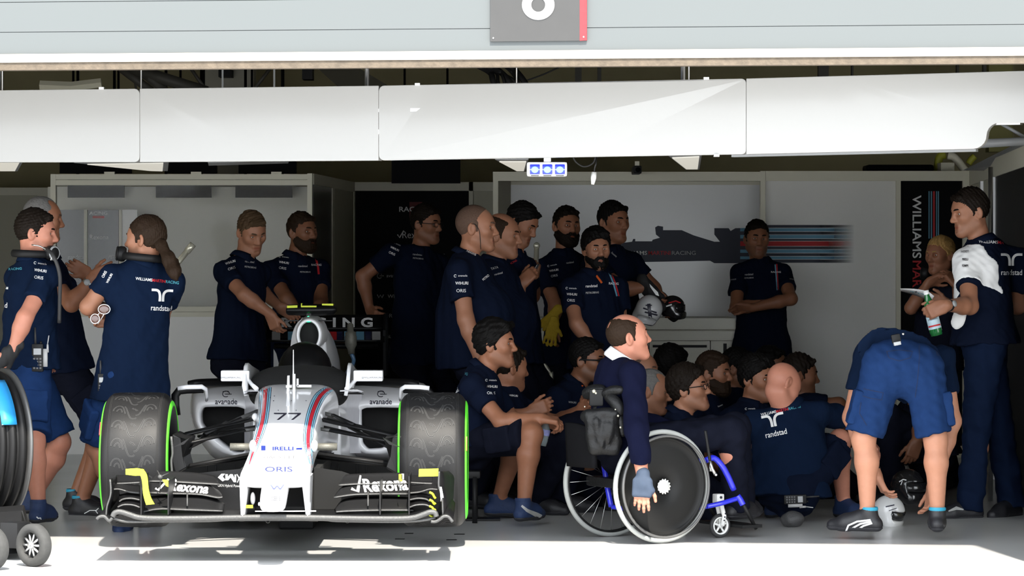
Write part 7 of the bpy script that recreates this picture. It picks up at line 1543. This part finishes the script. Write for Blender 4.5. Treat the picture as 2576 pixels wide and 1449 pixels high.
# castor wheels
for dd in (0., .40):
    C_ = at(1811, 1325, 16.87) + WA * dd; C_[2] = .062; b = MB(); a = np.linspace(0, 2 * math.pi, 10, endpoint=False); b.lathe([(.052 + .0095 * math.cos(t), .011 * math.sin(t)) for t in a], C_, WA, 40, closed=True); cw = obj('castor_tyre', b.mesh(), M_rubber, T)
    b = MB(); b.lathe([(.038, -.010), (.045, -.012), (.045, .012), (.038, .010)], C_, WA, 36, closed=True); b.lathe([(0, -.014), (.012, -.014), (.012, .014), (0, .014)], C_, WA, 18)
    for i in range(5):
        t = i * 2 * math.pi / 5 + .3; rd = hz * math.cos(t) + ZUP * math.sin(t); b.tube([C_ + rd * .008, C_ + rd * .041], .0055, 8)
    obj('castor_rim', b.mesh(), M_hub, cw)
    tp = C_ + V3(-.008, 0, .115)
    for sd in (-1, 1):
        b = MB(); b.tube([tp + WA * sd * .020 - ZUP * .01 + WH * .006, C_ + ZUP * .05 + WA * sd * .021 + WH * .012, C_ + WA * sd * .022], .009, 10, flat=1.3); fk = obj('castor_fork', b.mesh(), M_hub, T)
        for z in (.028, .045, .062): b = MB(); b.lathe([(0, 0), (.0042, 0)], C_ + ZUP * z + WA * sd * (-.0315 if sd > 0 else .0315) * (1 if sd < 0 else 1) + WH * .010 * (z / .06), WA, 12, caps=True) if False else b.ball(C_ + ZUP * z - WA * .0300 + WH * .011 * (z / .05), .0045, 8, 6); obj('fork_hole', b.mesh(), M_ink, fk) if sd < 0 else None
    b = MB(); b.cbox(tp + ZUP * .022, (.045, .045, .050), rotz(math.radians(30))); obj('castor_housing', b.mesh(), M_hub, T, bevel=.006); b = MB(); b.ball(tp + ZUP * .03 - WA * .025, .007, 10, 6); obj('housing_bolt', b.mesh(), M_ink, T)
# seat and back
sc = V3(P16['P'][0], P16['P'][1], 0); st = P16['P'][2] - .155
b = MB(); b.prism([sc - WH * .12 - WA * .19 + ZUP * (st - .05), sc + WH * .32 - WA * .19 + ZUP * (st - .05), sc + WH * .32 + WA * .14 + ZUP * (st - .05), sc - WH * .12 + WA * .14 + ZUP * (st - .05)][::-1], ZUP * .05); obj('seat', b.mesh(), M_leather, T, bevel=.012)
bk = sc - WH * .24
b = MB(); b.grid(np.array([[bk + WA * y + ZUP * z - WH * (.05 * (z - st) + .04 * math.cos(y * 6)) for z in np.linspace(st + .06, st + .25 + .03 * math.cos(y * 7), 8)] for y in np.linspace(-.19, .04, 11)]), thick=.022); obj('backrest', b.mesh(), M_canvas, T)
def pad(L, r, flat=.6, name='back_pad'):
    G = Field(); Q = spline([at(*p) for p in L], 7)
    for i in range(6): G.add(S_cone(Q[i], Q[i + 1], r, r), .01)
    return obj(name, G.build(.008), M_leather, T)
pad([(1523, 990, 16.60), (1540, 982, 16.58), (1560, 981, 16.56)], .021); pad([(1532, 997, 16.60), (1548, 1012, 16.57), (1560, 1032, 16.56)], .028); pad([(1478, 990, 16.75), (1492, 984, 16.72), (1512, 982, 16.7)], .03); pad([(1556, 1040, 16.58), (1563, 1065, 16.57), (1566, 1090, 16.57)], .02)
for x, y, r in ((1494, 984, .010), (1499, 989, .006), (1555, 1046, .006), (1561, 1075, .006), (1548, 1030, .004), (1471, 1023, .004)): b = MB(); b.ball(at(x, y, 16.52), r, 10, 6); obj('buckle', b.mesh(), M_chrome, T)
b = MB(); b.cbox(at(1500, 1000, 16.62), (.07, .05, .085)); obj('back_clamp', b.mesh(), M_blackp, T, bevel=.01)
# bag hanging behind the back
G = Field(); Yb = 16.6
G.add(S_box(at(1516, 1085, Yb), V3(.062, .045, .085), .022, np.array(Matrix.Rotation(-.08, 3, 'Y'))), .03); G.add(S_box(at(1522, 1125, Yb), V3(.055, .035, .02), .02), .03); G.add(S_cone(at(1482, 1046, Yb - .03), at(1545, 1040, Yb - .03), .026, .022), .02); G.add(S_cone(at(1470, 1050, Yb - .02), at(1484, 1058, Yb - .02), .018, .02), .02)
for L in (((1528, 1050), (1515, 1120)), ((1540, 1048), (1532, 1115)), ((1500, 1055), (1505, 1110))): G.add(S_cone(at(*L[0], Yb - .065), at(*L[1], Yb - .07), .010, .008), .02)
T = thing('shoulder_bag', 'black leather bag with rolled top hanging behind the wheelchair back', 'bag', at(1516, 1140, Yb)); obj('bag_body', G.build(.007, noise=wrinkle(.006, 28, 9)), M_leather, T)
b = MB(); b.tube(spline([at(1490, 1042, Yb), at(1500, 1015, Yb + .03), at(1512, 992, Yb + .06)], 8), .012, 8, flat=.5); obj('strap', b.mesh(), M_leather, T)

# ------------------------------------------------------------------ hose reel trolley at the left edge
ax = nrm(V3(.86, .50, 0)); c = at(-52, 1114, 16.75)
T = thing('hose_reel', 'ribbed black reel with blue strap on the wheeled trolley at the left edge', 'reel', c - ZUP * .37)
prof = []
for i in range(8):
    x0 = -.30 + i * .053
    for t in np.linspace(0.12, 1, 7): prof.append((.335 + .028 * math.sin(math.pi * t), x0 + .053 * t))
b = MB(); b.lathe(prof, c, ax, 96); dr = obj('drum', b.mesh(), M_tyre, T)
b = MB(); b.lathe([(.335, .124), (.372, .128), (.376, .136), (.372, .142), (.06, .142)], c, ax, 96); obj('flange', b.mesh(), mat('dull grey flange', (.10, .10, .10), rough=.35, metal=.5), T)
b = MB(); G_ = []
for a_ in np.linspace(.35, .95, 10):
    rd = nrm(np.cross(ax, ZUP)); rd = rd if rd[1] < 0 else -rd
    G_.append([c + ax * x + (rd * math.cos(a_ * 1.25 - .15) + ZUP * math.sin(a_ * 1.25 - .15)) * .372 for x in (-.02, .02, .06)])
b.grid(np.array(G_), thick=.006); st_ = obj('strap', b.mesh(), mat('blue strap', (.02, .24, .55), rough=.45), T); stm = b.mesh()
bv = bvh_of(stm); stripe_px('script_mark', [(0, 1072), (8, 1068), (14, 1074), (22, 1070)], 2, bv, M_prw, st_, 5, .004)
T = thing('reel_trolley', 'low black trolley with large pale castors at the left edge', 'trolley', V3(c[0], 15.8, 0))
b = MB(); q = at(-120, 1292, 15.95), at(58, 1283, 15.95); b.prism([at(-140, 1300, 15.95), at(58, 1284, 15.95), at(66, 1320, 15.95), at(62, 1392, 15.6), at(-140, 1400, 15.6)], V3(-.05, .38, 0)); obj('chassis', b.mesh(), M_blackp, T, smooth=False, bevel=.008)
b = MB(); b.box(c + V3(-.42, -.52, -.43), c + V3(.20, .25, -.38)); obj('cradle', b.mesh(), M_blackp, T, smooth=False)
b = MB(); b.cbox(at(38, 1345, 15.60), (.10, .10, .12), rotz(-.5)); obj('castor_bracket', b.mesh(), M_blackp, T, bevel=.006)
b = MB(); b.tube([at(2, 1332, 15.62), at(60, 1328, 15.62)], .008, 8); b.ball(at(22, 1322, 15.62), .012, 10, 6); obj('latch', b.mesh(), M_lampgrey, T)
for px_, py_, Yc in ((85, 1372, 15.28), (-22, 1388, 15.12)):
    cc = at(px_, py_, Yc); cc[2] = .0985; wa = nrm(V3(.62, .78, 0)); b = MB(); b.lathe([(.060, -.024), (.075, -.030), (.090, -.027), (.0985, -.016), (.0985, .016), (.090, .027), (.075, .030), (.060, .024)], cc, wa, 56, closed=True); cw = obj('castor', b.mesh(), mat('pale grey castor rubber', (.045, .045, .044), rough=.75, var=.2, vscale=50, spec=.2, bump=.1), T)
    b = MB(); b.lathe([(.0, .012), (.058, .012), (.060, .0)], cc, wa, 40); obj('castor_web', b.mesh(), M_rubber, cw); b = MB(); b.lathe([(.0, -.028), (.014, -.028), (.017, .0)], cc, wa, 24)
    hz2 = nrm(np.cross(wa, ZUP))
    for i in range(10):
        t = i * 2 * math.pi / 10; rd = hz2 * math.cos(t) + ZUP * math.sin(t); b.tube([cc + rd * .012 - wa * .014, cc + rd * .060 - wa * .010], .0058, 6)
    obj('castor_spokes', b.mesh(), M_alu, cw)
# small things on the floor
for x, y, wd in ((1029, 1342, 22), (1156, 1344, 26), (1006, 1356, 24), (1136, 1358, 26)):
    Y_ = CH * F / (y - YH); p = at(x, y, Y_); b = MB(); b.box((p[0] - wd / 2 * Y_ / F, Y_ - .02, 0), (p[0] + wd / 2 * Y_ / F, Y_ + .02, .0012)); tag(obj('floor_slot', b.mesh(), M_black, smooth=False), 'small dark slot in the floor in front of the right front wheel', 'slot', 'floor slots by the right front wheel')
b = MB(); Y_ = 18.0; b.box((at(1172, 0, Y_)[0], 17.95, 0), (at(1258, 0, Y_)[0], 18.1, .012)); tag(obj('floor_strap', b.mesh(), M_blackp, smooth=False), 'flat black strap lying on the floor beside the right front wheel', 'strap')

# seams and pocket flaps on the bending man's shorts
def bvh_obj(o):
    me = o.data; off = ORG[o.name]; return BVHTree.FromPolygons([tuple(np.array(v.co) + off) for v in me.vertices], [tuple(p.vertices) for p in me.polygons])
bv = bvh_obj(P27['tr']); M_seam = mat('dark seam thread', (.004, .012, .045), rough=.9)
for L, w_ in (([(2230, 884), (2262, 880), (2296, 884), (2290, 900), (2262, 908), (2236, 900), (2230, 884)], 2.2), ([(2356, 880), (2380, 878), (2400, 884), (2396, 900), (2376, 900), (2358, 892), (2356, 880)], 2.2), ([(2312, 858), (2313, 900), (2308, 960), (2302, 1000)], 1.6), ([(2172, 978), (2200, 984), (2222, 988), (2218, 1006), (2190, 1002), (2170, 996)], 2), ([(2166, 1012), (2162, 1040), (2172, 1056), (2180, 1070)], 2)):
    stripe_px('seam', L, w_, bv, M_seam, P27['tr'], 6, .002)
